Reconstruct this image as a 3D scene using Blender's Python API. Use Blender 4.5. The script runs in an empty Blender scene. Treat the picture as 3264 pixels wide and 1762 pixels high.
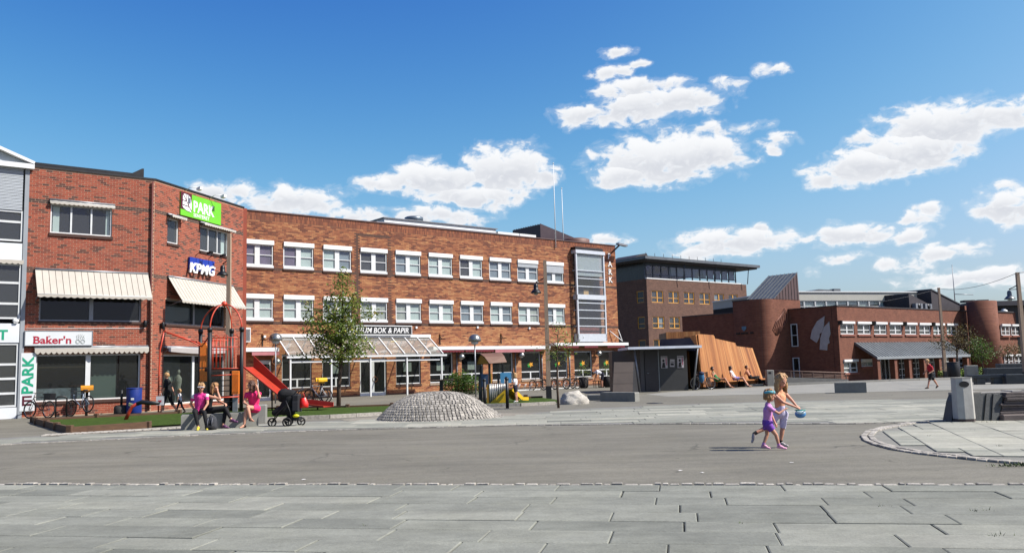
import bpy, math, random
from mathutils import Matrix, Vector, noise as mnoise

# ---------------------------------------------------------------- camera, world, sun, exposure
scene = bpy.context.scene
COL = scene.collection
rad = math.radians
PITCH, ROLL = rad(6.035), rad(1.5)
cam = bpy.data.cameras.new('camera')
cam.sensor_width = 36.0
cam.lens = 18.0 / math.tan(rad(31.0))
cam.clip_start, cam.clip_end = 0.1, 6000
cam_ob = bpy.data.objects.new('camera', cam)
_F = Vector((0, math.cos(PITCH), math.sin(PITCH)))
_R0, _U0 = Vector((1, 0, 0)), Vector((0, -math.sin(PITCH), math.cos(PITCH)))
_R = math.cos(ROLL) * _R0 - math.sin(ROLL) * _U0
_U = math.sin(ROLL) * _R0 + math.cos(ROLL) * _U0
cam_ob.matrix_world = Matrix(((_R.x, _U.x, -_F.x, 0), (_R.y, _U.y, -_F.y, 0), (_R.z, _U.z, -_F.z, 1.55), (0, 0, 0, 1)))
COL.objects.link(cam_ob)
scene.camera = cam_ob

SUN_EL, SUN_AZ = rad(46), rad(102)          # azimuth clockwise from +Y
sun = bpy.data.lights.new('sun', 'SUN')
sun.energy, sun.angle, sun.color = 5.0, rad(0.53), (1.0, 0.955, 0.88)
sun_ob = bpy.data.objects.new('sun', sun)
_sd = Vector((math.sin(SUN_AZ) * math.cos(SUN_EL), math.cos(SUN_AZ) * math.cos(SUN_EL), math.sin(SUN_EL)))
sun_ob.rotation_euler = _sd.to_track_quat('Z', 'Y').to_euler()
sun_ob.location = (30, -10, 40)
COL.objects.link(sun_ob)

scene.view_settings.view_transform = 'Standard'
scene.view_settings.look = 'None'
scene.view_settings.exposure = 0.85
scene.view_settings.gamma = 1.0
scene.view_settings.use_curve_mapping = False
scene.cycles.max_bounces = 6
scene.cycles.diffuse_bounces = 3
scene.cycles.glossy_bounces = 3
scene.cycles.transmission_bounces = 4
scene.cycles.transparent_max_bounces = 12
scene.cycles.use_denoising = True

# clouds of the day: (azimuth, elevation, half width, half height) in degrees; the set repeats round the horizon
CLOUDS = [(-0.2, 13.1, 3.0, 1.6), (-4.9, 12.5, 3.4, 1.2), (-2.2, 11.4, 3.4, 0.9), (-8.8, 12.4, 1.6, 0.4), (2.8, 12.7, 1.1, 0.7), (10.8, 13.4, 4.8, 1.6), (13.4, 13.3, 2.3, 1.3), (7.8, 12.5, 1.9, 0.7), (5.5, 16.5, 2.1, 0.7), (8.3, 16.8, 2.3, 1.0), (11.5, 16.9, 3.4, 0.8), (8.6, 17.9, 2.3, 0.7), (14.8, 17.7, 1.2, 0.4), (7.3, 19.3, 1.1, 0.4), (7.6, 20.6, 1.1, 0.3), (9.1, 19.6, 0.7, 0.2), (11.3, 18.0, 1.2, 0.4), (17.8, 18.3, 0.8, 0.3), (27.5, 13.8, 3.4, 1.3), (30.9, 13.7, 1.8, 0.8), (23.4, 11.8, 3.7, 1.0), (25.9, 12.5, 3.2, 1.3), (20.9, 11.5, 1.4, 0.6), (22.9, 13.5, 0.7, 0.3), (14.8, 15.1, 2.1, 0.4), (18.1, 14.1, 1.1, 0.4), (17.8, 13.6, 0.5, 0.3), (14.9, 7.7, 3.9, 0.8), (12.5, 7.1, 1.8, 0.4), (21.9, 7.5, 2.3, 0.7), (25.3, 7.3, 1.2, 0.4), (26.3, 8.7, 0.6, 0.3), (16.7, 8.5, 0.6, 0.3), (25.6, 8.2, 0.8, 0.3), (30.4, 8.5, 1.8, 1.0), (30.4, 9.7, 0.6, 0.3), (24.7, 5.5, 1.7, 0.4), (27.1, 6.2, 1.9, 0.4), (21.2, 6.0, 1.1, 0.2), (19.5, 5.5, 0.4, 0.2), (-14.4, 11.1, 3.4, 0.9), (-18.9, 11.6, 2.1, 0.7), (-10.3, 10.3, 1.6, 0.5), (-5.0, 10.0, 3.2, 0.6), (6.6, 8.3, 1.3, 0.3), (28.5, 4.4, 3.8, 0.5)]
world = bpy.data.worlds.new('World')
scene.world = world
world.use_nodes = True
nt = world.node_tree
nt.nodes.clear()
class NT:
    def __init__(s, tree): s.t = tree
    def n(s, typ, ins=None, **kw):
        nd = s.t.nodes.new(typ)
        for k, v in kw.items(): setattr(nd, k, v)
        for k, v in (ins or {}).items():
            if hasattr(v, 'is_output'): s.t.links.new(v, nd.inputs[k])
            else: nd.inputs[k].default_value = v
        return nd
    def math(s, op, a, b=0.0, c=None, clamp=False):
        ins = {0: a, 1: b}
        if c is not None: ins[2] = c
        return s.n('ShaderNodeMath', ins, operation=op, use_clamp=clamp).outputs[0]
    def vec(s, op, a, b=(0, 0, 0), c=None):
        ins = {0: a, 1: b}
        if c is not None: ins[2] = c
        nd = s.n('ShaderNodeVectorMath', ins, operation=op)
        return nd.outputs[1] if op in ('DOT_PRODUCT', 'LENGTH') else nd.outputs[0]
    def rng(s, v, a, b, c=0.0, d=1.0, smooth=False):
        return s.n('ShaderNodeMapRange', {0: v, 1: a, 2: b, 3: c, 4: d}, interpolation_type='SMOOTHSTEP' if smooth else 'LINEAR').outputs[0]
    def mix(s, f, a, b, mode='MIX'):
        nd = s.n('ShaderNodeMix', None, data_type='RGBA', blend_type=mode)
        for i, v in ((0, f), (6, a), (7, b)):
            if hasattr(v, 'is_output'): s.t.links.new(v, nd.inputs[i])
            else: nd.inputs[i].default_value = v if i == 0 else (tuple(v) + (1.0,))[:4]
        return nd.outputs[2]
    def ramp(s, f, stops, interp='LINEAR'):
        nd = s.n('ShaderNodeValToRGB', {0: f})
        cr = nd.color_ramp; cr.interpolation = interp
        while len(cr.elements) < len(stops): cr.elements.new(0.5)
        for e, (p, c) in zip(cr.elements, stops): e.position = p; e.color = tuple(c) + (1.0,)
        return nd.outputs[0]
def build_world():
    w = NT(nt)
    sky = w.n('ShaderNodeTexSky', None, sky_type='NISHITA', sun_disc=False, sun_elevation=SUN_EL, sun_rotation=SUN_AZ,
              altitude=50, air_density=1.0, dust_density=2.0, ozone_density=2.2)
    # the clear, deep blue of that day: a soft shoulder per channel keeps the horizon from washing out
    sc = w.n('ShaderNodeSeparateColor', {0: sky.outputs[0]}); ch = []
    for k, (g, p_, s_) in enumerate(((0.314, 2.99, 1.272), (0.331, 2.915, 1.192), (0.171, 0.842, 0.065))):
        z = w.math('POWER', w.math('MULTIPLY', sc.outputs[k], g), p_)
        ch.append(w.math('MULTIPLY', w.math('DIVIDE', z, w.math('MULTIPLY_ADD', z, s_, 1.0)), 6.76))
    hs = w.n('ShaderNodeCombineColor', {0: ch[0], 1: ch[1], 2: ch[2]})
    tc = w.n('ShaderNodeTexCoord').outputs['Generated']
    n1 = w.n('ShaderNodeTexNoise', {'Vector': tc, 'Scale': 18.0, 'Detail': 4.0, 'Roughness': 0.5})
    sp = w.n('ShaderNodeSeparateXYZ', {0: tc})
    az = w.math('ARCTAN2', sp.outputs[0], sp.outputs[1])
    az = w.math('MULTIPLY', az, 57.2958)
    az = w.math('WRAP', az, 36.0, -36.0)
    el = w.math('MULTIPLY', w.math('ARCSINE', sp.outputs[2]), 57.2958)
    p = w.n('ShaderNodeCombineXYZ', {0: az, 1: el, 2: 0.0}).outputs[0]
    d1 = w.vec('MULTIPLY', w.vec('SUBTRACT', n1.outputs['Color'], (0.5, 0.5, 0.5)), (2.6, 1.5, 0))
    p = w.vec('ADD', p, d1)
    m = None
    for (a, e, ra, re) in CLOUDS:
        ra, re = ra * 1.14 + 0.15, re * 1.16 + 0.12
        q = w.vec('MULTIPLY_ADD', p, (1 / ra, 1 / re, 0), (-a / ra, -e / re, 0))
        r2 = w.vec('DOT_PRODUCT', q, q)
        # thin clouds stay thin: weight by size
        k = w.math('MULTIPLY', w.math('SUBTRACT', 1.0, r2), min(1.0, 0.40 + re * 0.45))
        qy = w.n('ShaderNodeSeparateXYZ', {0: q}).outputs[1]
        if m is None: m, low = k, qy
        else:
            g = w.math('GREATER_THAN', k, m)
            low = w.n('ShaderNodeMix', {0: g, 2: low, 3: qy}, data_type='FLOAT').outputs[0]
            m = w.n('ShaderNodeMath', {0: m, 1: k, 2: 0.2}, operation='SMOOTH_MAX').outputs[0]
    # billows and frayed edges: finer noise, drawn out sideways, eats into the body
    st = w.vec('MULTIPLY', tc, (1.0, 1.0, 1.7))
    fb = w.n('ShaderNodeTexNoise', {'Vector': st, 'Scale': 46.0, 'Detail': 9.0, 'Roughness': 0.56, 'Distortion': 0.35}).outputs['Fac']
    field = w.math('ADD', w.math('MAXIMUM', m, -0.9), w.math('MULTIPLY', w.math('SUBTRACT', fb, 0.505), 2.7))
    dens = w.rng(field, 0.0, 0.58, 0, 1, True)
    thin = w.rng(field, -0.30, 0.15, 0, 0.15, True)
    dens = w.math('MAXIMUM', dens, thin)
    depth = w.rng(field, 0.25, 0.95, 0, 1, True)
    core = w.math('MULTIPLY', depth, w.rng(low, 0.65, -0.25, 0, 1, True))
    core = w.math('MULTIPLY', core, w.rng(fb, 0.36, 0.66, 1.1, 0.45))
    ccol = w.mix(core, (6.5, 6.6, 6.75), (4.3, 4.5, 4.95))
    col = w.mix(dens, hs.outputs[0], ccol)
    bg = w.n('ShaderNodeBackground', {'Color': col, 'Strength': 0.082})
    out = w.n('ShaderNodeOutputWorld')
    nt.links.new(bg.outputs[0], out.inputs[0])
build_world()
world.cycles.sampling_method = 'MANUAL'
world.cycles.sample_map_resolution = 512

# ---------------------------------------------------------------- helpers
RNG = random.Random(7)
def lin(c):
    return tuple((x / 255 / 12.92) if x / 255 <= 0.04045 else ((x / 255 + 0.055) / 1.055) ** 2.4 for x in c)
MATS = {}
def alb(c):
    k = lin(c); f = 0.50 + 0.34 * max(k)
    return tuple(x * f for x in k)
def mat(name, col, rough=0.6, var=0.12, vs=6.0, bump=0.0, bs=80.0, metal=0.0, spec=0.4, tone=None, dirt=0.0, stretch=None, fine=0.0, coat=0.0, world_co=False, trans=0.0):
    """procedural material; col in sRGB bytes; tone = list of (pos, rgb) picked by the face attribute 'tone'"""
    if name in MATS: return MATS[name]
    m = bpy.data.materials.new(name); m.use_nodes = True
    t = m.node_tree; t.nodes.clear(); w = NT(t)
    tc = w.n('ShaderNodeTexCoord').outputs['Object']
    if world_co: tc = w.n('ShaderNodeNewGeometry').outputs['Position']
    if stretch: tc = w.vec('MULTIPLY', tc, stretch)
    nz = w.n('ShaderNodeTexNoise', {'Vector': tc, 'Scale': vs, 'Detail': 6.0, 'Roughness': 0.6}).outputs['Fac']
    base = alb(col)
    if tone:
        at = w.n('ShaderNodeAttribute', None, attribute_name='tone', attribute_type='GEOMETRY').outputs['Fac']
        c = w.ramp(at, [(p, alb(k)) for p, k in tone])
    else:
        c = w.n('ShaderNodeRGB'); c.outputs[0].default_value = base + (1,); c = c.outputs[0]
    f = w.rng(nz, 0.32, 0.68, 1 - var, 1 + var)
    if fine:
        nf = w.n('ShaderNodeTexNoise', {'Vector': tc, 'Scale': bs * 1.3, 'Detail': 3.0, 'Roughness': 0.7}).outputs['Fac']
        f = w.math('MULTIPLY', f, w.rng(nf, 0.3, 0.7, 1 - fine, 1 + fine))
    c = w.vec('MULTIPLY', c, w.n('ShaderNodeCombineXYZ', {0: f, 1: f, 2: f}).outputs[0])
    if dirt:
        nd = w.n('ShaderNodeTexNoise', {'Vector': w.vec('MULTIPLY', tc, (1.0, 1.0, 0.35)), 'Scale': vs * 0.35, 'Detail': 5.0, 'Roughness': 0.65}).outputs['Fac']
        c = w.mix(w.rng(nd, 0.5, 0.75, 0, dirt, True), c, (0.07, 0.06, 0.05))
    b = w.n('ShaderNodeBsdfPrincipled', {'Base Color': c, 'Roughness': w.rng(nz, 0.2, 0.8, max(0.02, rough - 0.08), min(1.0, rough + 0.08)), 'Metallic': metal, 'Specular IOR Level': spec, 'Coat Weight': coat})
    if bump:
        nb = w.n('ShaderNodeTexNoise', {'Vector': tc, 'Scale': bs, 'Detail': 4.0, 'Roughness': 0.65}).outputs['Fac']
        bp = w.n('ShaderNodeBump', {'Height': nb, 'Strength': bump, 'Distance': 0.02})
        t.links.new(bp.outputs[0], b.inputs['Normal'])
    sh = b.outputs[0]
    if trans:
        tl = w.n('ShaderNodeBsdfTranslucent', {0: c}).outputs[0]; sh = w.n('ShaderNodeMixShader', {0: trans, 1: sh, 2: tl}).outputs[0]
    o = w.n('ShaderNodeOutputMaterial'); t.links.new(sh, o.inputs[0])
    MATS[name] = m
    return m
def ground_mat(name, col, tone=None, patch=0.10, streak=(0.3, 1.3, 1.0), crack=0.5, spots=0.5, speck=0.22):
    """trodden ground: patches, drawn-out streaks, aggregate speckle, hairline cracks and dark spots"""
    m = bpy.data.materials.new(name); m.use_nodes = True
    t = m.node_tree; t.nodes.clear(); w = NT(t)
    pos = w.n('ShaderNodeNewGeometry').outputs['Position']
    def nz(sc, det=5.0, rough=0.6, vec=pos): return w.n('ShaderNodeTexNoise', {'Vector': vec, 'Scale': sc, 'Detail': det, 'Roughness': rough}).outputs['Fac']
    if tone:
        at = w.n('ShaderNodeAttribute', None, attribute_name='tone', attribute_type='GEOMETRY').outputs['Fac']; c = w.ramp(at, [(p, alb(k)) for p, k in tone])
    else:
        c = w.n('ShaderNodeRGB'); c.outputs[0].default_value = alb(col) + (1,); c = c.outputs[0]
    st = nz(1.3, 6.0, 0.62, w.vec('MULTIPLY', pos, streak))
    f = w.math('MULTIPLY', w.rng(nz(0.22, 3.0), 0.35, 0.65, 1 - patch, 1 + patch), w.rng(st, 0.32, 0.68, 0.84, 1.16))
    sp = nz(34.0, 2.0, 0.8); f = w.math('MULTIPLY', f, w.rng(sp, 0.3, 0.7, 1 - speck, 1 + speck))
    f = w.math('MULTIPLY', f, w.rng(nz(7.0, 4.0, 0.65), 0.3, 0.7, 0.90, 1.10))
    if crack:
        wp = w.vec('ADD', pos, w.vec('MULTIPLY', w.n('ShaderNodeTexNoise', {'Vector': pos, 'Scale': 1.6, 'Detail': 4.0}).outputs['Color'], (0.9, 0.9, 0)))
        vo = w.n('ShaderNodeTexVoronoi', {'Vector': wp, 'Scale': 0.33}, feature='DISTANCE_TO_EDGE').outputs['Distance']
        k = w.math('MULTIPLY', w.rng(vo, 0.0, 0.010, 1, 0), w.rng(nz(0.35, 2.0), 0.52, 0.60, 0, crack, True))
        f = w.math('MULTIPLY', f, w.math('SUBTRACT', 1.0, k))
    if spots:
        v2 = w.n('ShaderNodeTexVoronoi', {'Vector': pos, 'Scale': 1.9}, feature='F1'); rnd = w.n('ShaderNodeSeparateColor', {0: v2.outputs['Color']}).outputs[0]
        k = w.math('MULTIPLY', w.rng(v2.outputs['Distance'], 0.04, 0.09, 1, 0, True), w.rng(rnd, 0.62, 0.9, 0, spots))
        f = w.math('MULTIPLY', f, w.math('SUBTRACT', 1.0, k))
    c = w.vec('MULTIPLY', c, w.n('ShaderNodeCombineXYZ', {0: f, 1: f, 2: f}).outputs[0])
    gw = w.rng(nz(0.8, 4.0), 0.42, 0.66, 0, 0.16, True); c = w.mix(gw, c, w.vec('MULTIPLY', c, (1.02, 1.0, 0.86)))
    bp = w.n('ShaderNodeBump', {'Height': sp, 'Strength': 0.45, 'Distance': 0.01}).outputs[0]
    b = w.n('ShaderNodeBsdfPrincipled', {'Base Color': c, 'Roughness': 0.88, 'Specular IOR Level': 0.3, 'Normal': bp})
    o = w.n('ShaderNodeOutputMaterial'); t.links.new(b.outputs[0], o.inputs[0])
    MATS[name] = m
    return m
def glass_mat(name, tint, see=0.8, rough=0.02, refl=1.0):
    if name in MATS: return MATS[name]
    m = bpy.data.materials.new(name); m.use_nodes = True
    t = m.node_tree; t.nodes.clear(); w = NT(t)
    tc = w.n('ShaderNodeTexCoord').outputs['Object']
    nb = w.n('ShaderNodeTexNoise', {'Vector': tc, 'Scale': 1.3, 'Detail': 1.0}).outputs['Fac']
    bp = w.n('ShaderNodeBump', {'Height': nb, 'Strength': 0.06, 'Distance': 0.05}).outputs[0]
    tr = w.n('ShaderNodeBsdfTransparent', {0: lin(tint) + (1,)}).outputs[0]
    df = w.n('ShaderNodeBsdfDiffuse', {0: lin(tint) + (1,)}).outputs[0]
    a = w.n('ShaderNodeMixShader', {0: 1 - see, 1: tr, 2: df}).outputs[0]
    gl = w.n('ShaderNodeBsdfGlossy', {'Color': (0.95, 0.97, 1, 1), 'Roughness': rough, 'Normal': bp}).outputs[0]
    bf = w.n('ShaderNodeNewGeometry').outputs['Backfacing']      # thin pane: the same reflectance from both sides
    fr = w.n('ShaderNodeFresnel', {'IOR': w.rng(bf, 0, 1, 1.5, 0.6667)}).outputs[0]
    fr = w.math('MULTIPLY', fr, refl, clamp=True)
    s = w.n('ShaderNodeMixShader', {0: fr, 1: a, 2: gl}).outputs[0]
    o = w.n('ShaderNodeOutputMaterial'); t.links.new(s, o.inputs[0])
    MATS[name] = m
    return m

def thing(name, label, cat, loc=(0, 0, 0), rz=0.0, group=None):
    o = bpy.data.objects.new(name, None)
    o.empty_display_size = 0.2
    o.location = loc; o.rotation_euler = (0, 0, rz)
    o['label'] = label; o['category'] = cat
    if group: o['group'] = group
    COL.objects.link(o)
    return o
def tag(o, label, cat, group=None):
    o['label'] = label; o['category'] = cat
    if group: o['group'] = group
    return o
def copy_tree(o, parent=None):
    c = o.copy(); COL.objects.link(c); c.parent = parent
    for ch in list(o.children): copy_tree(ch, c)
    return c

class MB:
    """collects shapes; build() links them as ONE mesh object"""
    def __init__(s, M=None): s.v = []; s.f = []; s.sm = []; s.mi = []; s.t = []; s.M = M; s.cm = 0; s.ct = 0.5
    def add(s, vs, fs, smooth=False):
        b = len(s.v)
        if s.M is not None: vs = [s.M @ Vector(p) for p in vs]
        s.v.extend(tuple(p) for p in vs)
        for f in fs:
            s.f.append(tuple(i + b for i in f)); s.sm.append(smooth); s.mi.append(s.cm); s.t.append(s.ct)
        return s
    def box(s, x0, y0, z0, x1, y1, z1, faces=None):
        vs = [(x0, y0, z0), (x1, y0, z0), (x1, y1, z0), (x0, y1, z0), (x0, y0, z1), (x1, y0, z1), (x1, y1, z1), (x0, y1, z1)]
        return s.add(vs, [(0, 3, 2, 1), (4, 5, 6, 7), (0, 1, 5, 4), (1, 2, 6, 5), (2, 3, 7, 6), (3, 0, 4, 7)])
    def bev(s, x0, y0, z0, x1, y1, z1, b=0.02):
        """box with chamfered top and vertical edges"""
        def ring(i, z): return [(x0 + i, y0 + b, z), (x0 + b, y0 + i, z), (x1 - b, y0 + i, z), (x1 - i, y0 + b, z), (x1 - i, y1 - b, z), (x1 - b, y1 - i, z), (x0 + b, y1 - i, z), (x0 + i, y1 - b, z)]
        vs = ring(0, z0) + ring(0, z1 - b)
        top = [(x0 + b, y0 + b, z1), (x1 - b, y0 + b, z1), (x1 - b, y1 - b, z1), (x0 + b, y1 - b, z1)]
        vs += top
        fs = [(i, (i + 1) % 8, 8 + (i + 1) % 8, 8 + i) for i in range(8)]
        fs += [tuple(reversed(range(8)))]
        fs += [(8, 9, 16), (10, 11, 17), (12, 13, 18), (14, 15, 19), (9, 10, 17, 16), (11, 12, 18, 17), (13, 14, 19, 18), (15, 8, 16, 19), (16, 17, 18, 19)]
        return s.add(vs, fs)
    def bar(s, p0, p1, w, h=None, up=(0, 0, 1)):
        h = h or w; p0, p1 = Vector(p0), Vector(p1); d = (p1 - p0).normalized(); up = Vector(up)
        if abs(d.dot(up)) > 0.98: up = Vector((0, 1, 0))
        a = d.cross(up).normalized() * w / 2; b = a.cross(d).normalized() * h / 2
        vs = [p0 - a - b, p0 + a - b, p0 + a + b, p0 - a + b, p1 - a - b, p1 + a - b, p1 + a + b, p1 - a + b]
        return s.add(vs, [(3, 2, 1, 0), (4, 5, 6, 7), (0, 1, 5, 4), (1, 2, 6, 5), (2, 3, 7, 6), (3, 0, 4, 7)])
    def tube(s, pts, r, n=8, cap=True):
        pts = [Vector(p) for p in pts]; rs = r if isinstance(r, (list, tuple)) else [r] * len(pts)
        vs = []; up = Vector((0, 0, 1)); prev = None
        for i, p in enumerate(pts):
            d = (pts[min(i + 1, len(pts) - 1)] - pts[max(i - 1, 0)]).normalized()
            if prev is None:
                a = d.cross(up if abs(d.z) < 0.95 else Vector((1, 0, 0))).normalized()
            else:
                a = (prev - d * prev.dot(d)).normalized()
            prev = a; b = d.cross(a)
            for k in range(n):
                t = 2 * math.pi * k / n; vs.append(p + (a * math.cos(t) + b * math.sin(t)) * rs[i])
        fs = []
        for i in range(len(pts) - 1):
            for k in range(n):
                fs.append((i * n + k, i * n + (k + 1) % n, (i + 1) * n + (k + 1) % n, (i + 1) * n + k))
        s.add(vs, fs, True)
        if cap:
            b = len(s.v) - len(vs)
            for f in (tuple(b + k for k in reversed(range(n))), tuple(b + (len(pts) - 1) * n + k for k in range(n))):
                s.f.append(f); s.sm.append(False); s.mi.append(s.cm); s.t.append(s.ct)
        return s
    def lathe(s, prof, n=16, c=(0, 0, 0), smooth=True):
        vs = []
        for r, z in prof:
            for k in range(n):
                t = 2 * math.pi * k / n; vs.append((c[0] + r * math.cos(t), c[1] + r * math.sin(t), c[2] + z))
        fs = [(i * n + k, i * n + (k + 1) % n, (i + 1) * n + (k + 1) % n, (i + 1) * n + k) for i in range(len(prof) - 1) for k in range(n)]
        if prof[0][0] > 1e-4: fs.append(tuple(reversed(range(n))))
        if prof[-1][0] > 1e-4: fs.append(tuple((len(prof) - 1) * n + k for k in range(n)))
        return s.add(vs, fs, smooth)
    def ell(s, c, r, n=12, m=8, R=None):
        vs = []; fs = []
        for i in range(m + 1):
            ph = math.pi * i / m
            for k in range(n):
                t = 2 * math.pi * k / n
                p = Vector((r[0] * math.sin(ph) * math.cos(t), r[1] * math.sin(ph) * math.sin(t), r[2] * math.cos(ph)))
                if R is not None: p = R @ p
                vs.append(Vector(c) + p)
        for i in range(m):
            for k in range(n): fs.append((i * n + k, (i + 1) * n + k, (i + 1) * n + (k + 1) % n, i * n + (k + 1) % n))
        return s.add(vs, fs, True)
    def torus(s, c, R, r, axis='y', n=28, m=6):
        vs = []; fs = []
        for i in range(n):
            t = 2 * math.pi * i / n
            for k in range(m):
                u = 2 * math.pi * k / m; a = R + r * math.cos(u); h = r * math.sin(u)
                x, z = a * math.cos(t), a * math.sin(t)
                p = (x, h, z) if axis == 'y' else ((h, x, z) if axis == 'x' else (x, z, h))
                vs.append((c[0] + p[0], c[1] + p[1], c[2] + p[2]))
        for i in range(n):
            for k in range(m): fs.append((i * m + k, ((i + 1) % n) * m + k, ((i + 1) % n) * m + (k + 1) % m, i * m + (k + 1) % m))
        return s.add(vs, fs, True)
    def prism(s, poly, y0, y1, plane='xz'):
        """extrude a 2D polygon; plane xz -> along y, xy -> along z, yz -> along x"""
        n = len(poly)
        def P(a, b, d): return (a, d, b) if plane == 'xz' else ((a, b, d) if plane == 'xy' else (d, a, b))
        vs = [P(a, b, y0) for a, b in poly] + [P(a, b, y1) for a, b in poly]
        fs = [tuple(range(n)), tuple(reversed(range(n, 2 * n)))] + [(i, n + i, n + (i + 1) % n, (i + 1) % n) for i in range(n)]
        return s.add(vs, fs)
    def quad(s, a, b, c, d): return s.add([a, b, c, d], [(0, 1, 2, 3)])
    def build(s, name, m, parent=None, loc=(0, 0, 0), rz=0.0, rot=None, kind=None, label=None, fix=False):
        me = bpy.data.meshes.new(name)
        me.from_pydata(s.v, [], s.f)
        me.polygons.foreach_set('use_smooth', s.sm)
        ms = m if isinstance(m, (list, tuple)) else [m]
        for x in ms: me.materials.append(x)
        if len(ms) > 1: me.polygons.foreach_set('material_index', s.mi)
        at = me.attributes.new('tone', 'FLOAT', 'FACE'); at.data.foreach_set('value', s.t)
        me.update()
        o = bpy.data.objects.new(name, me)
        COL.objects.link(o)
        o.parent = parent; o.location = loc; o.rotation_euler = rot or (0, 0, rz)
        if kind: o['kind'] = kind
        if label: o['label'] = label
        return o
def struct(name, mb, m, label=None):
    return mb.build(name, m, kind='structure', label=label)
def pieces(parent, name, items, m, eye, cap=300, rest_name=None):
    """items: (verts, faces, tone) in the parent's space. The nearest `cap` become parts of their own, the others one part"""
    items = sorted(items, key=lambda it: (Vector(it[0][0]) - eye).length)
    for vs, fs, t in items[:cap]:
        b = MB(); b.ct = t; b.add(vs, fs); b.build(name, m, parent)
    if len(items) > cap:
        b = MB()
        for vs, fs, t in items[cap:]: b.ct = t; b.add(vs, fs)
        b.build(rest_name or name + '_field', m, parent, kind='stuff')
BOXF5 = [(0, 1, 5, 4), (1, 2, 6, 5), (3, 0, 4, 7), (4, 5, 6, 7), (0, 3, 2, 1)]
def text_mesh(name, body, size, m, parent, loc, rot=(math.pi / 2, 0, 0), depth=0.01, bold=0.0, shear=0.0, align='LEFT', sx=1.0, space=1.0, label=None, fit=None):
    cu = bpy.data.curves.new(name, 'FONT')
    cu.body = body; cu.size = size; cu.extrude = depth; cu.offset = bold; cu.shear = shear; cu.align_x = align; cu.space_character = space
    cu.resolution_u = 3
    tmp = bpy.data.objects.new(name, cu); COL.objects.link(tmp)
    bpy.context.view_layer.update()
    me = bpy.data.meshes.new_from_object(tmp.evaluated_get(bpy.context.evaluated_depsgraph_get()))
    bpy.data.objects.remove(tmp); bpy.data.curves.remove(cu)
    me.materials.clear(); me.materials.append(m); me.name = name
    o = bpy.data.objects.new(name, me); COL.objects.link(o)
    if fit:      # stretch the line to a measured width
        xs = [v.co.x for v in me.vertices]; x0, k = min(xs), fit / (max(xs) - min(xs))
        for v in me.vertices: v.co.x = (v.co.x - x0) * k
        sx = 1.0
    o.parent = parent; o.location = loc; o.rotation_euler = rot; o.scale = (sx, 1, 1)
    if label: o['label'] = label
    return o
def wall_mesh(mb, u0, u1, v0, v1, openings, thick=0.22, y=0.0):
    """front faces of a wall with rectangular openings plus the reveals"""
    us = sorted({u0, u1} | {x for o in openings for x in o[:2] if u0 < x < u1})
    vs = sorted({v0, v1} | {x for o in openings for x in o[2:] if v0 < x < v1})
    for i in range(len(us) - 1):
        run = None
        for j in range(len(vs) - 1):
            cu, cv = (us[i] + us[i + 1]) / 2, (vs[j] + vs[j + 1]) / 2
            hole = any(o[0] < cu < o[1] and o[2] < cv < o[3] for o in openings)
            if not hole and run is None: run = vs[j]
            if hole and run is not None:
                mb.quad((us[i], y, run), (us[i + 1], y, run), (us[i + 1], y, vs[j]), (us[i], y, vs[j])); run = None
        if run is not None: mb.quad((us[i], y, run), (us[i + 1], y, run), (us[i + 1], y, v1), (us[i], y, v1))
    for a, b, c, d in openings:
        t = y + thick
        mb.quad((a, y, c), (a, t, c), (b, t, c), (b, y, c)); mb.quad((a, y, d), (b, y, d), (b, t, d), (a, t, d))
        mb.quad((a, y, c), (a, y, d), (a, t, d), (a, t, c)); mb.quad((b, y, c), (b, t, c), (b, t, d), (b, y, d))
def brick_items(u0, u1, v0, v1, openings, tone, M=None, L=0.232, H=0.068, J=0.016, proud=0.006):
    """running-bond bricks as (verts, faces, tone) for a wall in its u/v plane (outward is -y)"""
    out = []; row = 0; v = v0
    while v + H <= v1 + 1e-6:
        segs = [(u0, u1)]
        for a, b, c, d in openings:
            if v + H > c + 0.004 and v < d - 0.004:
                ns = []
                for s0, s1 in segs:
                    if b <= s0 or a >= s1: ns.append((s0, s1)); continue
                    if a - s0 > 0.03: ns.append((s0, a))
                    if s1 - b > 0.03: ns.append((b, s1))
                segs = ns
        off = (row % 2) * (L + J) / 2
        for s0, s1 in segs:
            k = math.floor((s0 - u0 - off) / (L + J))
            x = u0 + off + k * (L + J)
            while x < s1:
                a, b = max(x, s0), min(x + L, s1)
                if b - a > 0.025:
                    p = proud + RNG.uniform(-0.0015, 0.0015)
                    vs = [(a, -p, v), (b, -p, v), (b, 0, v), (a, 0, v), (a, -p, v + H), (b, -p, v + H), (b, 0, v + H), (a, 0, v + H)]
                    if M is not None: vs = [tuple(M @ Vector(q)) for q in vs]
                    out.append((vs, BOXF5, tone((a + b) / 2, v)))
                x += L + J
        v += H + J; row += 1
    return out
def sstep(a, b, x):
    t = min(1, max(0, (x - a) / (b - a))); return t * t * (3 - 2 * t)
def gz(x, y):
    """height of the ground: level square, easing down towards the far right"""
    return -0.026 * min(26, max(0.0, y - 56)) * sstep(10, 16, x)
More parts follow.
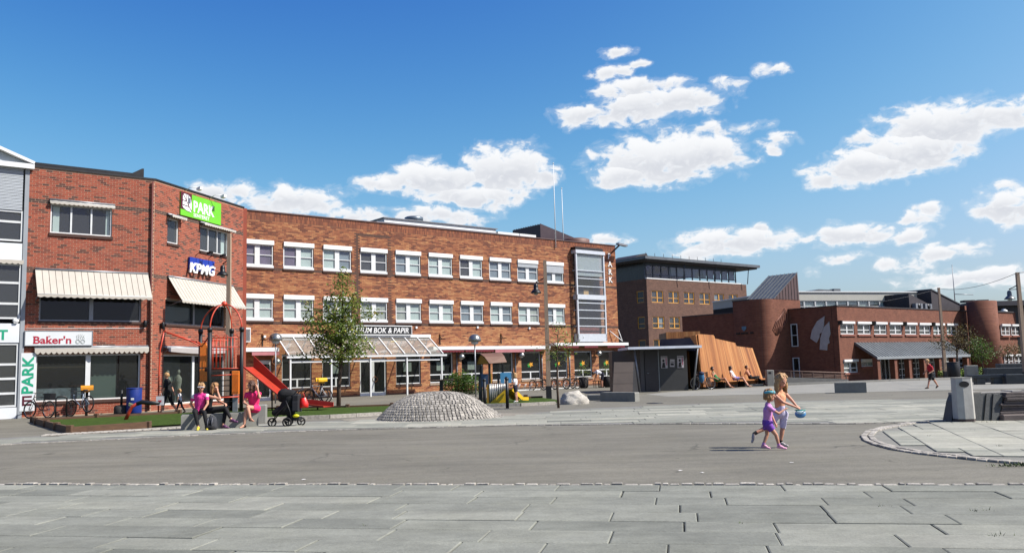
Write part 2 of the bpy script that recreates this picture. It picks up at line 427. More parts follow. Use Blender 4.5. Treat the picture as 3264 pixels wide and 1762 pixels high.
# ---------------------------------------------------------------- materials
m_asph = ground_mat('asphalt', (127, 123, 110))
m_slab = ground_mat('slate_slab', (140, 146, 144), tone=[(0.0, (112, 114, 105)), (0.5, (146, 147, 135)), (1.0, (174, 172, 157))], patch=0.06, streak=(0.8, 1.6, 1.0), crack=0.0, spots=0.3, speck=0.12)
m_joint = mat('joint_soil', (62, 58, 50), 0.95, 0.3, 5, 0.5, 60)
m_sett = mat('granite_sett', (150, 144, 134), 0.85, 0.28, 14, 0.6, 60, fine=0.15, tone=[(0.0, (136, 131, 122)), (0.5, (164, 158, 147)), (1.0, (190, 183, 170))])
m_turf = mat('turf', (74, 96, 38), 0.95, 0.22, 3.0, 0.9, 130, fine=0.3, spec=0.1)
m_timber = mat('edge_timber', (104, 76, 54), 0.85, 0.25, 4, 0.4, 40, stretch=(1, 1, 4))
m_conc = mat('concrete', (150, 148, 140), 0.85, 0.10, 3.5, 0.25, 60, fine=0.08, dirt=0.15)
m_concd = mat('grey_concrete', (148, 147, 138), 0.8, 0.12, 3.5, 0.25, 60, fine=0.08, dirt=0.2)
m_slate = mat('dark_slate', (84, 86, 84), 0.6, 0.22, 4, 0.4, 30, fine=0.1)
m_rock = mat('boulder_rock', (186, 180, 168), 0.9, 0.3, 5, 0.9, 22, fine=0.2)
m_weed = mat('weed_green', (70, 88, 36), 0.8, 0.3, 8)
EYE = Vector((0, 0, 1.55))

# ---------------------------------------------------------------- ground
def build_ground():
    xs = [-2500, -600, -160] + [-60 + 4 * i for i in range(40)] + [160, 600, 2500]
    ys = [-2500, -600, -100, -20] + [-8 + 4 * i for i in range(31)] + [160, 600, 2500]
    b = MB()
    vs = [(x, y, gz(x, y)) for y in ys for x in xs]; n = len(xs)
    b.add(vs, [(j * n + i, j * n + i + 1, (j + 1) * n + i + 1, (j + 1) * n + i) for j in range(len(ys) - 1) for i in range(n - 1)], True)
    struct('ground', b, m_asph)
build_ground()
def inside(poly, x, y):
    c = False; j = len(poly) - 1
    for i in range(len(poly)):
        (xi, yi), (xj, yj) = poly[i], poly[j]
        if (yi > y) != (yj > y) and x < (xj - xi) * (y - yi) / (yj - yi) + xi: c = not c
        j = i
    return c
def sheet(name, poly, z, m, parent=None):
    b = MB(); b.add([(x, y, z) for x, y in poly], [tuple(range(len(poly)))])
    if parent is None: return struct(name, b, m)
    return b.build(name, m, parent)
def slab_item(P, x0, x1, y0, y1, z0, z1, j=0.006, lift=0.0):
    """one stone with slightly worn edges; P maps local x,y to the ground"""
    e = 0.012; t = [RNG.uniform(-0.002, 0.002) + lift for _ in range(4)]
    a0, a1, b0, b1 = x0 + j, x1 - j, y0 + j, y1 - j
    lo = [P(a0, b0) + (z0,), P(a1, b0) + (z0,), P(a1, b1) + (z0,), P(a0, b1) + (z0,)]
    mid = [p[:2] + (z1 - e * 0.5 + k,) for p, k in zip(lo, t)]
    up = [P(a0 + e, b0 + e), P(a1 - e, b0 + e), P(a1 - e, b1 - e), P(a0 + e, b1 - e)]
    up = [p + (z1 + k,) for p, k in zip(up, t)]
    fs = [(0, 1, 5, 4), (1, 2, 6, 5), (2, 3, 7, 6), (3, 0, 4, 7), (4, 5, 9, 8), (5, 6, 10, 9), (6, 7, 11, 10), (7, 4, 8, 11), (8, 9, 10, 11)]
    return lo + mid + up, fs
def frame2(ox, oy, ang):
    c, s = math.cos(rad(ang)), math.sin(rad(ang))
    return lambda x, y: (ox + c * x - s * y, oy + s * x + c * y)

# front paving: rows of long slate slabs, with a line of setts towards the asphalt
def front_paving():
    P = frame2(-0.07, 11.37, -10.9)
    b = MB(); q = [P(-30, -7.2), P(30, -7.2), P(30, 0.0), P(-30, 0.0)]
    b.add([p + (0.004,) for p in q], [(0, 1, 2, 3)])
    root = struct('pavement_front', b, m_joint, 'grey slate slab pavement in the foreground')
    items = []; y = -0.13; row = 0
    while y > -7.0:
        h = RNG.choice((0.44, 0.5, 0.5, 0.55))
        x = -12.5 + RNG.uniform(0, 1)
        while x < 12.5:
            L = RNG.choice((0.8, 1.0, 1.2, 1.35, 1.5, 1.7)) * RNG.uniform(0.92, 1.08)
            v, f = slab_item(P, x, x + L, y - h, y, 0.004, 0.034, 0.005 if RNG.random() < 0.75 else 0.009, RNG.uniform(-0.004, 0.004))
            items.append((v, f, min(1, max(0, RNG.gauss(0.40, 0.11)))))
            x += L
        y -= h; row += 1
    pieces(root, 'paving_slab', items, m_slab, EYE, 300)
    # sett line
    items = []; x = -15.0
    while x < 13.0:
        L = RNG.uniform(0.08, 0.20); o = RNG.uniform(-0.02, 0.02)
        v, f = slab_item(P, x, x + L, -0.115 + o, -0.005 + o, 0.0, 0.042 + RNG.uniform(-0.012, 0.012), RNG.uniform(0.006, 0.016))
        items.append((v, f, RNG.uniform(0.3, 1.0))); x += L
    pieces(root, 'edge_sett', items, m_sett, EYE, 300)
front_paving()

# middle band of slabs curving across the square
INNER = [(-40, 9), (-26, 15), (-17, 19.0), (-11.54, 20.92), (-8.17, 22.22), (-4.2, 22.9), (0, 22.82), (4.05, 21.88), (7.98, 20.34), (9.1, 20.3), (12.0, 20.6), (20, 19.0), (40, 16)]
OUTER = [(40, 24), (24, 28.5), (15.5, 30.8), (10.5, 32.3), (5.9, 31.7), (2.6, 30.7), (0.6, 28.6), (-0.6, 27.4), (-4.4, 27.6), (-6.6, 27.2), (-8.6, 26.2), (-10.6, 25.2), (-12.6, 23.9), (-16, 21.8), (-26, 17.6), (-40, 11)]
def middle_paving():
    poly = INNER + OUTER
    root = sheet('pavement_middle', poly, 0.006, mat('slab_bed', (134, 133, 126), 0.9, 0.12, 3, 0.3, 40, world_co=True))
    P = frame2(0, 22, -3.0); items = []
    y = -6.0
    while y < 12:
        h = RNG.choice((0.62, 0.7, 0.78)); x = -22 + RNG.uniform(0, 1.2)
        while x < 22:
            L = RNG.choice((1.2, 1.5, 1.8, 2.1))
            cs = [P(x + 0.02, y + 0.02), P(x + L, y), P(x + L, y + h), P(x, y + h)]
            if all(inside(poly, *c) for c in cs):
                v, f = slab_item(P, x, x + L, y, y + h, 0.004, 0.020, 0.006, RNG.uniform(-0.003, 0.003))
                items.append((v, f, min(1, max(0, RNG.gauss(0.62, 0.16)))))
            x += L
        y += h
    pieces(root, 'paving_slab', items, m_slab, EYE, 300)
    items = []
    for (a, b_) in zip(INNER[2:-3], INNER[3:-2]):
        d = Vector((b_[0] - a[0], b_[1] - a[1])); n = int(d.length / 0.19); ang = math.degrees(math.atan2(d.y, d.x)); Q = frame2(a[0], a[1], ang)
        for k in range(n):
            x = k * d.length / n
            v, f = slab_item(Q, x, x + d.length / n, -0.06, 0.05, 0, 0.024 + RNG.uniform(-0.004, 0.004), 0.008)
            items.append((v, f, RNG.uniform(0.2, 0.8)))
    pieces(root, 'edge_sett', items, m_sett, EYE, 300)
middle_paving()

# terrace of larger slabs at the right with a double sett kerb
TER = [(9.12, 20.14), (8.49, 19.44), (7.78, 18.7), (7.3, 18.07), (6.79, 17.05), (6.49, 16.19), (6.33, 15.38), (6.27, 14.5), (6.38, 13.75), (6.56, 13.22), (6.82, 12.6), (7.15, 12.02), (7.7, 11.3), (8.4, 10.6)]
def terrace():
    poly = TER + [(16, 9.5), (16, 20.3)]
    root = sheet('pavement_terrace', poly, 0.009, mat('terrace_bed', (140, 138, 128), 0.95, 0.2, 4, 0.4, 40, world_co=True))
    inner = [(x + 0.3, y) for x, y in TER] + [(16, 9.8), (16, 20.0)]
    c, s = 0.306, 0.952
    P = lambda x, y: (8.0 + c * x + s * y, 15.5 + s * x - c * y)
    items = []; y = -4.0
    while y < 7:
        h = RNG.choice((0.72, 0.82, 0.92)); x = -8 + RNG.uniform(0, 1)
        while x < 7:
            L = RNG.choice((0.8, 1.05, 1.3, 1.6))
            if all(inside(inner, *q) for q in (P(x, y), P(x + L, y), P(x + L, y + h), P(x, y + h), P(x + L / 2, y + h / 2))):
                v, f = slab_item(P, x, x + L, y, y + h, 0.0, 0.03, 0.007, RNG.uniform(-0.004, 0.004))
                f = [tuple(reversed(q)) for q in f]
                items.append((v, f, min(1, max(0, RNG.gauss(0.88, 0.12)))))
            else:
                for sx in range(3):
                    for sy in range(2):
                        a0, b0 = x + sx * L / 3, y + sy * h / 2
                        if all(inside(inner, *q) for q in (P(a0, b0), P(a0 + L / 3, b0), P(a0 + L / 3, b0 + h / 2), P(a0, b0 + h / 2))):
                            v, f = slab_item(P, a0, a0 + L / 3, b0, b0 + h / 2, 0.0, 0.03, 0.006)
                            items.append((v, [tuple(reversed(q)) for q in f], RNG.uniform(0.5, 0.8)))
            x += L
        y += h
    pieces(root, 'paving_slab', items, m_slab, EYE, 300)
    items = []
    for off in (0.0, 0.14):
        for a, b_ in zip(TER[:-1], TER[1:]):
            a = (a[0] + off, a[1]); b_ = (b_[0] + off, b_[1])
            d = Vector((b_[0] - a[0], b_[1] - a[1])); n = max(1, int(d.length / 0.16)); Q = frame2(a[0], a[1], math.degrees(math.atan2(d.y, d.x)))
            for k in range(n):
                x = k * d.length / n
                v, f = slab_item(Q, x, x + d.length / n, -0.01, 0.11, 0, 0.036 + RNG.uniform(-0.008, 0.006), 0.008)
                items.append((v, f, RNG.uniform(0.35, 1)))
    pieces(root, 'edge_sett', items, m_sett, EYE, 300)
terrace()
sheet('pavement_far', [(7, 39.5), (30, 37.5), (46, 36), (46, 52), (22, 55), (8.5, 46.0), (6.5, 43)], 0.006, mat('far_paving', (150, 148, 138), 0.9, 0.13, 0.8, 0.3, 30, fine=0.12, world_co=True))
sheet('pavement_kerbside', [(-13.0, 23.55), (-12.5, 23.2), (-8.6, 25.6), (-9.6, 26.3)], 0.010, mat('pale_sett_bed', (120, 114, 100), 0.9, 0.2, 5, 0.4, 40))
def kerb_strip():
    root = bpy.data.objects['pavement_kerbside']; Q = frame2(-12.95, 23.5, 30.5); items = []
    for r in range(3):
        x = 0.05 * r
        while x < 4.4:
            L = RNG.uniform(0.16, 0.26)
            v, f = slab_item(Q, x, x + L, r * 0.2 - 0.12, r * 0.2 + 0.07, 0, 0.034, 0.01)
            items.append((v, f, RNG.uniform(0.7, 1))); x += L
    pieces(root, 'pale_sett', items, m_sett, EYE, 300)
kerb_strip()
def kerbline(name, pts, w, h, z=0):
    b = MB()
    for a, c in zip(pts[:-1], pts[1:]): b.bar((a[0], a[1], gz(*a) + h / 2 - 0.02), (c[0], c[1], gz(*c) + h / 2 - 0.02), w, h)
    struct(name, b, m_conc)
kerbline('kerb_far', [(12.5, 51.6), (15.3, 52.2), (20.5, 53.4), (26, 55.5), (31, 58.8)], 0.3, 0.14)

# ---------------------------------------------------------------- lawns with edging
LAWN = [(-12.57, 24.3), (-11.13, 26.1), (-9.9, 27.2), (-8.2, 28.1), (-6.2, 28.7), (-4.6, 29.6), (-3.4, 31.5), (-3.0, 36.8), (-7.0, 35.9), (-12.9, 36.6), (-13.4, 34.3), (-15.87, 32.6), (-17.6, 31.4)]
sheet('lawn', LAWN, 0.05, m_turf)['kind'] = 'structure'
LAWN2 = [(-1.3, 34.0), (0.2, 33.9), (1.6, 34.6), (1.9, 37.5), (1.3, 41.0), (0.0, 40.6), (-2.4, 40.0), (-3.0, 36.0)]
sheet('lawn', LAWN2, 0.05, m_turf)['kind'] = 'structure'
def timber_edge():
    t = thing('timber_edging', 'low brown timber edging with short posts round the near green lawn', 'edging', (-12.57, 24.3, 0))
    o = Vector((-12.57, 24.3, 0))
    def beam(a, c, h=0.16):
        a, c = Vector(a + (0,)) - o, Vector(c + (0,)) - o
        b = MB(); b.bar(a + Vector((0, 0, h / 2)), c + Vector((0, 0, h / 2)), 0.09, h); b.build('beam', m_timber, t)
    def post(p, h=0.22):
        p = Vector(p + (0,)) - o; b = MB(); b.bev(p.x - 0.08, p.y - 0.08, 0, p.x + 0.08, p.y + 0.08, h, 0.015); b.build('post', m_timber, t)
    L = [(-12.57, 24.3), (-13.9, 26.1), (-15.2, 27.9), (-16.5, 29.7), (-17.6, 31.4)]
    for a, c in zip(L[:-1], L[1:]): beam(a, c, 0.2); post(a, 0.24)
    beam((-12.57, 24.3), (-11.13, 26.1), 0.19); post((-11.13, 26.1), 0.2); post((-17.6, 31.4))
    Bk = [(-17.6, 31.4), (-15.87, 32.6), (-13.4, 34.3)]
    for a, c in zip(Bk[:-1], Bk[1:]): beam(a, c, 0.13); post(c, 0.2)
    Bk = [(-12.9, 36.6), (-10.0, 36.3), (-7.0, 35.9), (-5.2, 36.3), (-3.0, 36.8)]
    for a, c in zip(Bk[:-1], Bk[1:]): beam(a, c, 0.12); post(c, 0.18)
    t2 = thing('timber_edging', 'low dark timber edging behind the small lawn of the playhouse', 'edging', (1.3, 41.0, 0))
    b = MB(); b.bar((0, 0, 0.07), (-3.8, -1.0, 0.07), 0.09, 0.13); b.build('beam', m_timber, t2)
    b = MB(); b.bev(-0.9, -0.32, 0, -0.7, -0.12, 0.22, 0.015); b.build('post', m_timber, t2)
timber_edge()
def lawn_kerbs():
    for nm, lab, pts in (('stone_kerb', 'pale stone kerb along the lawn behind the pushchair', [(-9.9, 27.2), (-8.2, 28.1), (-6.2, 28.7), (-4.6, 29.6)]), ('stone_kerb', 'pale stone kerb in front of the playhouse lawn', [(-1.3, 34.0), (0.2, 33.9), (1.6, 34.6)])):
        t = thing(nm, lab, 'kerb', pts[0] + (0,)); o = Vector(pts[0] + (0,))
        for a, c in zip(pts[:-1], pts[1:]):
            a, c = Vector(a + (0.055,)) - o, Vector(c + (0.055,)) - o; n = max(1, round((c - a).length / 0.8))
            for k in range(n):
                b = MB(); p, q = a.lerp(c, (k + 0.008) / n), a.lerp(c, (k + 0.992) / n); b.ct = RNG.uniform(0.6, 1); b.bar(p, q, 0.14, 0.13); b.build('kerb_stone', m_sett, t)
lawn_kerbs()

# ---------------------------------------------------------------- cobbled mound
def mound():
    t = thing('cobbled_mound', 'low rounded mound paved all over with grey granite setts', 'mound', (-2.45, 27.0, 0))
    def hgt(r): return 0.84 * max(0.0, 1 - r ** 2.7)
    def pt(a, r, up=0.0):
        rx, ry = 1.92 + 0.16 * (r > 0.8) * (r - 0.8) * 5 * max(0, math.cos(a)), 1.75
        return Vector((rx * r * math.cos(a), ry * r * math.sin(a), hgt(r) + up))
    b = MB(); n, m = 48, 16; vs = []
    for i in range(m + 1):
        for k in range(n): vs.append(pt(2 * math.pi * k / n, i / m, -0.03 if i < m else -0.05))
    b.add(vs, [(i * n + k, (i + 1) * n + k, (i + 1) * n + (k + 1) % n, i * n + (k + 1) % n) for i in range(m) for k in range(n)], True)
    b.build('bed', mat('mound_joint', (116, 110, 101), 0.95, 0.2, 5, 0.4, 40), t)
    items = []; r = 1.03
    while r > 0.05:
        # step one course along the profile
        dr = 0.005
        while (pt(-1.57, r) - pt(-1.57, max(0, r - dr))).length < 0.098 and dr < r: dr += 0.004
        r2 = max(0.02, r - dr)
        circ = 2 * math.pi * 1.95 * r; k = max(5, int(circ / 0.128)); off = RNG.random()
        cuts = [off + i + RNG.uniform(-0.16, 0.16) for i in range(k)]
        for i in range(k):
            a0, a1 = 2 * math.pi * cuts[i] / k, 2 * math.pi * (cuts[i + 1] if i + 1 < k else cuts[0] + k) / k
            g = 0.055 / max(0.25, r) * 0.12; gr = (r - r2) * 0.07
            u = RNG.uniform(-0.011, 0.0)
            lo = [pt(a0 + g, r - gr, -0.03), pt(a1 - g, r - gr, -0.03), pt(a1 - g, r2 + gr, -0.03), pt(a0 + g, r2 + gr, -0.03)]
            e = g * 0.8; er = gr * 1.4
            hi = [pt(a0 + g + e, r - gr - er, 0.012 + u), pt(a1 - g - e, r - gr - er, 0.012 + u), pt(a1 - g - e, r2 + gr + er, 0.012 + u), pt(a0 + g + e, r2 + gr + er, 0.012 + u)]
            items.append(([tuple(p) for p in lo + hi], [(0, 1, 5, 4), (1, 2, 6, 5), (2, 3, 7, 6), (3, 0, 4, 7), (4, 5, 6, 7)], RNG.uniform(0.1, 0.95)))
        r = r2
    pieces(t, 'sett', items, m_sett, EYE - Vector((-2.45, 27.0, 0)), 300)
    # apron of flat setts round the foot
mound()
sheet('pavement_mound_apron', [(-2.45 + (2.9 + 0.5 * math.sin(3 * a)) * math.cos(a), 27.0 + (2.3 + 0.2 * math.sin(2 * a)) * math.sin(a), ) for a in [2 * math.pi * k / 40 for k in range(40)]], 0.014, mat('sandy_apron', (150, 143, 128), 0.95, 0.2, 7, 0.5, 50, fine=0.15, world_co=True))
def weeds():
    b = MB(); r = random.Random(3)
    def clump(x, y, n, s):
        for _ in range(n):
            px, py = x + r.gauss(0, s), y + r.gauss(0, s * 0.4); h = r.uniform(0.02, 0.055); a = r.uniform(0, 6.28); w = 0.008
            dx, dy = math.cos(a), math.sin(a)
            b.add([(px - dy * w, py + dx * w, 0.012), (px + dy * w, py - dx * w, 0.012), (px + dx * h * 0.6 + r.uniform(-.02, .02), py + dy * h * 0.6, 0.012 + h)], [(0, 1, 2)])
    for x, y, n, s in ((3.7, 8.9, 8, 0.05), (4.5, 8.55, 16, 0.06), (2.1, 8.2, 6, 0.03), (6.9, 12.0, 160, 0.16), (4.0, 7.35, 16, 0.08), (-1.5, 8.6, 4, 0.02), (7.9, 16.5, 8, 0.03), (9.3, 17.6, 8, .03), (8.0, 14.4, 8, .04), (10.6, 19.5, 40, 0.3)):
        clump(x, y, n, s)
    b.build('weeds', m_weed, kind='stuff')
weeds()
def litter():
    m = mat('paper_scrap', (226, 222, 214), 0.8, 0.08)
    for i, (x, y, a) in enumerate(((2.35, 12.5, 0.4), (2.6, 12.2, 2.0), (4.15, 13.1, 2.6), (-3.1, 12.6, 0.2))):
        b = MB(); b.add([(-0.03, -0.02, 0.003), (0.03, -0.02, 0.006), (0.035, 0.02, 0.004), (0.0, 0.01, 0.010), (-0.028, 0.02, 0.005)], [(0, 1, 3), (1, 2, 3), (2, 4, 3), (4, 0, 3)])
        o = b.build('paper_scrap', m, None, (x, y, 0.002), a)
        tag(o, 'small white scrap of paper lying on the brownish asphalt', 'litter', 'paper scraps on the asphalt')
litter()
# ---------------------------------------------------------------- building materials
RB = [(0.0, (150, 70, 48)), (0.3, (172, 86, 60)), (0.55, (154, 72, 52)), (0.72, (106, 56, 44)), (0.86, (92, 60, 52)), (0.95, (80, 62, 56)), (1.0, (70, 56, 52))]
m_brick_red = mat('red_brick', (150, 72, 56), 0.85, 0.12, 9, 0.4, 70, tone=RB, dirt=.25)
m_mortar_red = mat('pale_mortar', (190, 156, 130), 0.95, 0.12, 8, 0.3, 60)
TB = [(0.0, (196, 142, 94)), (0.25, (180, 120, 78)), (0.45, (166, 100, 66)), (0.62, (138, 80, 56)), (0.78, (116, 64, 48)), (0.9, (96, 64, 54)), (1.0, (88, 64, 56))]
m_brick_tan = mat('tan_brick', (170, 100, 60), 0.85, 0.12, 9, 0.4, 70, tone=TB, dirt=.25)
m_mortar_tan = mat('brown_mortar', (146, 110, 82), 0.95, 0.12, 8, 0.3, 60)
m_white = mat('white_paint', (226, 227, 224), 0.5, 0.05, 4, dirt=0.06)
m_wframe = mat('window_white', (214, 216, 214), 0.45, 0.05, 5, dirt=0.05)
m_dark = mat('dark_metal', (36, 36, 38), 0.5, 0.15, 6)
m_black = mat('black_paint', (18, 18, 20), 0.45, 0.15, 6)
m_roof = mat('bitumen_roof', (52, 50, 50), 0.85, 0.15, 2)
m_room = mat('dim_room', (40, 37, 34), 0.9, 0.2, 0.9)
m_sill = mat('sill_brick', (84, 58, 48), 0.85, 0.15, 7, 0.3, 40)
m_glass = glass_mat('window_glass', (236, 242, 240), 0.96)
m_glass_dk = glass_mat('shop_glass', (196, 204, 202), 0.98, refl=.6)
m_blind = mat('pale_blind', (188, 198, 194), 0.8, 0.08, 1.5, stretch=(1, 1, 0.2))
m_vblind = mat('grey_curtain', (172, 174, 166), 0.85, 0.35, 14, stretch=(1, 1, 0.02))
m_lilac = mat('lilac_curtain', (112, 92, 120), 0.85, 0.25, 3, stretch=(1, 1, 0.2))
m_awn = mat('cream_awning', (192, 185, 172), 0.85, 0.07, 3, 0.1, 60, dirt=0.08)
m_awnline = mat('awning_stripe', (96, 86, 76), 0.85, 0.1, 5)
m_grey_metal = mat('grey_metal', (150, 154, 158), 0.4, 0.1, 6, metal=0.4)
m_red_awn = mat('wine_awning', (120, 30, 44), 0.8, 0.1, 5)
m_pink_awn = mat('faded_awning', (186, 120, 124), 0.8, 0.1, 5)
A38 = rad(38)
GC = (-16.057, 37.894, 0)
def vn(u, v): return mnoise.noise(Vector((u, v, 3.7)))

def window_unit(mb, u0, u1, v0, v1, y=0.1, fr=0.06, mull=(), bars=(), dep=0.07):
    """a frame with mullions at u and bars at (u0,u1,v)"""
    mb.box(u0, y, v0, u0 + fr, y + dep, v1); mb.box(u1 - fr, y, v0, u1, y + dep, v1)
    mb.box(u0 + fr, y, v0, u1 - fr, y + dep, v0 + fr); mb.box(u0 + fr, y, v1 - fr, u1 - fr, y + dep, v1)
    for c, w in mull: mb.box(c - w / 2, y - 0.004, v0 + fr, c + w / 2, y + dep - 0.004, v1 - fr)
    for a, b, v, w in bars: mb.box(a, y + 0.008, v - w / 2, b, y + dep - 0.008, v + w / 2)
def win(parent, M, u0, u1, v0, v1, mull=(), bars=(), y=0.1, frame=None, glass=None, back=None, sill=None, fr=0.06, name='window', room=None, roomd=0.45):
    f = MB(M); window_unit(f, u0, u1, v0, v1, y, fr, mull, bars)
    o = f.build(name, frame or m_wframe, parent)
    g = MB(M); yy = y + 0.04; g.quad((u0 + fr * .5, yy, v0 + fr * .5), (u1 - fr * .5, yy, v0 + fr * .5), (u1 - fr * .5, yy, v1 - fr * .5), (u0 + fr * .5, yy, v1 - fr * .5)); g.build('pane', glass or m_glass, o)
    if back:
        g = MB(M)
        for a, b, c, d, mm in back:
            g.quad((a, yy + 0.09, c), (b, yy + 0.09, c), (b, yy + 0.09, d), (a, yy + 0.09, d)); g.build('curtain', mm, o); g = MB(M)
    if sill:
        s = MB(M); s.box(u0 - 0.04, -0.06, v0 - sill, u1 + 0.04, 0.2, v0 - 0.004); s.build('sill', m_sill, o)
    return o
def scallop(mb, u0, u1, v, drop, y, n, M=None, wave=0.35):
    """valance with a scalloped lower edge"""
    w = (u1 - u0) / n
    for i in range(n):
        a = u0 + i * w
        pts = [(a, v), (a + w, v)] + [(a + w * (1 - k / 6), v - drop * (1 - wave + wave * math.sin(math.pi * k / 6))) for k in range(7)]
        mb.add([(p, y, q) for p, q in pts], [tuple(range(len(pts)))])
        mb.add([(p, y + 0.006, q) for p, q in pts], [tuple(reversed(range(len(pts))))])
def awning(name, label, loc, rz, M, u0, u1, vtop, w, drop, val, stripes, group, fade=None):
    t = thing(name, label, 'awning', loc, rz, group)
    b = MB(M)
    y1, v1 = -w, vtop - drop
    n = 24; sag = 0.03
    vs = []; k = 6
    for i in range(k + 1):
        f = i / k
        for j in range(n + 1):
            u = u0 + (u1 - u0) * j / n
            vs.append((u, -0.06 + (y1 + 0.06) * f, vtop + (v1 - vtop) * f - sag * math.sin(math.pi * f) * (0.6 + 0.4 * math.sin(j * 2.1))))
    fs = [(i * (n + 1) + j, (i + 1) * (n + 1) + j, (i + 1) * (n + 1) + j + 1, i * (n + 1) + j + 1) for i in range(k) for j in range(n)]
    b.add(vs, fs, True); b.build('canopy', fade or m_awn, t)
    b = MB(M); scallop(b, u0, u1, v1, val, y1 - 0.012, stripes); b.build('valance', fade or m_awn, t)
    b = MB(M); b.tube([(u0, y1, v1 + 0.005), (u1, y1, v1 + 0.005)], 0.018, 6); b.build('front_rail', m_wframe, t)
    b = MB(M); b.tube([(u0, -0.06, vtop), (u1, -0.06, vtop)], 0.05, 8); b.build('roller', m_grey_metal, t)
    for s in (u0 + 0.04, u1 - 0.04):
        b = MB(M); b.tube([(s, -0.02, v1 - 0.25 if w > .5 else vtop - .3), (s, y1, v1)], 0.014, 6); b.build('arm', m_grey_metal, t)
    if stripes and w > 0.5:
        for i in range(1, stripes):
            u = u0 + (u1 - u0) * i / stripes
            b = MB(M); pts = []
            for q in range(k + 1):
                f = q / k; pts.append((u, -0.06 + (y1 + 0.06) * f, vtop + (v1 - vtop) * f - sag * math.sin(math.pi * f) * (0.6 + 0.4 * math.sin((u - u0) / (u1 - u0) * n * 2.1)) + 0.004))
            for p, q in zip(pts[:-1], pts[1:]): b.bar(p, q, 0.018, 0.004)
            b.build('stripe', m_awnline, t)
    return t

# ---------------------------------------------------------------- red brick corner building
def red_building():
    t = thing('brick_building', 'red brick corner building with chamfered front and cream awnings', 'building', GC, A38)
    MBm = Matrix.Rotation(A38, 4, 'Z')
    opA = [(-4.17, -1.76, 7.64, 8.88), (-4.48, -0.48, 3.94, 5.0), (-4.54, -0.47, 0.62, 2.55)]
    opB = [(0.93, 1.76, 7.64, 8.8), (3.45, 5.9, 7.59, 8.82), (0.87, 5.68, 3.9, 5.02), (0.8, 5.7, 0.25, 2.5)]
    H = 10.36
    b = MB(); wall_mesh(b, -4.99, 0, 0, H, opA); b.build('wall', m_mortar_red, t, label='left brick wall above the bakery')
    b = MB(MBm); wall_mesh(b, 0, 7.3, 0, H, opB); b.build('wall', m_mortar_red, t, label='chamfered brick wall with the green sign')
    def tn(u, v):
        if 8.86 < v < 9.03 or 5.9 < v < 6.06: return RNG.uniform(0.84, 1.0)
        q = RNG.random() * 0.62 + 0.10 * vn(u * 0.7, v * 1.4)
        if RNG.random() < 0.16: q = RNG.uniform(0.66, 0.86)
        return min(1, max(0, q))
    it = brick_items(-4.99, -0.01, 0.05, H - 0.03, opA, tn) + brick_items(0.012, 7.29, 0.05, H - 0.03, opB, tn, MBm)
    eye = Matrix.Rotation(-A38, 4, 'Z') @ (EYE - Vector(GC))
    pieces(t, 'brick', it, m_brick_red, eye, 300, 'brick_courses')
    c38, s38 = math.cos(A38), math.sin(A38)
    be = (7.3 * c38, 7.3 * s38)
    # inner mass, roof and copings
    b = MB(); poly = [(-4.99, 0.24), (-0.08, 0.24), (be[0] - 0.16, be[1] + 0.18), (be[0] - 0.2, 14), (-4.99, 14)]
    b.prism([(x, y) for x, y in poly], 10.0, 10.3, 'xy'); b.build('roof', m_roof, t)
    b = MB(); b.box(-4.99, 14, 0, be[0], 14.2, H); b.box(be[0] - 0.02, be[1] + .01, 0, be[0] + 0.2, 14, H); b.build('rear_wall', m_brick_red, t)
    for (lo, hi) in ((3.2, 3.5), (6.3, 7.0)):
        b = MB(); b.prism(poly, lo, hi, 'xy'); b.build('floor_slab', m_room, t)
    b = MB(); b.prism([(-4.99, 3.4), (2.2, 3.4), (be[0] - 1.4, be[1] + 2.2), (be[0] - 1.4, 13), (-4.99, 13)], 0.02, 9.9, 'xy'); b.build('inner_wall', m_room, t)
    b = MB(); b.box(-4.99, -0.05, H, 0.02, 0.25, H + 0.07); b.build('coping', m_dark, t)
    b = MB(MBm); b.box(-0.02, -0.05, H + 0.001, 7.33, 0.25, H + 0.071); b.build('coping', m_dark, t)
    b = MB(); b.box(-4.7, 0.9, H - 0.1, -0.25, 1.2, H + 0.42); b.prism([(-0.75, H + .42), (-0.25, H + .42), (-0.25, H + 0.68), (-0.33, H + .68)], 0.9, 1.2); b.build('roof_upstand', m_black, t)
    # windows
    wq = [(-4.05, -3.8, 7.7, 8.8, m_blind), (-1.98, -1.82, 7.7, 8.8, m_blind)]
    win(t, None, -4.17, -1.76, 7.64, 8.88, [(-3.37, .07), (-2.58, .07)], (), 0.05, back=wq, sill=0.13)
    win(t, MBm, 0.93, 1.76, 7.64, 8.8, (), (), 0.05, sill=0.11)
    win(t, MBm, 3.45, 5.9, 7.59, 8.82, [(4.2, .07), (4.98, .07)], (), 0.05, sill=0.12, back=[(5.5, 5.8, 7.6, 8.8, m_blind)])
    win(t, None, -4.48, -0.48, 3.94, 5.0, [(-2.49, .16)], (), 0.08, frame=m_grey_metal, glass=m_glass_dk, sill=0.1)
    win(t, MBm, 0.87, 5.68, 3.9, 5.02, [(3.15, .12)], (), 0.08, frame=m_grey_metal, glass=m_glass_dk, sill=0.1, back=[(0.95, 3.05, 3.95, 4.85, mat('grey_film', (108, 118, 122), 0.6, 0.1, 1)), (3.25, 4.6, 3.95, 4.8, mat('grey_film', (0, 0, 0)))])
    # shop fronts
    o = win(t, None, -4.54, -0.47, 0.62, 2.55, [(-2.56, .19)], (), 0.07, frame=m_wframe, glass=m_glass_dk, sill=0.12)
    o['label'] = 'bakery shop window with a wide white mullion'
    b = MB(); b.box(-2.4, 0.5, 0.6, -1.35, 0.55, 2.5); b.build('display_panel', mat('green_grey_panel', (112, 128, 118), 0.8, 0.05, 1), t)
    b = MB(); b.box(-4.5, 0.6, 0.62, -2.7, 1.0, 1.15); b.build('counter', mat('counter_cloth', (130, 140, 146), 0.7, 0.4, 6), t)
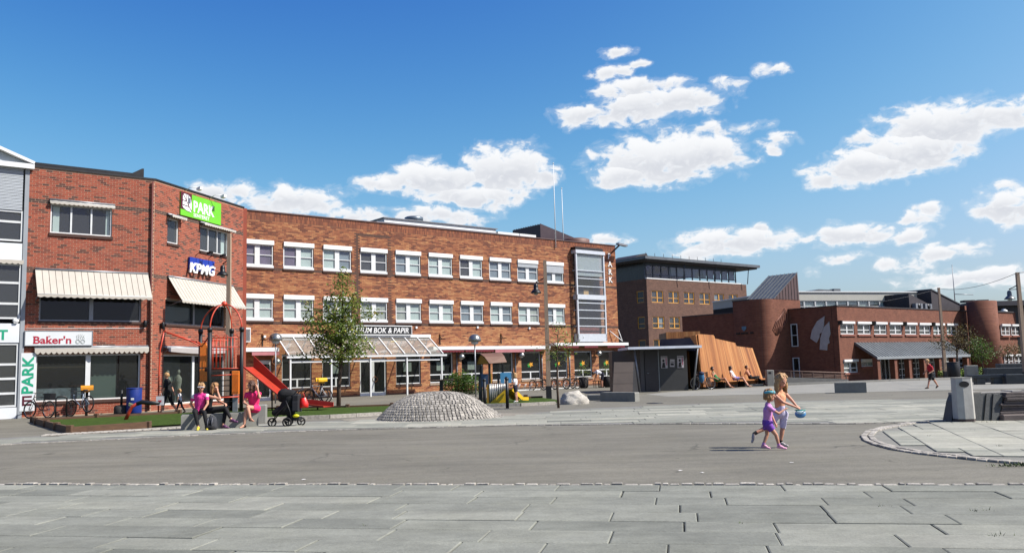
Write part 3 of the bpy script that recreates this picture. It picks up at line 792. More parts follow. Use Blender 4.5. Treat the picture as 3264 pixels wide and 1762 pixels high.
    b = MB(); b.box(-4.5, 0.3, 2.0, -2.6, 3.2, 2.06); b.build('ceiling_panel', mat('warm_ceiling', (150, 126, 84), 0.8, 0.1, 1), t)
    o = win(t, MBm, 0.8, 5.7, 0.25, 2.5, [(3.15, .16)], (), 0.07, frame=m_wframe, glass=m_glass_dk)
    o['label'] = 'boutique shop window behind the climbing tower'
    b = MB(MBm); b.box(0.9, 0.7, 0.3, 3.0, 0.74, 2.45); b.build('display_panel', mat('pale_backdrop', (104, 118, 112), 0.8, 0.25, 2), t)
    for u, h in ((1.75, 1.55), (2.55, 1.6)):
        b = MB(MBm); b.tube([(u, 0.45, 0.3), (u, 0.45, 0.75), (u, 0.45, 1.0), (u, 0.45, 1.2), (u, 0.45, 1.4), (u, 0.45, h)], [0.05, 0.13, 0.11, 0.15, 0.16, 0.05], 8); b.ell((u, 0.45, h + 0.13), (0.08, 0.09, 0.12), 10, 8); b.build('mannequin', mat('mannequin_cloth', (168, 166, 150), 0.8, 0.35, 5), t)
    # downpipe and cables
    b = MB(); b.tube([(-0.12, -0.09, 0.05), (-0.12, -0.09, H - 0.1)], 0.045, 8); b.build('downpipe', mat('brown_pipe', (112, 58, 48), 0.6, 0.1, 4), t)
    b = MB(); b.tube([(-4.95, -0.02, 3.62), (-0.3, -0.02, 3.66)], 0.012, 5); b.build('cable', m_white, t)
    return t
red_building()

def red_building_fittings():
    MBm = Matrix.Rotation(A38, 4, 'Z')
    awning('awning', 'large cream awning with dark pinstripes above the bakery sign', GC, A38, None, -4.68, -0.24, 6.08, 0.8, 1.1, 0.13, 18, 'awnings on the red brick building')
    awning('awning', 'large plain cream awning on the chamfered brick front under the blue sign', GC, A38, MBm, 0.96, 6.28, 6.08, 0.82, 1.13, 0.12, 22, 'awnings on the red brick building')
    awning('awning', 'short scalloped awning over the three-pane top window left of the corner', GC, A38, None, -4.22, -1.68, 9.04, 0.16, 0.1, 0.09, 14, 'awnings on the red brick building')
    awning('awning', 'short scalloped awning over the narrow top window on the chamfered front', GC, A38, MBm, 0.85, 1.95, 8.96, 0.32, 0.07, 0.1, 7, 'awnings on the red brick building')
    awning('awning', 'short scalloped awning over the three-pane window under the green sign', GC, A38, MBm, 3.35, 6.1, 8.98, 0.32, 0.07, 0.1, 14, 'awnings on the red brick building')
    awning('awning', 'rolled cream awning with pinstriped valance just under the bakery sign', GC, A38, None, -4.62, -0.18, 2.86, 0.2, 0.06, 0.24, 22, 'awnings on the red brick building')
    awning('awning', 'rolled pale grey awning over the boutique window', GC, A38, MBm, 0.75, 5.9, 2.85, 0.3, 0.06, 0.24, 1, 'awnings on the red brick building', mat('grey_awning', (176, 170, 166), 0.85, 0.05, 3))
    # Baker'n sign
    t = thing('shop_sign', "white sign box reading Baker'n with a steaming pretzel drawing", 'sign', GC, A38)
    b = MB(); b.box(-4.99, -0.17, 2.91, -2.46, -0.02, 3.53); b.build('sign_box', mat('sign_white', (214, 218, 218), 0.4, 0.03, 2), t)
    b = MB()
    for q in ((-5.0, 2.90, -2.45, 2.93), (-5.0, 3.51, -2.45, 3.54), (-5.0, 2.93, -4.97, 3.51), (-2.48, 2.93, -2.45, 3.51)): b.box(q[0], -0.185, q[1], q[2], -0.168, q[3])
    b.build('sign_frame', m_grey_metal, t)
    m_txt = mat('sign_crimson', (176, 30, 56), 0.5, 0.04, 4)
    text_mesh('lettering', "Baker'n", 0.42, m_txt, t, (-4.675, -0.172, 3.0), depth=0.006, bold=0.010, fit=1.4)
    b = MB()      # serifs on B, k, r, n
    for u, v, w in ((-4.69, 3.0, 0.10), (-4.69, 3.275, .10), (-4.12, 3.0, 0.10), (-4.13, 3.285, .07)): b.box(u, -0.181, v - 0.004, u + w, -0.1665, v + 0.024)
    b.build('serif', m_txt, t)
    b = MB(); g = mat('sign_grey', (140, 148, 144), 0.5, 0.03, 4)
    for cx in (-3.03, -2.84):
        b.torus((cx, -0.173, 3.07), 0.085, 0.008, 'y', 24, 5); b.torus((cx, -0.173, 3.07), 0.055, 0.006, 'y', 20, 5)
    for i in range(5):
        u = -3.07 + i * 0.068; b.tube([(u + 0.022 * math.sin(k * 1.5), -0.173, 3.17 + 0.036 * k + (0.03 if i in (1, 2, 3) else 0) * k / 4) for k in range(6)], 0.008, 5)
    b.build('pretzel_drawing', g, t)
    # PARK senteret sign
    t = thing('shop_sign', 'green PARK SENTERET sign with a dark red leaf emblem panel', 'sign', GC, A38)
    gm_ = mat('sign_green', (112, 200, 44), 0.45, 0.03, 2)
    b = MB(MBm); b.box(1.8, -0.07, 9.08, 5.12, -0.02, 10.2); b.build('green_panel', gm_, t)
    b = MB(MBm); b.box(1.8, -0.08, 9.38, 2.65, -0.07, 10.2); b.build('emblem_panel', mat('sign_maroon', (96, 20, 40), 0.45, 0.03, 2), t)
    w_ = mat('sign_letter_white', (238, 240, 238), 0.4, 0.02, 2)
    b = MB(MBm); N = 20; cx, cz = 2.27, 9.76
    out = [(1.92, 9.5), (2.0, 9.44), (2.25, 9.35), (2.6, 9.32), (2.62, 9.7), (2.56, 9.95), (2.45, 10.08), (2.3, 10.13), (2.02, 10.12), (1.94, 10.05)]
    b.prism([(u, v) for u, v in out], -0.095, -0.082); b.build('leaf_emblem', w_, t)
    b = MB(MBm)
    for p, q in (((1.95, 10.1), (2.6, 9.36)), ((2.2, 9.82), (2.2, 10.12)), ((2.38, 9.6), (2.38, 10.1)), ((1.93, 9.8), (2.22, 9.8)), ((1.93, 9.58), (2.42, 9.56))): b.bar((p[0], -0.097, p[1]), (q[0], -0.097, q[1]), 0.01, 0.045, up=(0, 0, 1))
    b.build('leaf_veins', mat('sign_maroon', (0, 0, 0)), t)
    def tb(nm, s, size, m_, u, v, y, **k): return text_mesh(nm, s, size, m_, t, tuple(MBm @ Vector((u, y, v))), rot=(math.pi / 2, 0, A38), **k)
    tb('lettering', 'PARK', 0.74, w_, 2.8, 9.41, -0.074, depth=0.008, bold=0.020, fit=1.72)
    tb('lettering', 'SENTERET', 0.23, w_, 2.8, 9.16, -0.074, depth=0.006, bold=0.002, fit=1.3)
    # KPMG sign
    t = thing('office_sign', 'blue four-panel KPMG sign with white raised letters', 'sign', GC, A38)
    for i in range(4):
        b = MB(MBm); u = 2.47 + i * 0.51; b.box(u, -0.14, 6.55, u + 0.485, -0.05, 7.15); b.build('blue_panel', mat('sign_blue', (30, 62, 168), 0.4, 0.05, 3), t)
    tb('lettering', 'KPMG', 0.66, w_, 2.36, 6.42, -0.19, depth=0.03, bold=0.018, shear=0.22, fit=2.1)
    # sign floodlights and wall lamps
    for i, (u, v, lab, m_) in enumerate(((2.2, 10.3, 'white floodlight on an arm above the leaf emblem of the green sign', m_white), (4.2, 10.3, 'white floodlight on an arm above the letters of the green sign', m_white), (3.1, 7.3, 'black spotlight on an arm over the K and P of the blue sign', m_black), (4.2, 7.3, 'black spotlight on an arm over the right end of the blue sign', m_black))):
        t = thing('floodlight', lab, 'lamp', GC, A38, 'spotlights over the wall signs')
        b = MB(MBm); b.tube([(u, -0.01, v), (u, -0.3, v + 0.16), (u + 0.25, -0.6, v + 0.16)], 0.018, 6); b.build('arm', m_, t)
        b = MB(MBm); b.prism([(-0.52, v + .13), (-0.74, v + .2), (-0.72, v + .06), (-0.54, v + .01)], u + 0.14, u + 0.36, 'yz'); b.build('lamp_head', m_, t)
    for (M_, u, v, lab) in ((None, -0.34, 3.85, 'small black wall lamp on the bakery side of the corner'), (MBm, 0.55, 3.8, 'small black wall lamp just right of the corner pipe')):
        t = thing('wall_lamp', lab, 'lamp', GC, A38, 'black wall lamps')
        b = MB(M_); b.box(u - 0.05, -0.06, v - 0.1, u + 0.05, 0.0, v + 0.1); b.build('bracket', m_black, t)
        b = MB(M_); b.lathe([(0.06, -0.16), (0.075, -0.14), (0.075, 0.12), (0.05, 0.16)], 12, (u, -0.14, v)); b.build('lamp_body', m_black, t)
    # vertical PARK banner at the foot of the wall
    t = thing('banner_sign', 'tall white sign with green PARK lettering reading upwards', 'sign', GC, A38)
    b = MB(); b.box(-5.09, -0.13, 0.28, -4.55, -0.05, 2.62); b.build('board', mat('sign_white', (0, 0, 0)), t)
    g_ = mat('sign_teal', (20, 164, 124), 0.5, 0.04, 3)
    text_mesh('lettering', 'PARK', 0.56, g_, t, (-4.64, -0.135, 0.98), rot=(math.pi / 2, -math.pi / 2, 0), depth=0.006, bold=0.016, fit=1.52)
    b = MB(); mr = mat('sign_maroon', (0, 0, 0))
    for v in (0.5, 0.66, 0.82): b.box(-5.0, -0.142, v, -4.66, -0.132, v + 0.07)
    b.box(-5.0, -0.143, 0.57, -4.93, -0.131, 0.84); b.build('maroon_mark', mr, t)
red_building_fittings()

# ---------------------------------------------------------------- white glazed building at the left edge
def white_building():
    t = thing('glazed_building', 'white panelled building with tall windows and gable at the left edge', 'building', GC, A38)
    m_pan = mat('white_panel', (216, 220, 222), 0.5, 0.05, 2, dirt=0.05)
    b = MB(); b.box(-5.16, -0.12, 0, -5.0, 0.3, 10.3); b.box(-12.1, -0.12, 0, -11.9, .3, 10.3); b.build('corner_post', mat('grey_post', (158, 164, 168), 0.5, 0.06, 3), t)
    cols = [(-6.86, -5.18), (-8.6, -6.92), (-10.3, -8.66), (-11.9, -10.36)]
    bands = [(7.10, 6.40), (3.82, 3.04), (0.45, 0.0)]
    for hi, lo in bands:
        for a, c in cols:
            b = MB(); b.box(a, -0.1, lo + 0.004, c, 0.0, hi - 0.004); b.build('panel', m_pan, t)
    wins = [(7.18, 8.45, [7.98]), (4.0, 6.25, [4.62, 5.47]), (0.47, 3.02, [1.01, 1.6, 2.17])]
    for lo, hi, bars in wins:
        for a, c in cols:
            o = win(t, None, a, c, lo, hi, (), [(a + .05, c - .05, v, 0.09) for v in bars], -0.06, fr=0.07, frame=m_wframe)
    for a, c in cols:
        b = MB()
        for k in range(30): b.box(a + 0.05, -0.1 + 0.012 * (k % 2), 8.47 + k * 0.059, c - 0.05, -0.07, 8.515 + k * 0.059)
        b.build('louvre_blind', mat('louvre', (186, 192, 196), 0.5, 0.04, 3), t)
    b = MB(); b.box(-12, 1.2, 0, -5.02, 12, 10.2); b.build('inner_wall', m_room, t)
    b = MB(); b.box(-12.2, -0.3, 10.22, -4.86, 0.3, 10.42); b.build('fascia', m_white, t)
    pk = -8.4
    b = MB(); b.prism([(-11.9, 10.42), (-4.95, 10.42), (pk, 11.72)], -0.1, 0.0); b.build('gable', mat('grey_gable', (176, 186, 190), 0.6, 0.06, 2), t)
    b = MB()
    for s, e in ((-4.86, pk), (-12.1, pk)): b.bar((s, -0.02, 10.47), (e, -0.02, 11.83), 0.6, 0.12)
    b.build('bargeboard', m_white, t)
    b = MB(); b.prism([(-12.1, 10.5), (pk, 11.86), (-4.86, 10.5)], 0.3, 12); b.build('roof', m_roof, t)
    b = MB(); scallop(b, -12, -5.12, 6.36, 0.14, -0.2, 34); b.box(-12, -0.2, 6.36, -5.12, -0.02, 6.40); b.build('awning_valance', m_awn, t)
    text_mesh('lettering', 'T', 0.55, mat('sign_teal', (0, 0, 0)), t, (-5.92, -0.105, 3.17), depth=0.004, bold=0.015)
    g = thing('goose_ornament', 'small white goose figure on the sill of the glazed building', 'ornament', GC, A38)
    b = MB(); b.ell((-5.32, -0.14, 3.92), (0.12, 0.07, 0.08)); b.tube([(-5.24, -0.14, 3.95), (-5.2, -0.14, 4.03), (-5.2, -0.14, 4.08)], [0.04, 0.022, 0.02], 8); b.ell((-5.19, -0.14, 4.1), (0.035, 0.03, 0.028)); b.box(-5.4, -0.18, 3.83, -5.26, -0.1, 3.87); b.build('body', m_white, g)
white_building()
# ---------------------------------------------------------------- long tan brick building
GM = (-14.949, 47.830, 0)
A39 = rad(39)
PITCHW = 2.513
def main_building():
    t = thing('brick_building', 'long three-storey tan brick building with two rows of white windows', 'building', GM, A39)
    H, U0, U1 = 10.78, -1.4, 29.75
    up = [-0.37 + PITCHW * i for i in range(10)]
    row1 = [(u, u + 1.92, 7.55, 9.0) for u in up]
    row2 = [(u, u + 1.92, 4.49, 5.9) for u in up]
    gw = [(2.08, 3.93), (4.61, 6.46), (9.66, 11.5), (12.2, 14.02), (14.72, 16.5), (17.3, 19.12), (19.87, 21.67), (22.5, 24.28), (24.96, 26.8), (27.51, 29.28)]
    ground = [(a, b, 0.62, 2.58) for a, b in gw] + [(0.62, 1.48, 0.0, 2.3), (7.1, 8.98, 0.0, 2.3)]
    bay = [(25.2, 27.9, 3.4, 9.95)]
    op = row1 + row2 + ground + bay
    b = MB(); wall_mesh(b, U0, U1, 0, H, op); b.build('wall', m_mortar_tan, t)
    def tn(u, v):
        band = (7.36 < v < 7.53) or (4.28 < v < 4.47) or (0 <= v < 0.1)
        fr = (6.8 < u < 7.03 and 4.45 < v < 9.95) or (9.16 < u < 9.38 and 4.45 < v < 9.95) or (6.8 < u < 9.38 and 9.82 < v < 9.98)
        if band or fr: return RNG.uniform(0.9, 1.0)
        near = any(abs((u - x) - 2.215) < 0.30 for x in up) and (5.0 < v < 5.25 or 8.0 < v < 8.25 or 7.6 < v < 7.7 or 4.55 < v < 4.65)
        q = 0.34 + 0.16 * vn(u * 0.5 + 5, v * 1.5) + 0.5 * vn(u * 1.7 + v * 31.7, v * 57.0) + RNG.uniform(-0.2, 0.2)
        q += 0.12 * sstep(4.2, 6.4, v) - 0.08 * sstep(4.5, 2.5, v)
        if near: q = max(q, RNG.uniform(0.7, 0.95))
        if q > 0.58: q = RNG.uniform(0.62, 0.8)
        return min(0.85, max(0, q))
    it = brick_items(U0, U1, 0.03, 10.28, op, tn)
    # soldier courses under the coping
    for r in range(2):
        v = 10.29 + r * 0.24; x = U0
        while x < U1 - 0.07:
            p = 0.006
            vs = [(x, -p, v), (x + 0.064, -p, v), (x + 0.064, 0, v), (x, 0, v), (x, -p, v + 0.228), (x + 0.064, -p, v + 0.228), (x + 0.064, 0, v + 0.228), (x, 0, v + 0.228)]
            it.append((vs, BOXF5, RNG.uniform(0.45, 0.75))); x += 0.076
    eye = Matrix.Rotation(-A39, 4, 'Z') @ (EYE - Vector(GM))
    pieces(t, 'brick', it, m_brick_tan, eye, 300, 'brick_courses')
    b = MB(); b.box(U0, -0.06, H, U1 + 0.06, 0.3, H + 0.06); b.build('coping', mat('coping_metal', (120, 96, 92), 0.5, 0.08, 2, metal=0.2), t)
    b = MB(); b.box(U0, 0.3, H - 0.5, U1, 14, H - 0.2); b.build('roof', m_roof, t)
    b = MB(); b.box(U1 - 0.25, 0.0, 0, U1, 14, H); b.box(U0, 13.8, 0, U1 - .25, 14, H); b.box(U0 - .25, 0, 0, U0, 14, H); b.build('side_wall', m_brick_tan, t)
    for lo, hi in ((2.75, 3.9), (6.3, 7.1)):
        b = MB(); b.box(U0, 0.23, lo, U1 - .26, 13.7, hi); b.build('floor_slab', m_room, t)
    b = MB(); b.box(U0, 1.6, 3.9, U1 - .26, 1.7, 10); b.box(U0, 3.2, 0, U1 - .26, 3.3, 2.75); b.build('inner_wall', m_room, t)
    # upper windows: one of each size, then copies
    def proto(v0, v1, vtop):
        f = MB(); cu = 0.96
        window_unit(f, 0.02, 1.90, v0, v1, 0.04, 0.06, [(cu, 0.30)], [(0.08, cu - .15, (v0 + v1) / 2, 0.045), (cu + .15, 1.84, (v0 + v1) / 2, 0.045)])
        o = f.build('window', m_wframe, t)
        for k, (a, c) in enumerate(((0.07, cu - 0.14), (cu + 0.14, 1.85))):
            g = MB(); g.quad((a, 0.085, v0 + .05), (c, 0.085, v0 + .05), (c, 0.085, v1 - .05), (a, 0.085, v1 - .05)); g.build('pane', m_glass, o)
            g = MB(); g.quad((a, 0.115, v0 + .03), (c, 0.115, v0 + .03), (c, 0.115, v1 - .03), (a, 0.115, v1 - .03)); q = g.build('curtain', m_blind, o)
            q.material_slots[0].link = 'OBJECT'; q.material_slots[0].material = m_blind
        g = MB(); g.bev(0, -0.10, v1, 1.92, 0.04, vtop, 0.012); g.build('shutter_box', m_white, o)
        g = MB(); g.box(-0.02, -0.07, v0 - 0.25, 1.94, 0.12, v0 - 0.14); g.build('sill', m_sill, o)
        g = MB(); g.box(0.0, -0.035, v0 - 0.138, 1.92, 0.10, v0 - 0.004); g.build('sill_flashing', m_wframe, o)
        return o
    styles = {1: 'LLDDDKBBWDKD' , 2: 'B'}
    st1 = ['ll', 'lb', 'bd', 'kk', 'db', 'bb', 'kb', 'dd', 'dd', 'dd']
    st2 = ['bb', 'bv', 'vv', 'vv', 'vb', 'bb', 'dd', 'bd', 'bv', 'db']
    pick = {'l': m_lilac, 'b': m_blind, 'v': m_vblind, 'd': mat('grey_interior', (132, 142, 152), 0.8, 0.2, 1.5), 'k': m_room}  # k: no cloth, a dark sheet painted as the unlit room behind
    for v0, v1, vt, st in ((7.69, 8.88, 9.13, st1), (4.65, 5.78, 6.03, st2)):
        p = proto(v0, v1, vt)
        for i, u in enumerate(up):
            o = p if i == 0 else copy_tree(p, t)
            o.location = (u, 0, 0)
            cs = [c for c in o.children if c.name.startswith('curtain')]
            for c, s in zip(cs, st[i]): c.material_slots[0].material = pick[s]
            if st is st1 and i in (8, 9):
                g = MB(); n = 6 if i == 8 else 12
                for k in range(n): g.box(0.03, -0.05, 8.87 - 0.045 * (k + 1), 1.89, 0.02 + 0.01 * (k % 2), 8.87 - 0.045 * k - 0.008)
                g.build('louvre_blind', mat('louvre', (0, 0, 0)), o)
    # ground floor windows
    for i, (a, b_) in enumerate(gw):
        cu = (a + b_) / 2; mu = cu if i != 0 else cu + 0.05
        o = win(t, None, a, b_, 0.64, 2.56, (), [(a + .05, b_ - .05, 1.16, 0.07)], 0.08, glass=m_glass_dk, frame=m_wframe)
        f = MB(); f.box(mu - 0.05, 0.085, 0.7, mu + 0.05, 0.15, 1.13); f.build('mullion', m_wframe, o)
        f = MB(); f.box(a - 0.03, -0.05, 0.5, b_ + 0.03, 0.1, 0.615); f.build('sill', m_sill if i < 3 else mat('stone_sill', (170, 150, 130), 0.8, 0.1, 5), o)
        if i in (1, 2, 3, 4):
            f = MB(); f.box(cu - 0.30, 0.14, 1.42, cu + 0.3, 0.145, 1.98); f.build('paper_notice', mat('notice_paper', (196, 200, 188), 0.7, 0.12, 6), o)
        if i >= 6:   # leaf-shaped sticker
            for (du, dv, s, m_) in ((-0.1, 1.62, 0.22, mat('sticker_green', (40, 150, 60), 0.5, 0.1, 5)), (0.08, 1.68, 0.24, mat('sticker_orange', (214, 150, 40), 0.5, 0.1, 5))):
                f = MB(); pts = [(cu + du + s * (1.0 if k % 2 == 0 else 0.45) * math.cos(k * math.pi / 5 + du * 9), dv + s * (0.9 if k % 2 == 0 else 0.4) * math.sin(k * math.pi / 5 + du * 9)) for k in range(10)]
                f.prism(pts, 0.105 - du * 0.02, 0.115 - du * 0.02); f.build('leaf_sticker', m_, o)
    # entrance doors
    for (a, b_, two) in ((7.12, 8.96, True), (0.64, 1.46, False)):
        f = MB(); window_unit(f, a, b_, 0.0, 2.28, 0.08, 0.09, [((a + b_) / 2, 0.2)] if two else [], [])
        o = f.build('door', m_wframe, t)
        f = MB(); f.box(a + .09, 0.09, 0.09, b_ - .09, 0.14, 0.22); f.box(a + .09, 0.085, 2.06, b_ - .09, 0.145, 2.19); f.build('door_rail', m_wframe, o)
        f = MB(); f.quad((a + .05, 0.12, .05), (b_ - .05, 0.12, .05), (b_ - .05, 0.12, 2.24), (a + .05, 0.12, 2.24)); f.build('pane', m_glass_dk, o)
        if two:
            f = MB(); f.torus(((a + b_) / 2 + 0.14, 0.06, 1.0), 0.16, 0.016, 'y', 20, 6); f.build('door_handle', mat('brass', (150, 96, 60), 0.35, 0.1, 5, metal=0.7), o)
    # white fascia and its awnings
    for a, b_, lo, hi in ((U0, 1.68, 2.76, 2.98), (12.15, 22.2, 2.76, 2.98), (22.62, 30.3, 2.97, 3.18)):
        f = MB(); f.box(a, -0.52, lo, b_, 0.0, hi); f.build('fascia', m_white, t)
    for i, (a, b_, v, m_) in enumerate(((0.1, 1.7, 2.75, m_pink_awn), (12.4, 14.6, 2.75, m_red_awn), (14.7, 17.1, 2.75, m_red_awn), (17.2, 19.8, 2.75, m_pink_awn), (19.9, 22.1, 2.75, m_red_awn), (23.0, 25.0, 2.95, m_red_awn), (25.6, 27.0, 2.95, m_red_awn), (28.0, 29.9, 2.95, m_red_awn))):
        f = MB(); f.box(a, -0.48, v - 0.05, b_, -0.06, v - 0.004); scallop(f, a, b_, v - 0.004, 0.16 if m_ is m_red_awn else 0.2, -0.50, max(4, int((b_ - a) / 0.22)), wave=0.3 if m_ is m_red_awn else 0.0); f.build('awning_valance', m_, t)
    # downpipes between windows on the ground floor
    for u in (14.3, 19.3, 21.75, 24.45):
        f = MB(); f.tube([(u, -0.06, 0.02), (u, -0.06, 2.74)], 0.04, 8); f.build('downpipe', m_grey_metal, t)
    # glass bay
    f = MB(); g0, g1, y0 = 25.12, 28.0, -0.45
    for u in (g0, g1): f.box(u - 0.06, y0, 3.3, u + 0.06, y0 + 0.14, 9.9)
    f.box(g0 - .1, y0 - .06, 9.88, g1 + .1, 0.0, 10.14); f.box(g0 - .06, y0 - .05, 6.42, g1 + .06, 0.0, 6.78); f.box(g0 - .06, y0, 3.25, g1 + .06, 0.0, 3.85)
    for v in (4.42, 5.02, 5.62, 6.16): f.box(g0 + .06, y0 + .02, v - .035, g1 - .06, y0 + .1, v + .035)
    for v in (7.4, 8.0, 8.6): f.box(g0 + .06, y0 + .02, v - .03, g1 - .06, y0 + .1, v + .03)
    for u in (g0, g1):
        for v in (4.42, 5.62, 7.4, 8.6): f.box(u - .05, y0 + .14, v - .03, u + .05, 0.0, v + .03)
    o = f.build('bay_window', mat('bay_metal', (206, 212, 216), 0.4, 0.06, 4, metal=0.2), t)
    f = MB(); f.quad((g0, y0 + .06, 3.85), (g1, y0 + .06, 3.85), (g1, y0 + .06, 9.88), (g0, y0 + .06, 9.88)); f.quad((g0, y0 + .06, 3.85), (g0, 0, 3.85), (g0, 0, 9.88), (g0, y0 + .06, 9.88)); f.quad((g1, y0 + .06, 3.85), (g1, 0, 3.85), (g1, 0, 9.88), (g1, y0 + .06, 9.88)); f.build('pane', m_glass, o)
    f = MB()
    for k in range(30): f.box(g0 + .08, y0 + .12, 8.22 + k * 0.054, g1 - .08, y0 + .14 + .012 * (k % 2), 8.26 + k * 0.054)
    f.build('louvre_blind', mat('louvre', (0, 0, 0)), o)
    f = MB(); f.box(g0 + .05, y0 + .15, 6.45, g1 - .05, 1.5, 6.6); f.box(g0 + .05, y0 + .15, 3.4, g1 - .05, 1.5, 3.8); f.build('bay_floor', mat('pale_floor', (150, 150, 142), 0.7, 0.1, 3), o)
    f = MB(); f.box(g0 + .3, -0.1, 3.8, g1 - .4, 0.3, 4.35); f.build('shelf', mat('box_files', (130, 60, 56), 0.7, 0.6, 9), o)
    f = MB(); f.box(26.0, -0.2, 6.6, 26.5, -.16, 7.15); f.build('picture_frame', mat('pale_wood', (190, 150, 96), 0.6, 0.1, 5), o)
    f = MB(); f.box(g0 - .12, -0.5, 10.14, g1 - .1, 0.0, 10.36); f.build('bay_cap', m_dark, o)
    # vertical PARK letters
    wl = mat('letter_white', (232, 232, 228), 0.5, 0.03, 3)
    for k, ch in enumerate('PARK'):
        text_mesh('wall_letter', ch, 0.62, wl, t, (28.86, -0.04, 9.72 - k * 0.615), depth=0.02, bold=0.004)
        f = MB()
        for du in ({'P': (0.0,), 'A': (0.0, 0.33), 'R': (0.0, 0.3), 'K': (0.0, 0.3)}[ch]): f.box(28.83 + du, -0.061, 9.712 - k * 0.615, 29.0 + du, -0.018, 9.745 - k * 0.615)
        f.build('letter_serif', wl, t)
    # roof things
    f = MB(); f.box(10.1, 2.0, H - .3, 19.45, 6, 11.55); f.build('roof_plant_room', m_white, t)
    f = MB(); f.box(9.4, 1.8, H + .30, 19.3, 1.99, H + 0.48); f.box(10.0, 1.9, 11.551, 19.55, 6.1, 11.61); f.build('roof_trim', m_grey_metal, t)
    f = MB(); f.lathe([(0.55, 0), (0.55, 0.35), (0.66, 0.36), (0.66, 0.62), (0.55, 0.68)], 24, (13.8, 4.2, 11.61)); f.build('roof_vent', mat('galvanised', (120, 132, 142), 0.4, 0.1, 3, metal=0.5), t)
    f = MB(); f.box(19.65, 2.0, H + .3, 23.3, 2.4, H + .64); f.build('roof_skylight', m_white, t)
    f = MB(); f.prism([(25.5, H - .2), (29.4, H - .2), (29.4, 11.83), (25.5, 12.75)], 4.0, 7.5); f.build('roof_wedge', mat('plum_metal', (72, 54, 60), 0.5, 0.1, 2), t)
    f = MB()
    for k in range(12): f.bar((25.5, 4.02 + k * 0.3, 12.78), (29.4, 4.02 + k * 0.3, 11.86), 0.03, 0.05)
    f.build('roof_seam', mat('plum_metal', (0, 0, 0)), t)
    f = MB(); f.lathe([(1.1, 0), (1.1, 0.8), (0.95, 0.86)], 24, (27.6, 2.2, H - .2)); f.build('roof_drum', mat('rust_metal', (120, 84, 72), 0.6, 0.1, 3), t)
    # air conditioner
    f = MB(); f.box(-0.24, -0.3, 3.3, 0.1, 0.0, 4.1); q = f.build('air_conditioner', m_white, t)
    f = MB()
    for k in range(16): f.box(-0.2, -0.312, 3.36 + k * 0.042, 0.06, -0.302, 3.38 + k * 0.042)
    f.build('grille', m_dark, q)
    # little wall boxes
    for u, v in ((11.1, 4.15), (16.0, 4.2), (20.6, 4.18), (0.95, 3.55)):
        f = MB(); f.box(u, -0.1, v, u + 0.13, -0.007, v + 0.13); f.build('junction_box', m_white, t)
    return t
main_building()

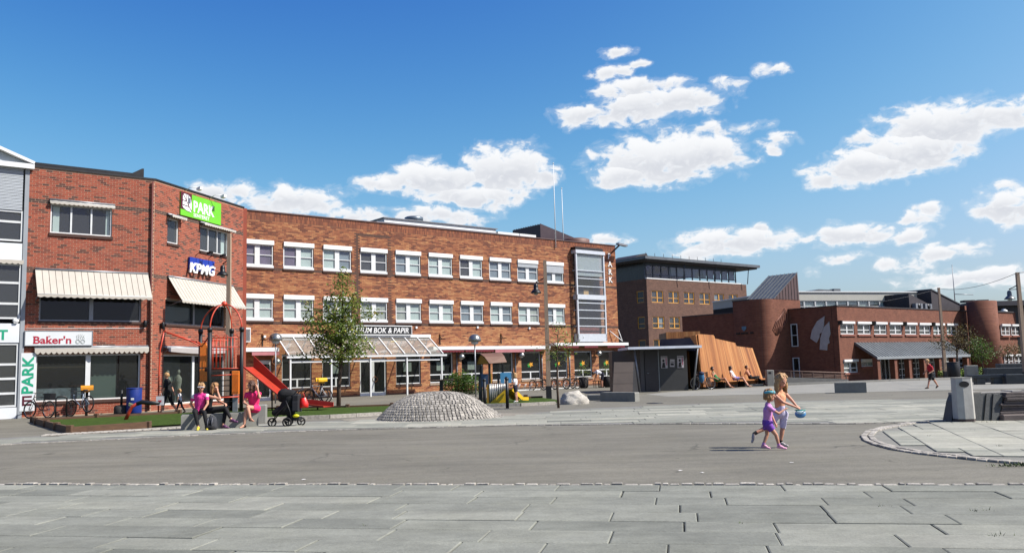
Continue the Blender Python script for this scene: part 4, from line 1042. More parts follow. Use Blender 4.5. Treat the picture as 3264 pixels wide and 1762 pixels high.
def main_fittings():
    # glass canopy over the bookshop entrance
    t = thing('glass_canopy', 'white framed sloping glass canopy on thin posts over the bookshop entrance', 'canopy', GM, A39)
    V0, V1, W = 3.60, 2.46, 1.65
    us = [1.75 + k * (12.1 - 1.75) / 11 for k in range(12)]
    for k in range(11):
        f = MB(); f.quad((us[k], -0.05, V0 - .01), (us[k], -W, V1), (us[k + 1], -W, V1), (us[k + 1], -0.05, V0 - .01)); f.build('glass_panel', glass_mat('canopy_glass', (226, 228, 220), 0.86, 0.05), t)
    for u in us:
        f = MB(); f.bar((u, -0.02, V0 + .03), (u, -W - .04, V1 + .03), 0.055, 0.07); f.build('rafter', m_white, t)
    f = MB(); f.box(1.5, -0.16, V0 - .02, 12.2, -0.002, V0 + .16); f.build('wall_beam', m_white, t)
    f = MB(); f.box(1.6, -W - .1, V1 - .12, 12.35, -W + .04, V1 - .01); f.build('gutter', m_wframe, t)
    f = MB(); f.box(1.8, -W + .05, V1 - .38, 12.1, -W + .11, V1 - .28); f.build('tie_beam', m_wframe, t)
    for u in (1.85, 4.36, 6.91, 9.44, 12.0):
        f = MB(); f.box(u - .045, -W - .03, 0, u + .045, -W + .05, V1 - .12); f.build('post', m_wframe, t)
    f = MB(); f.bar((9.0, -0.5, 3.3), (9.4, -0.5, 3.33), 0.04, 0.04); f.build('lamp_tube', mat('pale_tube', (226, 210, 150), 0.5, 0.05), t)
    # bookshop sign
    t = thing('shop_sign', 'dark sign with white border and italic capitals SENTRUM BOK & PAPIR', 'sign', GM, A39)
    f = MB(); f.box(5.6, -0.24, 3.72, 10.7, -0.1, 4.29); f.build('board', mat('sign_charcoal', (40, 42, 44), 0.5, 0.06, 2), t)
    f = MB()
    for q in ((5.58, 3.70, 10.72, 3.75), (5.58, 4.26, 10.72, 4.31), (5.58, 3.75, 5.62, 4.26), (10.68, 3.75, 10.72, 4.26)): f.box(q[0], -0.26, q[1], q[2], -0.235, q[3])
    f.build('border', m_white, t)
    text_mesh('lettering', 'SENTRUM BOK & PAPIR', 0.46, mat('letter_white', (0, 0, 0)), t, (5.85, -0.245, 3.85), depth=0.006, bold=0.004, shear=0.2, fit=4.62)
    # dome wall lamps
    labs = ['metal dome wall lamp left of the canopy by the red slide', 'metal dome wall lamp just right of the glass canopy', 'metal dome wall lamp beside the window with the first leaf sticker', 'metal dome wall lamp by the right end of the tan building']
    for (u, v), lab in zip(((1.62, 2.2), (14.45, 2.3), (19.6, 2.35), (27.2, 2.4)), labs):
        t = thing('wall_lamp', lab, 'lamp', GM, A39, 'dome wall lamps of the tan brick building')
        f = MB(); f.tube([(u, -0.02, v - .25), (u, -0.3, v - .28), (u, -0.34, v - .05)], 0.025, 8); f.build('arm', m_grey_metal, t)
        f = MB(); f.lathe([(0.24, -0.1), (0.24, -0.02), (0.2, 0.1), (0.1, 0.18), (0.02, 0.2)], 20, (u, -0.36, v)); f.build('dome', mat('dull_steel', (168, 168, 162), 0.3, 0.1, 5, metal=0.8), t)
        f = MB(); f.lathe([(0.02, -0.2), (0.12, -0.16), (0.16, -0.1)], 16, (u, -0.36, v)); f.build('diffuser', m_wframe, t)
    # black wrought brackets
    for u, v, lab in ((13.0, 3.45, 'black iron bracket on the tan wall right of the canopy'), (18.1, 3.5, 'black iron bracket on the tan wall above the playhouse'), (0.9, 3.42, 'black iron bracket on the tan wall left of the canopy')):
        t = thing('iron_bracket', lab, 'bracket', GM, A39, 'iron brackets')
        f = MB(); f.bar((u, -0.03, v - .35), (u, -0.03, v + .25), 0.05, 0.04); f.bar((u, -0.04, v), (u + .1, -0.5, v + .02), 0.04, 0.05); f.bar((u, -.05, v + .2), (u - .08, -.4, v - .02), .03, .03); f.build('arm', m_black, t)
        f = MB(); f.ell((u, -0.05, v + .3), (.05, .05, .09)); f.build('cap', mat('brass', (0, 0, 0)), t)
    # flagpoles at the roof edge
    for u, y, top, lab in ((23.4, -0.1, 16.5, 'taller thin white flagpole fixed to the facade edge'), (26.1, 2.0, 15.3, 'shorter thin white flagpole standing further back on the roof')):
        t = thing('flagpole', lab, 'flagpole', GM, A39, 'flagpoles on the tan building')
        f = MB(); f.tube([(u, y, 10.2), (u, y, top)], [0.04, 0.018], 8); f.build('pole', m_white, t)
        f = MB(); f.ell((u, y, top + .06), (.05, .05, .05)); f.build('finial', m_wframe, t)
    # camera at the roof corner
    t = thing('security_camera', 'long floodlight camera on a bracket at the roof corner above PARK', 'camera', GM, A39)
    f = MB(); f.bar((29.3, -0.02, 10.2), (29.5, -0.75, 10.75), 0.1, 0.1); f.build('bracket', mat('brown_bracket', (96, 64, 50), .6), t)
    f = MB(); f.bar((29.2, -0.8, 10.82), (30.2, -0.8, 10.72), 0.3, 0.14); f.build('housing', m_grey_metal, t)
    # umbrella-like white brace at the corner
    t = thing('wall_brace', 'thin white V-shaped brace at the lower right corner of the tan facade', 'brace', GM, A39)
    f = MB(); f.tube([(28.75, -0.05, 4.1), (29.65, -0.5, 3.3)], 0.035, 6); f.tube([(29.7, -.05, 4.2), (29.65, -0.5, 3.3)], .03, 6); f.build('rod', m_white, t)
main_fittings()
# ---------------------------------------------------------------- far brick buildings (bricks too small to tell apart: material)
def brick_mat(name, c1, c2, mo, var=0.2):
    if name in MATS: return MATS[name]
    m = bpy.data.materials.new(name); m.use_nodes = True
    t = m.node_tree; t.nodes.clear(); w = NT(t)
    tc = w.n('ShaderNodeTexCoord').outputs['Object']; sp = w.n('ShaderNodeSeparateXYZ', {0: tc})
    v = w.n('ShaderNodeCombineXYZ', {0: w.math('ADD', sp.outputs[0], sp.outputs[1]), 1: sp.outputs[2], 2: 0.0}).outputs[0]
    br = w.n('ShaderNodeTexBrick', {'Vector': v, 'Color1': alb(c1) + (1,), 'Color2': alb(c2) + (1,), 'Mortar': alb(mo) + (1,), 'Scale': 1.0, 'Mortar Size': 0.008, 'Brick Width': 0.24, 'Row Height': 0.075, 'Bias': -0.1})
    nz = w.n('ShaderNodeTexNoise', {'Vector': tc, 'Scale': 1.3, 'Detail': 6.0, 'Roughness': 0.65}).outputs['Fac']
    f = w.rng(nz, 0.25, 0.75, 1 - var, 1 + var)
    c = w.vec('MULTIPLY', br.outputs['Color'], w.n('ShaderNodeCombineXYZ', {0: f, 1: f, 2: f}).outputs[0])
    bp = w.n('ShaderNodeBump', {'Height': br.outputs['Fac'], 'Strength': 0.4, 'Distance': 0.01, 'Normal': w.n('ShaderNodeNewGeometry').outputs['Normal']}, invert=True).outputs[0]
    b = w.n('ShaderNodeBsdfPrincipled', {'Base Color': c, 'Roughness': 0.88, 'Specular IOR Level': 0.3, 'Normal': bp})
    o = w.n('ShaderNodeOutputMaterial'); t.links.new(b.outputs[0], o.inputs[0])
    MATS[name] = m
    return m
m_fbrick = brick_mat('far_red_brick', (142, 88, 66), (122, 70, 53), (126, 96, 80))
m_dbrick = brick_mat('far_brown_brick', (128, 94, 78), (104, 74, 62), (116, 98, 88))
m_zinc = mat('zinc_roof', (112, 118, 122), 0.5, 0.14, 1.5, metal=0.3)
m_zincd = mat('dark_zinc', (66, 60, 62), 0.6, 0.12, 2)
m_orange = mat('ochre_frame', (212, 156, 72), 0.6, 0.06, 4)
m_beige = mat('beige_panel', (188, 186, 174), 0.7, 0.05, 1.5)

def far_window(parent, M, u0, u1, v0, v1, style='cross', frame=None, box=True, lintel=0.2):
    frame = frame or m_wframe
    top = v1 - (lintel if box else 0)
    c = (u0 + u1) / 2
    f = MB(M); window_unit(f, u0, u1, v0, top, 0.06, 0.09, [(c, 0.16 if style == 'cross' else 0.1)], [(u0, c - .05, v0 + (top - v0) * .42, 0.07), (c + .05, u1, v0 + (top - v0) * .42, 0.07)] if style != 'plain' else [])
    o = f.build('window', frame, parent)
    g = MB(M); g.quad((u0 + .05, 0.11, v0 + .05), (u1 - .05, 0.11, v0 + .05), (u1 - .05, 0.11, top - .05), (u0 + .05, 0.11, top - .05)); g.build('pane', m_glass, o)
    g = MB(M); k = RNG.random(); s = u0 + .05 if k < .5 else c
    g.quad((s, 0.2, v0 + .05), (s + (u1 - u0) / 2 - .05, 0.2, v0 + .05), (s + (u1 - u0) / 2 - .05, 0.2, top - .05), (s, 0.2, top - .05)); g.build('curtain', RNG.choice((m_blind, m_vblind, m_room) if box else (m_room, m_room, mat('grey_interior', (0, 0, 0)))), o)  # room-coloured sheets are no cloth: the unlit interior put into the colour
    if box:
        g = MB(M); g.box(u0 - .02, -0.12, top + 0.002, u1 + .02, 0.1, v1); g.build('shutter_box', m_white, o)
        g = MB(M); g.box(u0 - .05, -0.1, v0 - .16, u1 + .05, 0.05, v0 - .02); g.build('sill', mat('red_sill', (150, 92, 76), 0.8, 0.1, 4), o)
    return o

def civic_building():
    A = rad(37.5)
    t = thing('brick_building', 'two-storey red brick civic building with shed-roofed entrance at the right', 'building', (27.378, 72.0, 0), A)
    Z0, H = -0.95, 5.92
    uw = [0.33 + 2.645 * k for k in range(8)]
    op = [(u, u + 2.14, 3.55, 4.45) for u in uw] + [(0.48, 2.63, 0.3, 1.2), (3.2, 5.24, 0.76, 1.42), (20.1, 21.9, 0.3, 1.25)]
    op += [(6.2, 8.2, Z0, 1.5), (9.4, 11.3, Z0, 1.5), (11.9, 14.0, Z0, 1.5), (14.6, 16.6, Z0, 1.5), (17.2, 19.0, Z0, 1.5)]
    b = MB(); wall_mesh(b, 0, 23.4, Z0, H, op, 0.25); b.build('wall', m_fbrick, t)
    b = MB(); b.box(0, 0.5, Z0, 23.4, 0.55, H - .1); b.build('inner_wall', m_room, t)
    LM = Matrix.Rotation(rad(90), 4, 'Z')
    opL = [(3.92, 4.6, 2.66, 4.66), (3.92, 4.6, -0.6, 1.7)]
    def q(u, v, y=0.0): return (-y, u, v)     # left face: u runs back
    b = MB(); Ml = Matrix(((0, 1, 0, 0), (1, 0, 0, 0), (0, 0, 1, 0), (0, 0, 0, 1)))   # (u, y, v) -> (y, u, v)
    b = MB(Ml); wall_mesh(b, 0, 12, Z0, H, opL, 0.2); b.build('gable_wall', m_fbrick, t)
    for a, c, lo, hi in opL:
        f = MB(Ml); window_unit(f, a, c, lo, hi, -0.03, 0.08, [], [(a, c, (lo + hi) / 2, 0.07)]); o = f.build('window', m_wframe, t)
        g = MB(Ml); g.quad((a, 0.05, lo), (c, 0.05, lo), (c, 0.05, hi), (a, 0.05, hi)); g.build('pane', m_glass_dk, o)
    b = MB(); b.box(-0.06, -0.06, H, 23.4, 12, H + 0.09); b.build('roof', mat('edge_metal', (70, 66, 66), 0.6, 0.1, 2), t)
    for k, u in enumerate(uw): far_window(t, None, u, u + 2.14, 3.55, 4.65)
    far_window(t, None, 0.48, 2.63, 0.3, 1.42); far_window(t, None, 3.2, 5.24, 0.76, 1.42, 'plain'); far_window(t, None, 20.1, 21.9, 0.3, 1.45)
    for k in (0, 2, 4, 6):
        u = uw[k] - 0.25; b = MB(); b.box(u - .08, -0.35, 4.35, u + .1, 0, 4.7); b.build('wall_spotlight', m_black, t)
    # white blade relief on the gable
    for pts in ([(1.16, 5.15), (1.9, 4.75), (2.45, 4.0), (2.65, 3.31), (2.08, 2.91), (1.78, 3.35), (1.72, 3.7), (1.5, 3.75), (1.3, 4.3)], [(0.76, 4.65), (1.3, 4.2), (1.68, 3.3), (1.82, 2.32), (1.12, 2.24), (1.05, 2.75), (0.85, 2.85), (0.9, 3.2), (0.72, 3.6)]):
        b = MB(Ml); b.prism(pts, -0.09, -0.02); b.build('blade_relief', mat('pale_relief', (186, 182, 178), 0.7, 0.1, 3), t)
    # lattice glazing and door of the entrance
    for i, (a, c) in enumerate(((6.2, 8.2), (9.4, 11.3), (11.9, 14.0), (14.6, 16.6), (17.2, 19.0))):
        f = MB(); n = 2 if i == 0 else 3
        window_unit(f, a, c, Z0 + .3, 1.5, 0.06, 0.07, [(a + (c - a) * k / n, 0.06) for k in range(1, n)], [(a, c, Z0 + .3 + k * 0.53, 0.06) for k in range(1, 4)] if i else [])
        o = f.build('entrance_glazing' if i else 'door', m_wframe, t)
        g = MB(); g.quad((a, 0.11, Z0), (c, 0.11, Z0), (c, 0.11, 1.5), (a, 0.11, 1.5)); g.build('pane', m_glass, o)
    # shed roof on brick piers
    b = MB(); V0, V1, W = 2.86, 1.56, 1.95
    b.prism([(0.0, V0), (-W, V1), (-W, V1 - .16), (0.0, V0 - .2)], 2.3, 18.9, 'yz'); o = b.build('porch_roof', m_zinc, t)
    for k in range(34):
        u = 2.35 + k * 0.5; g = MB(); g.bar((u, -0.01, V0 + .02), (u, -W, V1 + .02), 0.04, 0.05); g.build('seam', m_zinc, o)
    g = MB(); g.box(2.28, -W - .08, V1 - .2, 18.95, -W - .002, V1 + .02); g.build('porch_fascia', mat('porch_edge', (150, 156, 158), .5, .08, 3), o)
    for u in (2.45, 5.2, 7.6, 10.2, 13.0, 15.7, 18.4):
        g = MB(); g.box(u, -W + .05, Z0, u + 0.42, -W + .5, V1 - .05); g.build('brick_pier', m_fbrick, t)
    # saw-tooth roof lights and fans
    b = MB(); b.prism([(13.8, H), (13.8, 7.5), (17.5, 6.6), (17.5, H)], 0.9, 5); b.build('roof_light', m_zincd, t)
    b = MB(); b.prism([(17.52, H), (17.52, 7.95), (23.2, 6.65), (23.2, H)], 0.6, 5.5); b.build('roof_light', m_zincd, t)
    b = MB(); b.bar((17.5, 3.0, 8.0), (23.3, 3.0, 6.67), 5.0, 0.08); b.build('roof_sheet', m_zinc, t)
    for u in (14.2, 16.0):
        b = MB(); b.box(u, -0.02 + .5, 5.95 + .06, u + 1.3, 0.85, 6.55); o = b.build('fan_unit', m_grey_metal, t)
        g = MB(); g.lathe([(0.26, 0), (0.26, 0.05)], 18); q_ = g.build('fan', m_black, o, (u + .65, 0.48, 6.3)); q_.rotation_euler = (math.pi / 2, 0, 0)
    # round stair tower and right wing
    b = MB(); c0 = (23.0, -1.0)
    b.box(23.4, 0.2, Z0, 30, 6, 6.5); b.build('link_wall', m_fbrick, t)
    loc = Matrix.Rotation(-A, 4, 'Z') @ (Vector((46.55, 84.6, 0)) - Vector((27.378, 72.0, 0)))
    b = MB(); b.lathe([(1.35, Z0), (1.35, 6.75), (1.25, 6.78)], 40, (0, 0, 0)); b.build('round_tower', m_fbrick, t, tuple(loc))
    b = MB(); b.box(30.0, 2.0, Z0, 52, 8, 6.16); b.build('wing_wall', m_fbrick, t)
    b = MB(); b.box(29.9, 1.9, 6.16, 52, 8, 6.3); b.build('wing_roof', mat('edge_metal', (0, 0, 0)), t)
    Mw = Matrix.Translation((0, 1.82, 0))
    for k in range(4):
        u = 35.25 + 2.55 * k
        far_window(t, Mw, u, u + 2.1, 3.6, 4.84); far_window(t, Mw, u + .2, u + 2.3, 0.3, 1.47)
    # metal flame relief is on the tower below
    return t
civic_building()

def corner_tower():
    A = rad(37.5)
    t = thing('brick_tower', 'red brick corner tower with rounded edge and slanted metal roof light', 'building', (24.474, 75.784, 0), A)
    Z0, H, R = -0.9, 6.85, 1.3
    # outline: front from right to rounded left corner, then back
    pts = [(1.9, 0)]; x0 = -3.55
    for k in range(13):
        a = rad(270 - 90 * k / 12); pts.append((x0 + R + R * math.cos(a), R + R * math.sin(a)))
    pts += [(x0, 3.25), (1.9, 3.25)]
    b = MB(); n = len(pts)
    vs = [(x, y, Z0) for x, y in pts] + [(x, y, H) for x, y in pts]
    b.add(vs, [(i + 1, i, n + i, n + i + 1) for i in range(n - 1)], True); b.add([(x, y, H) for x, y in pts], [tuple(reversed(range(n)))])
    b.build('wall', m_fbrick, t)
    b = MB(); b.box(x0 + .3, 3.25, Z0, 1.9, 9.5, 5.8); b.build('low_wing', m_fbrick, t)
    b = MB(); b.box(x0 + .25, 3.26, 5.8, 1.9, 9.5, 5.9); b.box(x0 - .03, 1.4, H - .06, 1.92, 3.3, H + .05); b.build('coping', mat('edge_metal', (0, 0, 0)), t)
    b = MB(); b.prism([(-1.95, H), (1.78, H), (1.72, 9.3)], -0.02, 3.0); o = b.build('roof_light', mat('plum_clad', (96, 74, 72), 0.6, 0.1, 2), t)
    b = MB(); b.quad((-2.0, -0.06, H + .02), (-2.0, 3.05, H + .02), (1.72, 3.05, 9.34), (1.72, -0.06, 9.34)); b.build('roof_sheet', m_zinc, o)
    for k in range(8):
        g = MB(); y = k * 0.43; g.bar((-2.0, y, H + .05), (1.72, y, 9.37), 0.04, 0.05); g.build('seam', m_zinc, o)
        u = -1.55 + k * 0.44; g = MB(); h = H + (u + 1.95) / 3.7 * 2.4; g.bar((u, -0.03, H), (u, -0.03, max(H + .1, h)), 0.04, 0.04); g.build('seam', m_zincd, o)
    # feather relief on the lit front
    b = MB(); m_r = mat('rust_relief', (142, 92, 74), 0.7, 0.1, 4)
    for k in range(7):
        f = k / 6; b.tube([(-1.98 + .05 * k, -0.06, 3.75), (-2.35 + .32 * k, -0.07, 4.25 + .1 * k), (-1.9 + 0.27 * k, -0.07, 4.9 + .12 * k), (-1.35 + 0.12 * k, -0.06, 5.3 + .13 * k)], 0.035, 5)
    b.build('feather_relief', m_r, t)
    # weathered sign on the shaded side
    Ml = Matrix(((0, 1, 0, x0), (1, 0, 0, 0), (0, 0, 1, 0), (0, 0, 0, 1)))
    b = MB(Ml); b.prism([(2.35, 4.55), (1.9, 4.55), (1.9, 4.32), (2.12, 4.12), (2.35, 4.32)], -0.06, -0.01); b.build('shield', mat('blue_shield', (96, 136, 158), 0.5, 0.1, 4), t)
    b = MB(Ml)
    for u in (3.0, 2.85, 2.7, 2.45, 2.3, 2.15, 2.0, 1.85, 1.5, 1.38, 1.26): b.box(u - .1, -0.05, 3.86, u, -0.01, 4.02)
    b.build('letter_row', m_black, t)
corner_tower()

def office_block():
    A = rad(38)
    o0 = (16.62, 105.0, 0)
    t = thing('office_building', 'brown brick office block with ochre windows and glazed top floor', 'building', o0, A)
    H = 11.95
    us = [(0.82, 2.95), (3.87, 5.86), (6.81, 8.87), (9.86, 11.99), (12.9, 14.94), (15.86, 17.9)]
    rows = [(9.02, 10.5), (5.82, 7.28), (2.6, 4.42)]
    op = [(a, b_, lo, hi) for a, b_ in us for lo, hi in rows]
    b = MB(); wall_mesh(b, 0, 19.9, -1, H, op, 0.3); b.build('wall', m_dbrick, t)
    Ml = Matrix(((0, 1, 0, 0), (1, 0, 0, 0), (0, 0, 1, 0), (0, 0, 0, 1)))
    ul = [(0.55, 1.8)]
    opl = [(a, b_, lo, hi) for a, b_ in ul for lo, hi in rows]
    b = MB(Ml); wall_mesh(b, 0, 16, -1, H, opl, 0.3); b.build('side_wall', m_dbrick, t)
    b = MB(); b.box(0.5, 0.6, -1, 19.9, 16, H - .1); b.build('inner_wall', m_room, t)
    for a, b_ in us:
        for lo, hi in rows: far_window(t, None, a, b_, lo, hi, 'cross', m_orange, False)
    for a, b_ in ul:
        for lo, hi in rows:
            f = MB(Ml); window_unit(f, a, b_, lo, hi, 0.06, 0.09, [], [(a, b_, lo + .6, .07)]); w_ = f.build('window', m_orange, t)
            g = MB(Ml); g.quad((a, 0.12, lo), (b_, 0.12, lo), (b_, 0.12, hi), (a, 0.12, hi)); g.build('pane', mat('shade_toned_glazing', (46, 52, 58), 0.25, 0.15, 2), w_)  # opaque pane: the shaded, unreflecting look is put into its dark colour
    # glazed top floor
    b = MB(); b.box(0.02, -0.05, H, 19.0, 0.25, H + .12); b.build('parapet_rail', m_white, t)
    b = MB(); m_bl = mat('blue_steel', (66, 80, 94), 0.5, 0.1, 3)
    for k in range(13): u = 0.1 + k * 1.5; b.box(u - .06, 0.3, H, u + .06, 0.42, 14.0)
    b.box(0, 0.3, 13.65, 18.2, 0.45, 14.0); b.box(0, .3, 12.45, 18.2, .44, 12.55)
    o = b.build('top_floor_frame', m_bl, t)
    for k in range(12):
        g = MB(); u = 0.1 + k * 1.5; g.quad((u + .06, 0.36, H), (u + 1.44, 0.36, H), (u + 1.44, 0.36, 13.65), (u + .06, 0.36, 13.65)); g.build('pane', m_glass, o)
        g = MB(); g.quad((u + .06, 0.5, 12.5), (u + 1.44, 0.5, 12.5), (u + 1.44, 0.5, 13.65), (u + .06, 0.5, 13.65)); g.build('curtain', mat('blue_curtain', (122, 140, 152), 0.8, 0.15, 1) if k > 2 else m_room, o)  # first bays: dark sheet painted as the unlit interior
    b = MB(Ml); b.box(0.3, 0.3, H, 14, 0.4, 14.0); b.build('top_floor_side', mat('shade_toned_glazing', (46, 52, 58), 0.25, 0.15, 2), t)  # solid side in the same painted-dark tone instead of glass
    b = MB(); b.box(-1.6, -1.5, 14.2, 21.2, 16, 14.55); b.build('roof', m_zinc, t)
    b = MB(); b.box(-1.3, -1.2, 14.0, 20.9, 15.8, 14.2); b.build('soffit', mat('dark_soffit', (70, 66, 64), .7, .1, 2), t)
    for u in (19.4, 12.5, 6.2): 
        b = MB(); b.tube([(u, -0.6, H), (u, -0.9, 14.05)], 0.06, 6); b.build('strut', m_bl, t)
    for k in range(10):
        b = MB(); b.tube([(-1.2 + k * 1.6, -1.2, 14.5), (-1.2 + k * 1.6, -1.2, 15.0)], 0.03, 5); b.build('roof_spike', m_dark, t)
    b = MB(); b.prism([(-0.4, 14.55), (3.0, 14.55), (2.4, 15.5), (1.2, 15.3)], 2, 6); b.build('roof_hump', m_zincd, t)
office_block()

def roof_block():
    t = thing('office_building', 'long low white office storey with window band seen above the civic roof', 'building', (26.95, 80.0, 0), rad(18))
    b = MB(); b.box(-2, 0.1, -1, 14.2, 12, 6.2); b.build('lower_wall', m_beige, t)
    b = MB(); b.box(-2, 0, 7.02, 14.2, 12, 7.8); b.build('wall', m_beige, t)
    b = MB(); b.box(-2.1, -0.1, 7.8, 14.3, 12, 7.9); b.build('roof', m_white, t)
    b = MB(); b.box(-2, 0.5, 6.2, 14.2, 12, 7.0); b.build('inner_wall', m_room, t)
    for k in range(13):
        u = -1.9 + k * 1.24; f = MB(); window_unit(f, u, u + 1.22, 6.2, 7.02, 0.05, 0.06, [], [(u, u + 1.22, 6.45, .05)]); o = f.build('window', m_wframe, t)
        g = MB(); g.quad((u, .1, 6.2), (u + 1.22, .1, 6.2), (u + 1.22, .1, 7.02), (u, .1, 7.02)); g.build('pane', m_glass, o)
        lo = RNG.choice((6.5, 6.65, 6.4)); g = MB(); g.quad((u + .05, .2, lo), (u + 1.17, .2, lo), (u + 1.17, .2, 6.98), (u + .05, .2, 6.98)); g.build('blind', m_blind, o)
    b = MB(); b.prism([(1.9, 7.9), (4.95, 7.9), (4.95, 8.2), (3.4, 8.25)], 1.5, 3.5); b.box(5.2, 1.5, 7.9, 5.95, 2.2, 8.3); b.build('roof_plant', m_zinc, t)
    t = thing('antenna_mast', 'tall thin antenna mast above the dark roof lights of the civic building', 'antenna', (46.75, 90.0, 0))
    b = MB(); b.tube([(0, 0, 5.5), (0, 0, 11.1)], [0.06, 0.03], 6); b.build('mast', m_grey_metal, t)
    b = MB(); b.tube([(0, 0, 7.95), (2.0, 0, 7.85)], 0.04, 6); b.build('boom', m_grey_metal, t)
    t = thing('industrial_building', 'dark roofed building with blurred white vents behind the right wing', 'building', (53.0, 97.0, 0))
    b = MB(); b.box(0, 0, 7.0, 24, 10, 7.55); b.build('roof', mat('slate_roof', (84, 82, 86), .7, .1, 1), t)
    b = MB(); b.box(0.5, 0.6, -1, 24, 10, 7.0); b.build('wall', m_dark, t)
    for k, u in enumerate((0.2, 1.8)):
        b = MB(); b.box(u - 1.2, 1, 7.55, u, 2, 7.8); b.build('roof_box', m_zincd, t)
    for u in (1.5, 3.0):
        b = MB(); b.lathe([(.4, 0), (.4, .25), (.2, .4), (.1, .5)], 12, (u, 0.3, 6.2)); b.build('vent', m_white, t)
roof_block()

# ramp with railing in front of the tower
def ramp():
    t = thing('concrete_ramp', 'pale concrete access ramp wall with a low rusty railing', 'ramp', (15.9, 54.6, 0))
    b = MB(); b.prism([(0.2, -0.3), (5.3, -0.3), (5.3, 0.2), (0.2, 0.5)], 0, 2.0); b.build('ramp_wall', m_conc, t)
    m = mat('rail_rust', (132, 108, 96), 0.6, 0.15, 5, metal=0.3)
    for k in range(8):
        u = 0.3 + k * 0.7; v = 0.49 - 0.06 * k * 0.98 * 0.98; b = MB(); b.bar((u, 0.06, v), (u, 0.06, v + .42), 0.05, 0.04); b.build('post', m, t)
    for k in range(5):
        b = MB(); b.tube([(0.25, 0.06, 0.56 + k * .085), (5.2, 0.06, 0.27 + k * .085)], 0.016 if k < 4 else .03, 5); b.build('rail', m, t)
ramp()
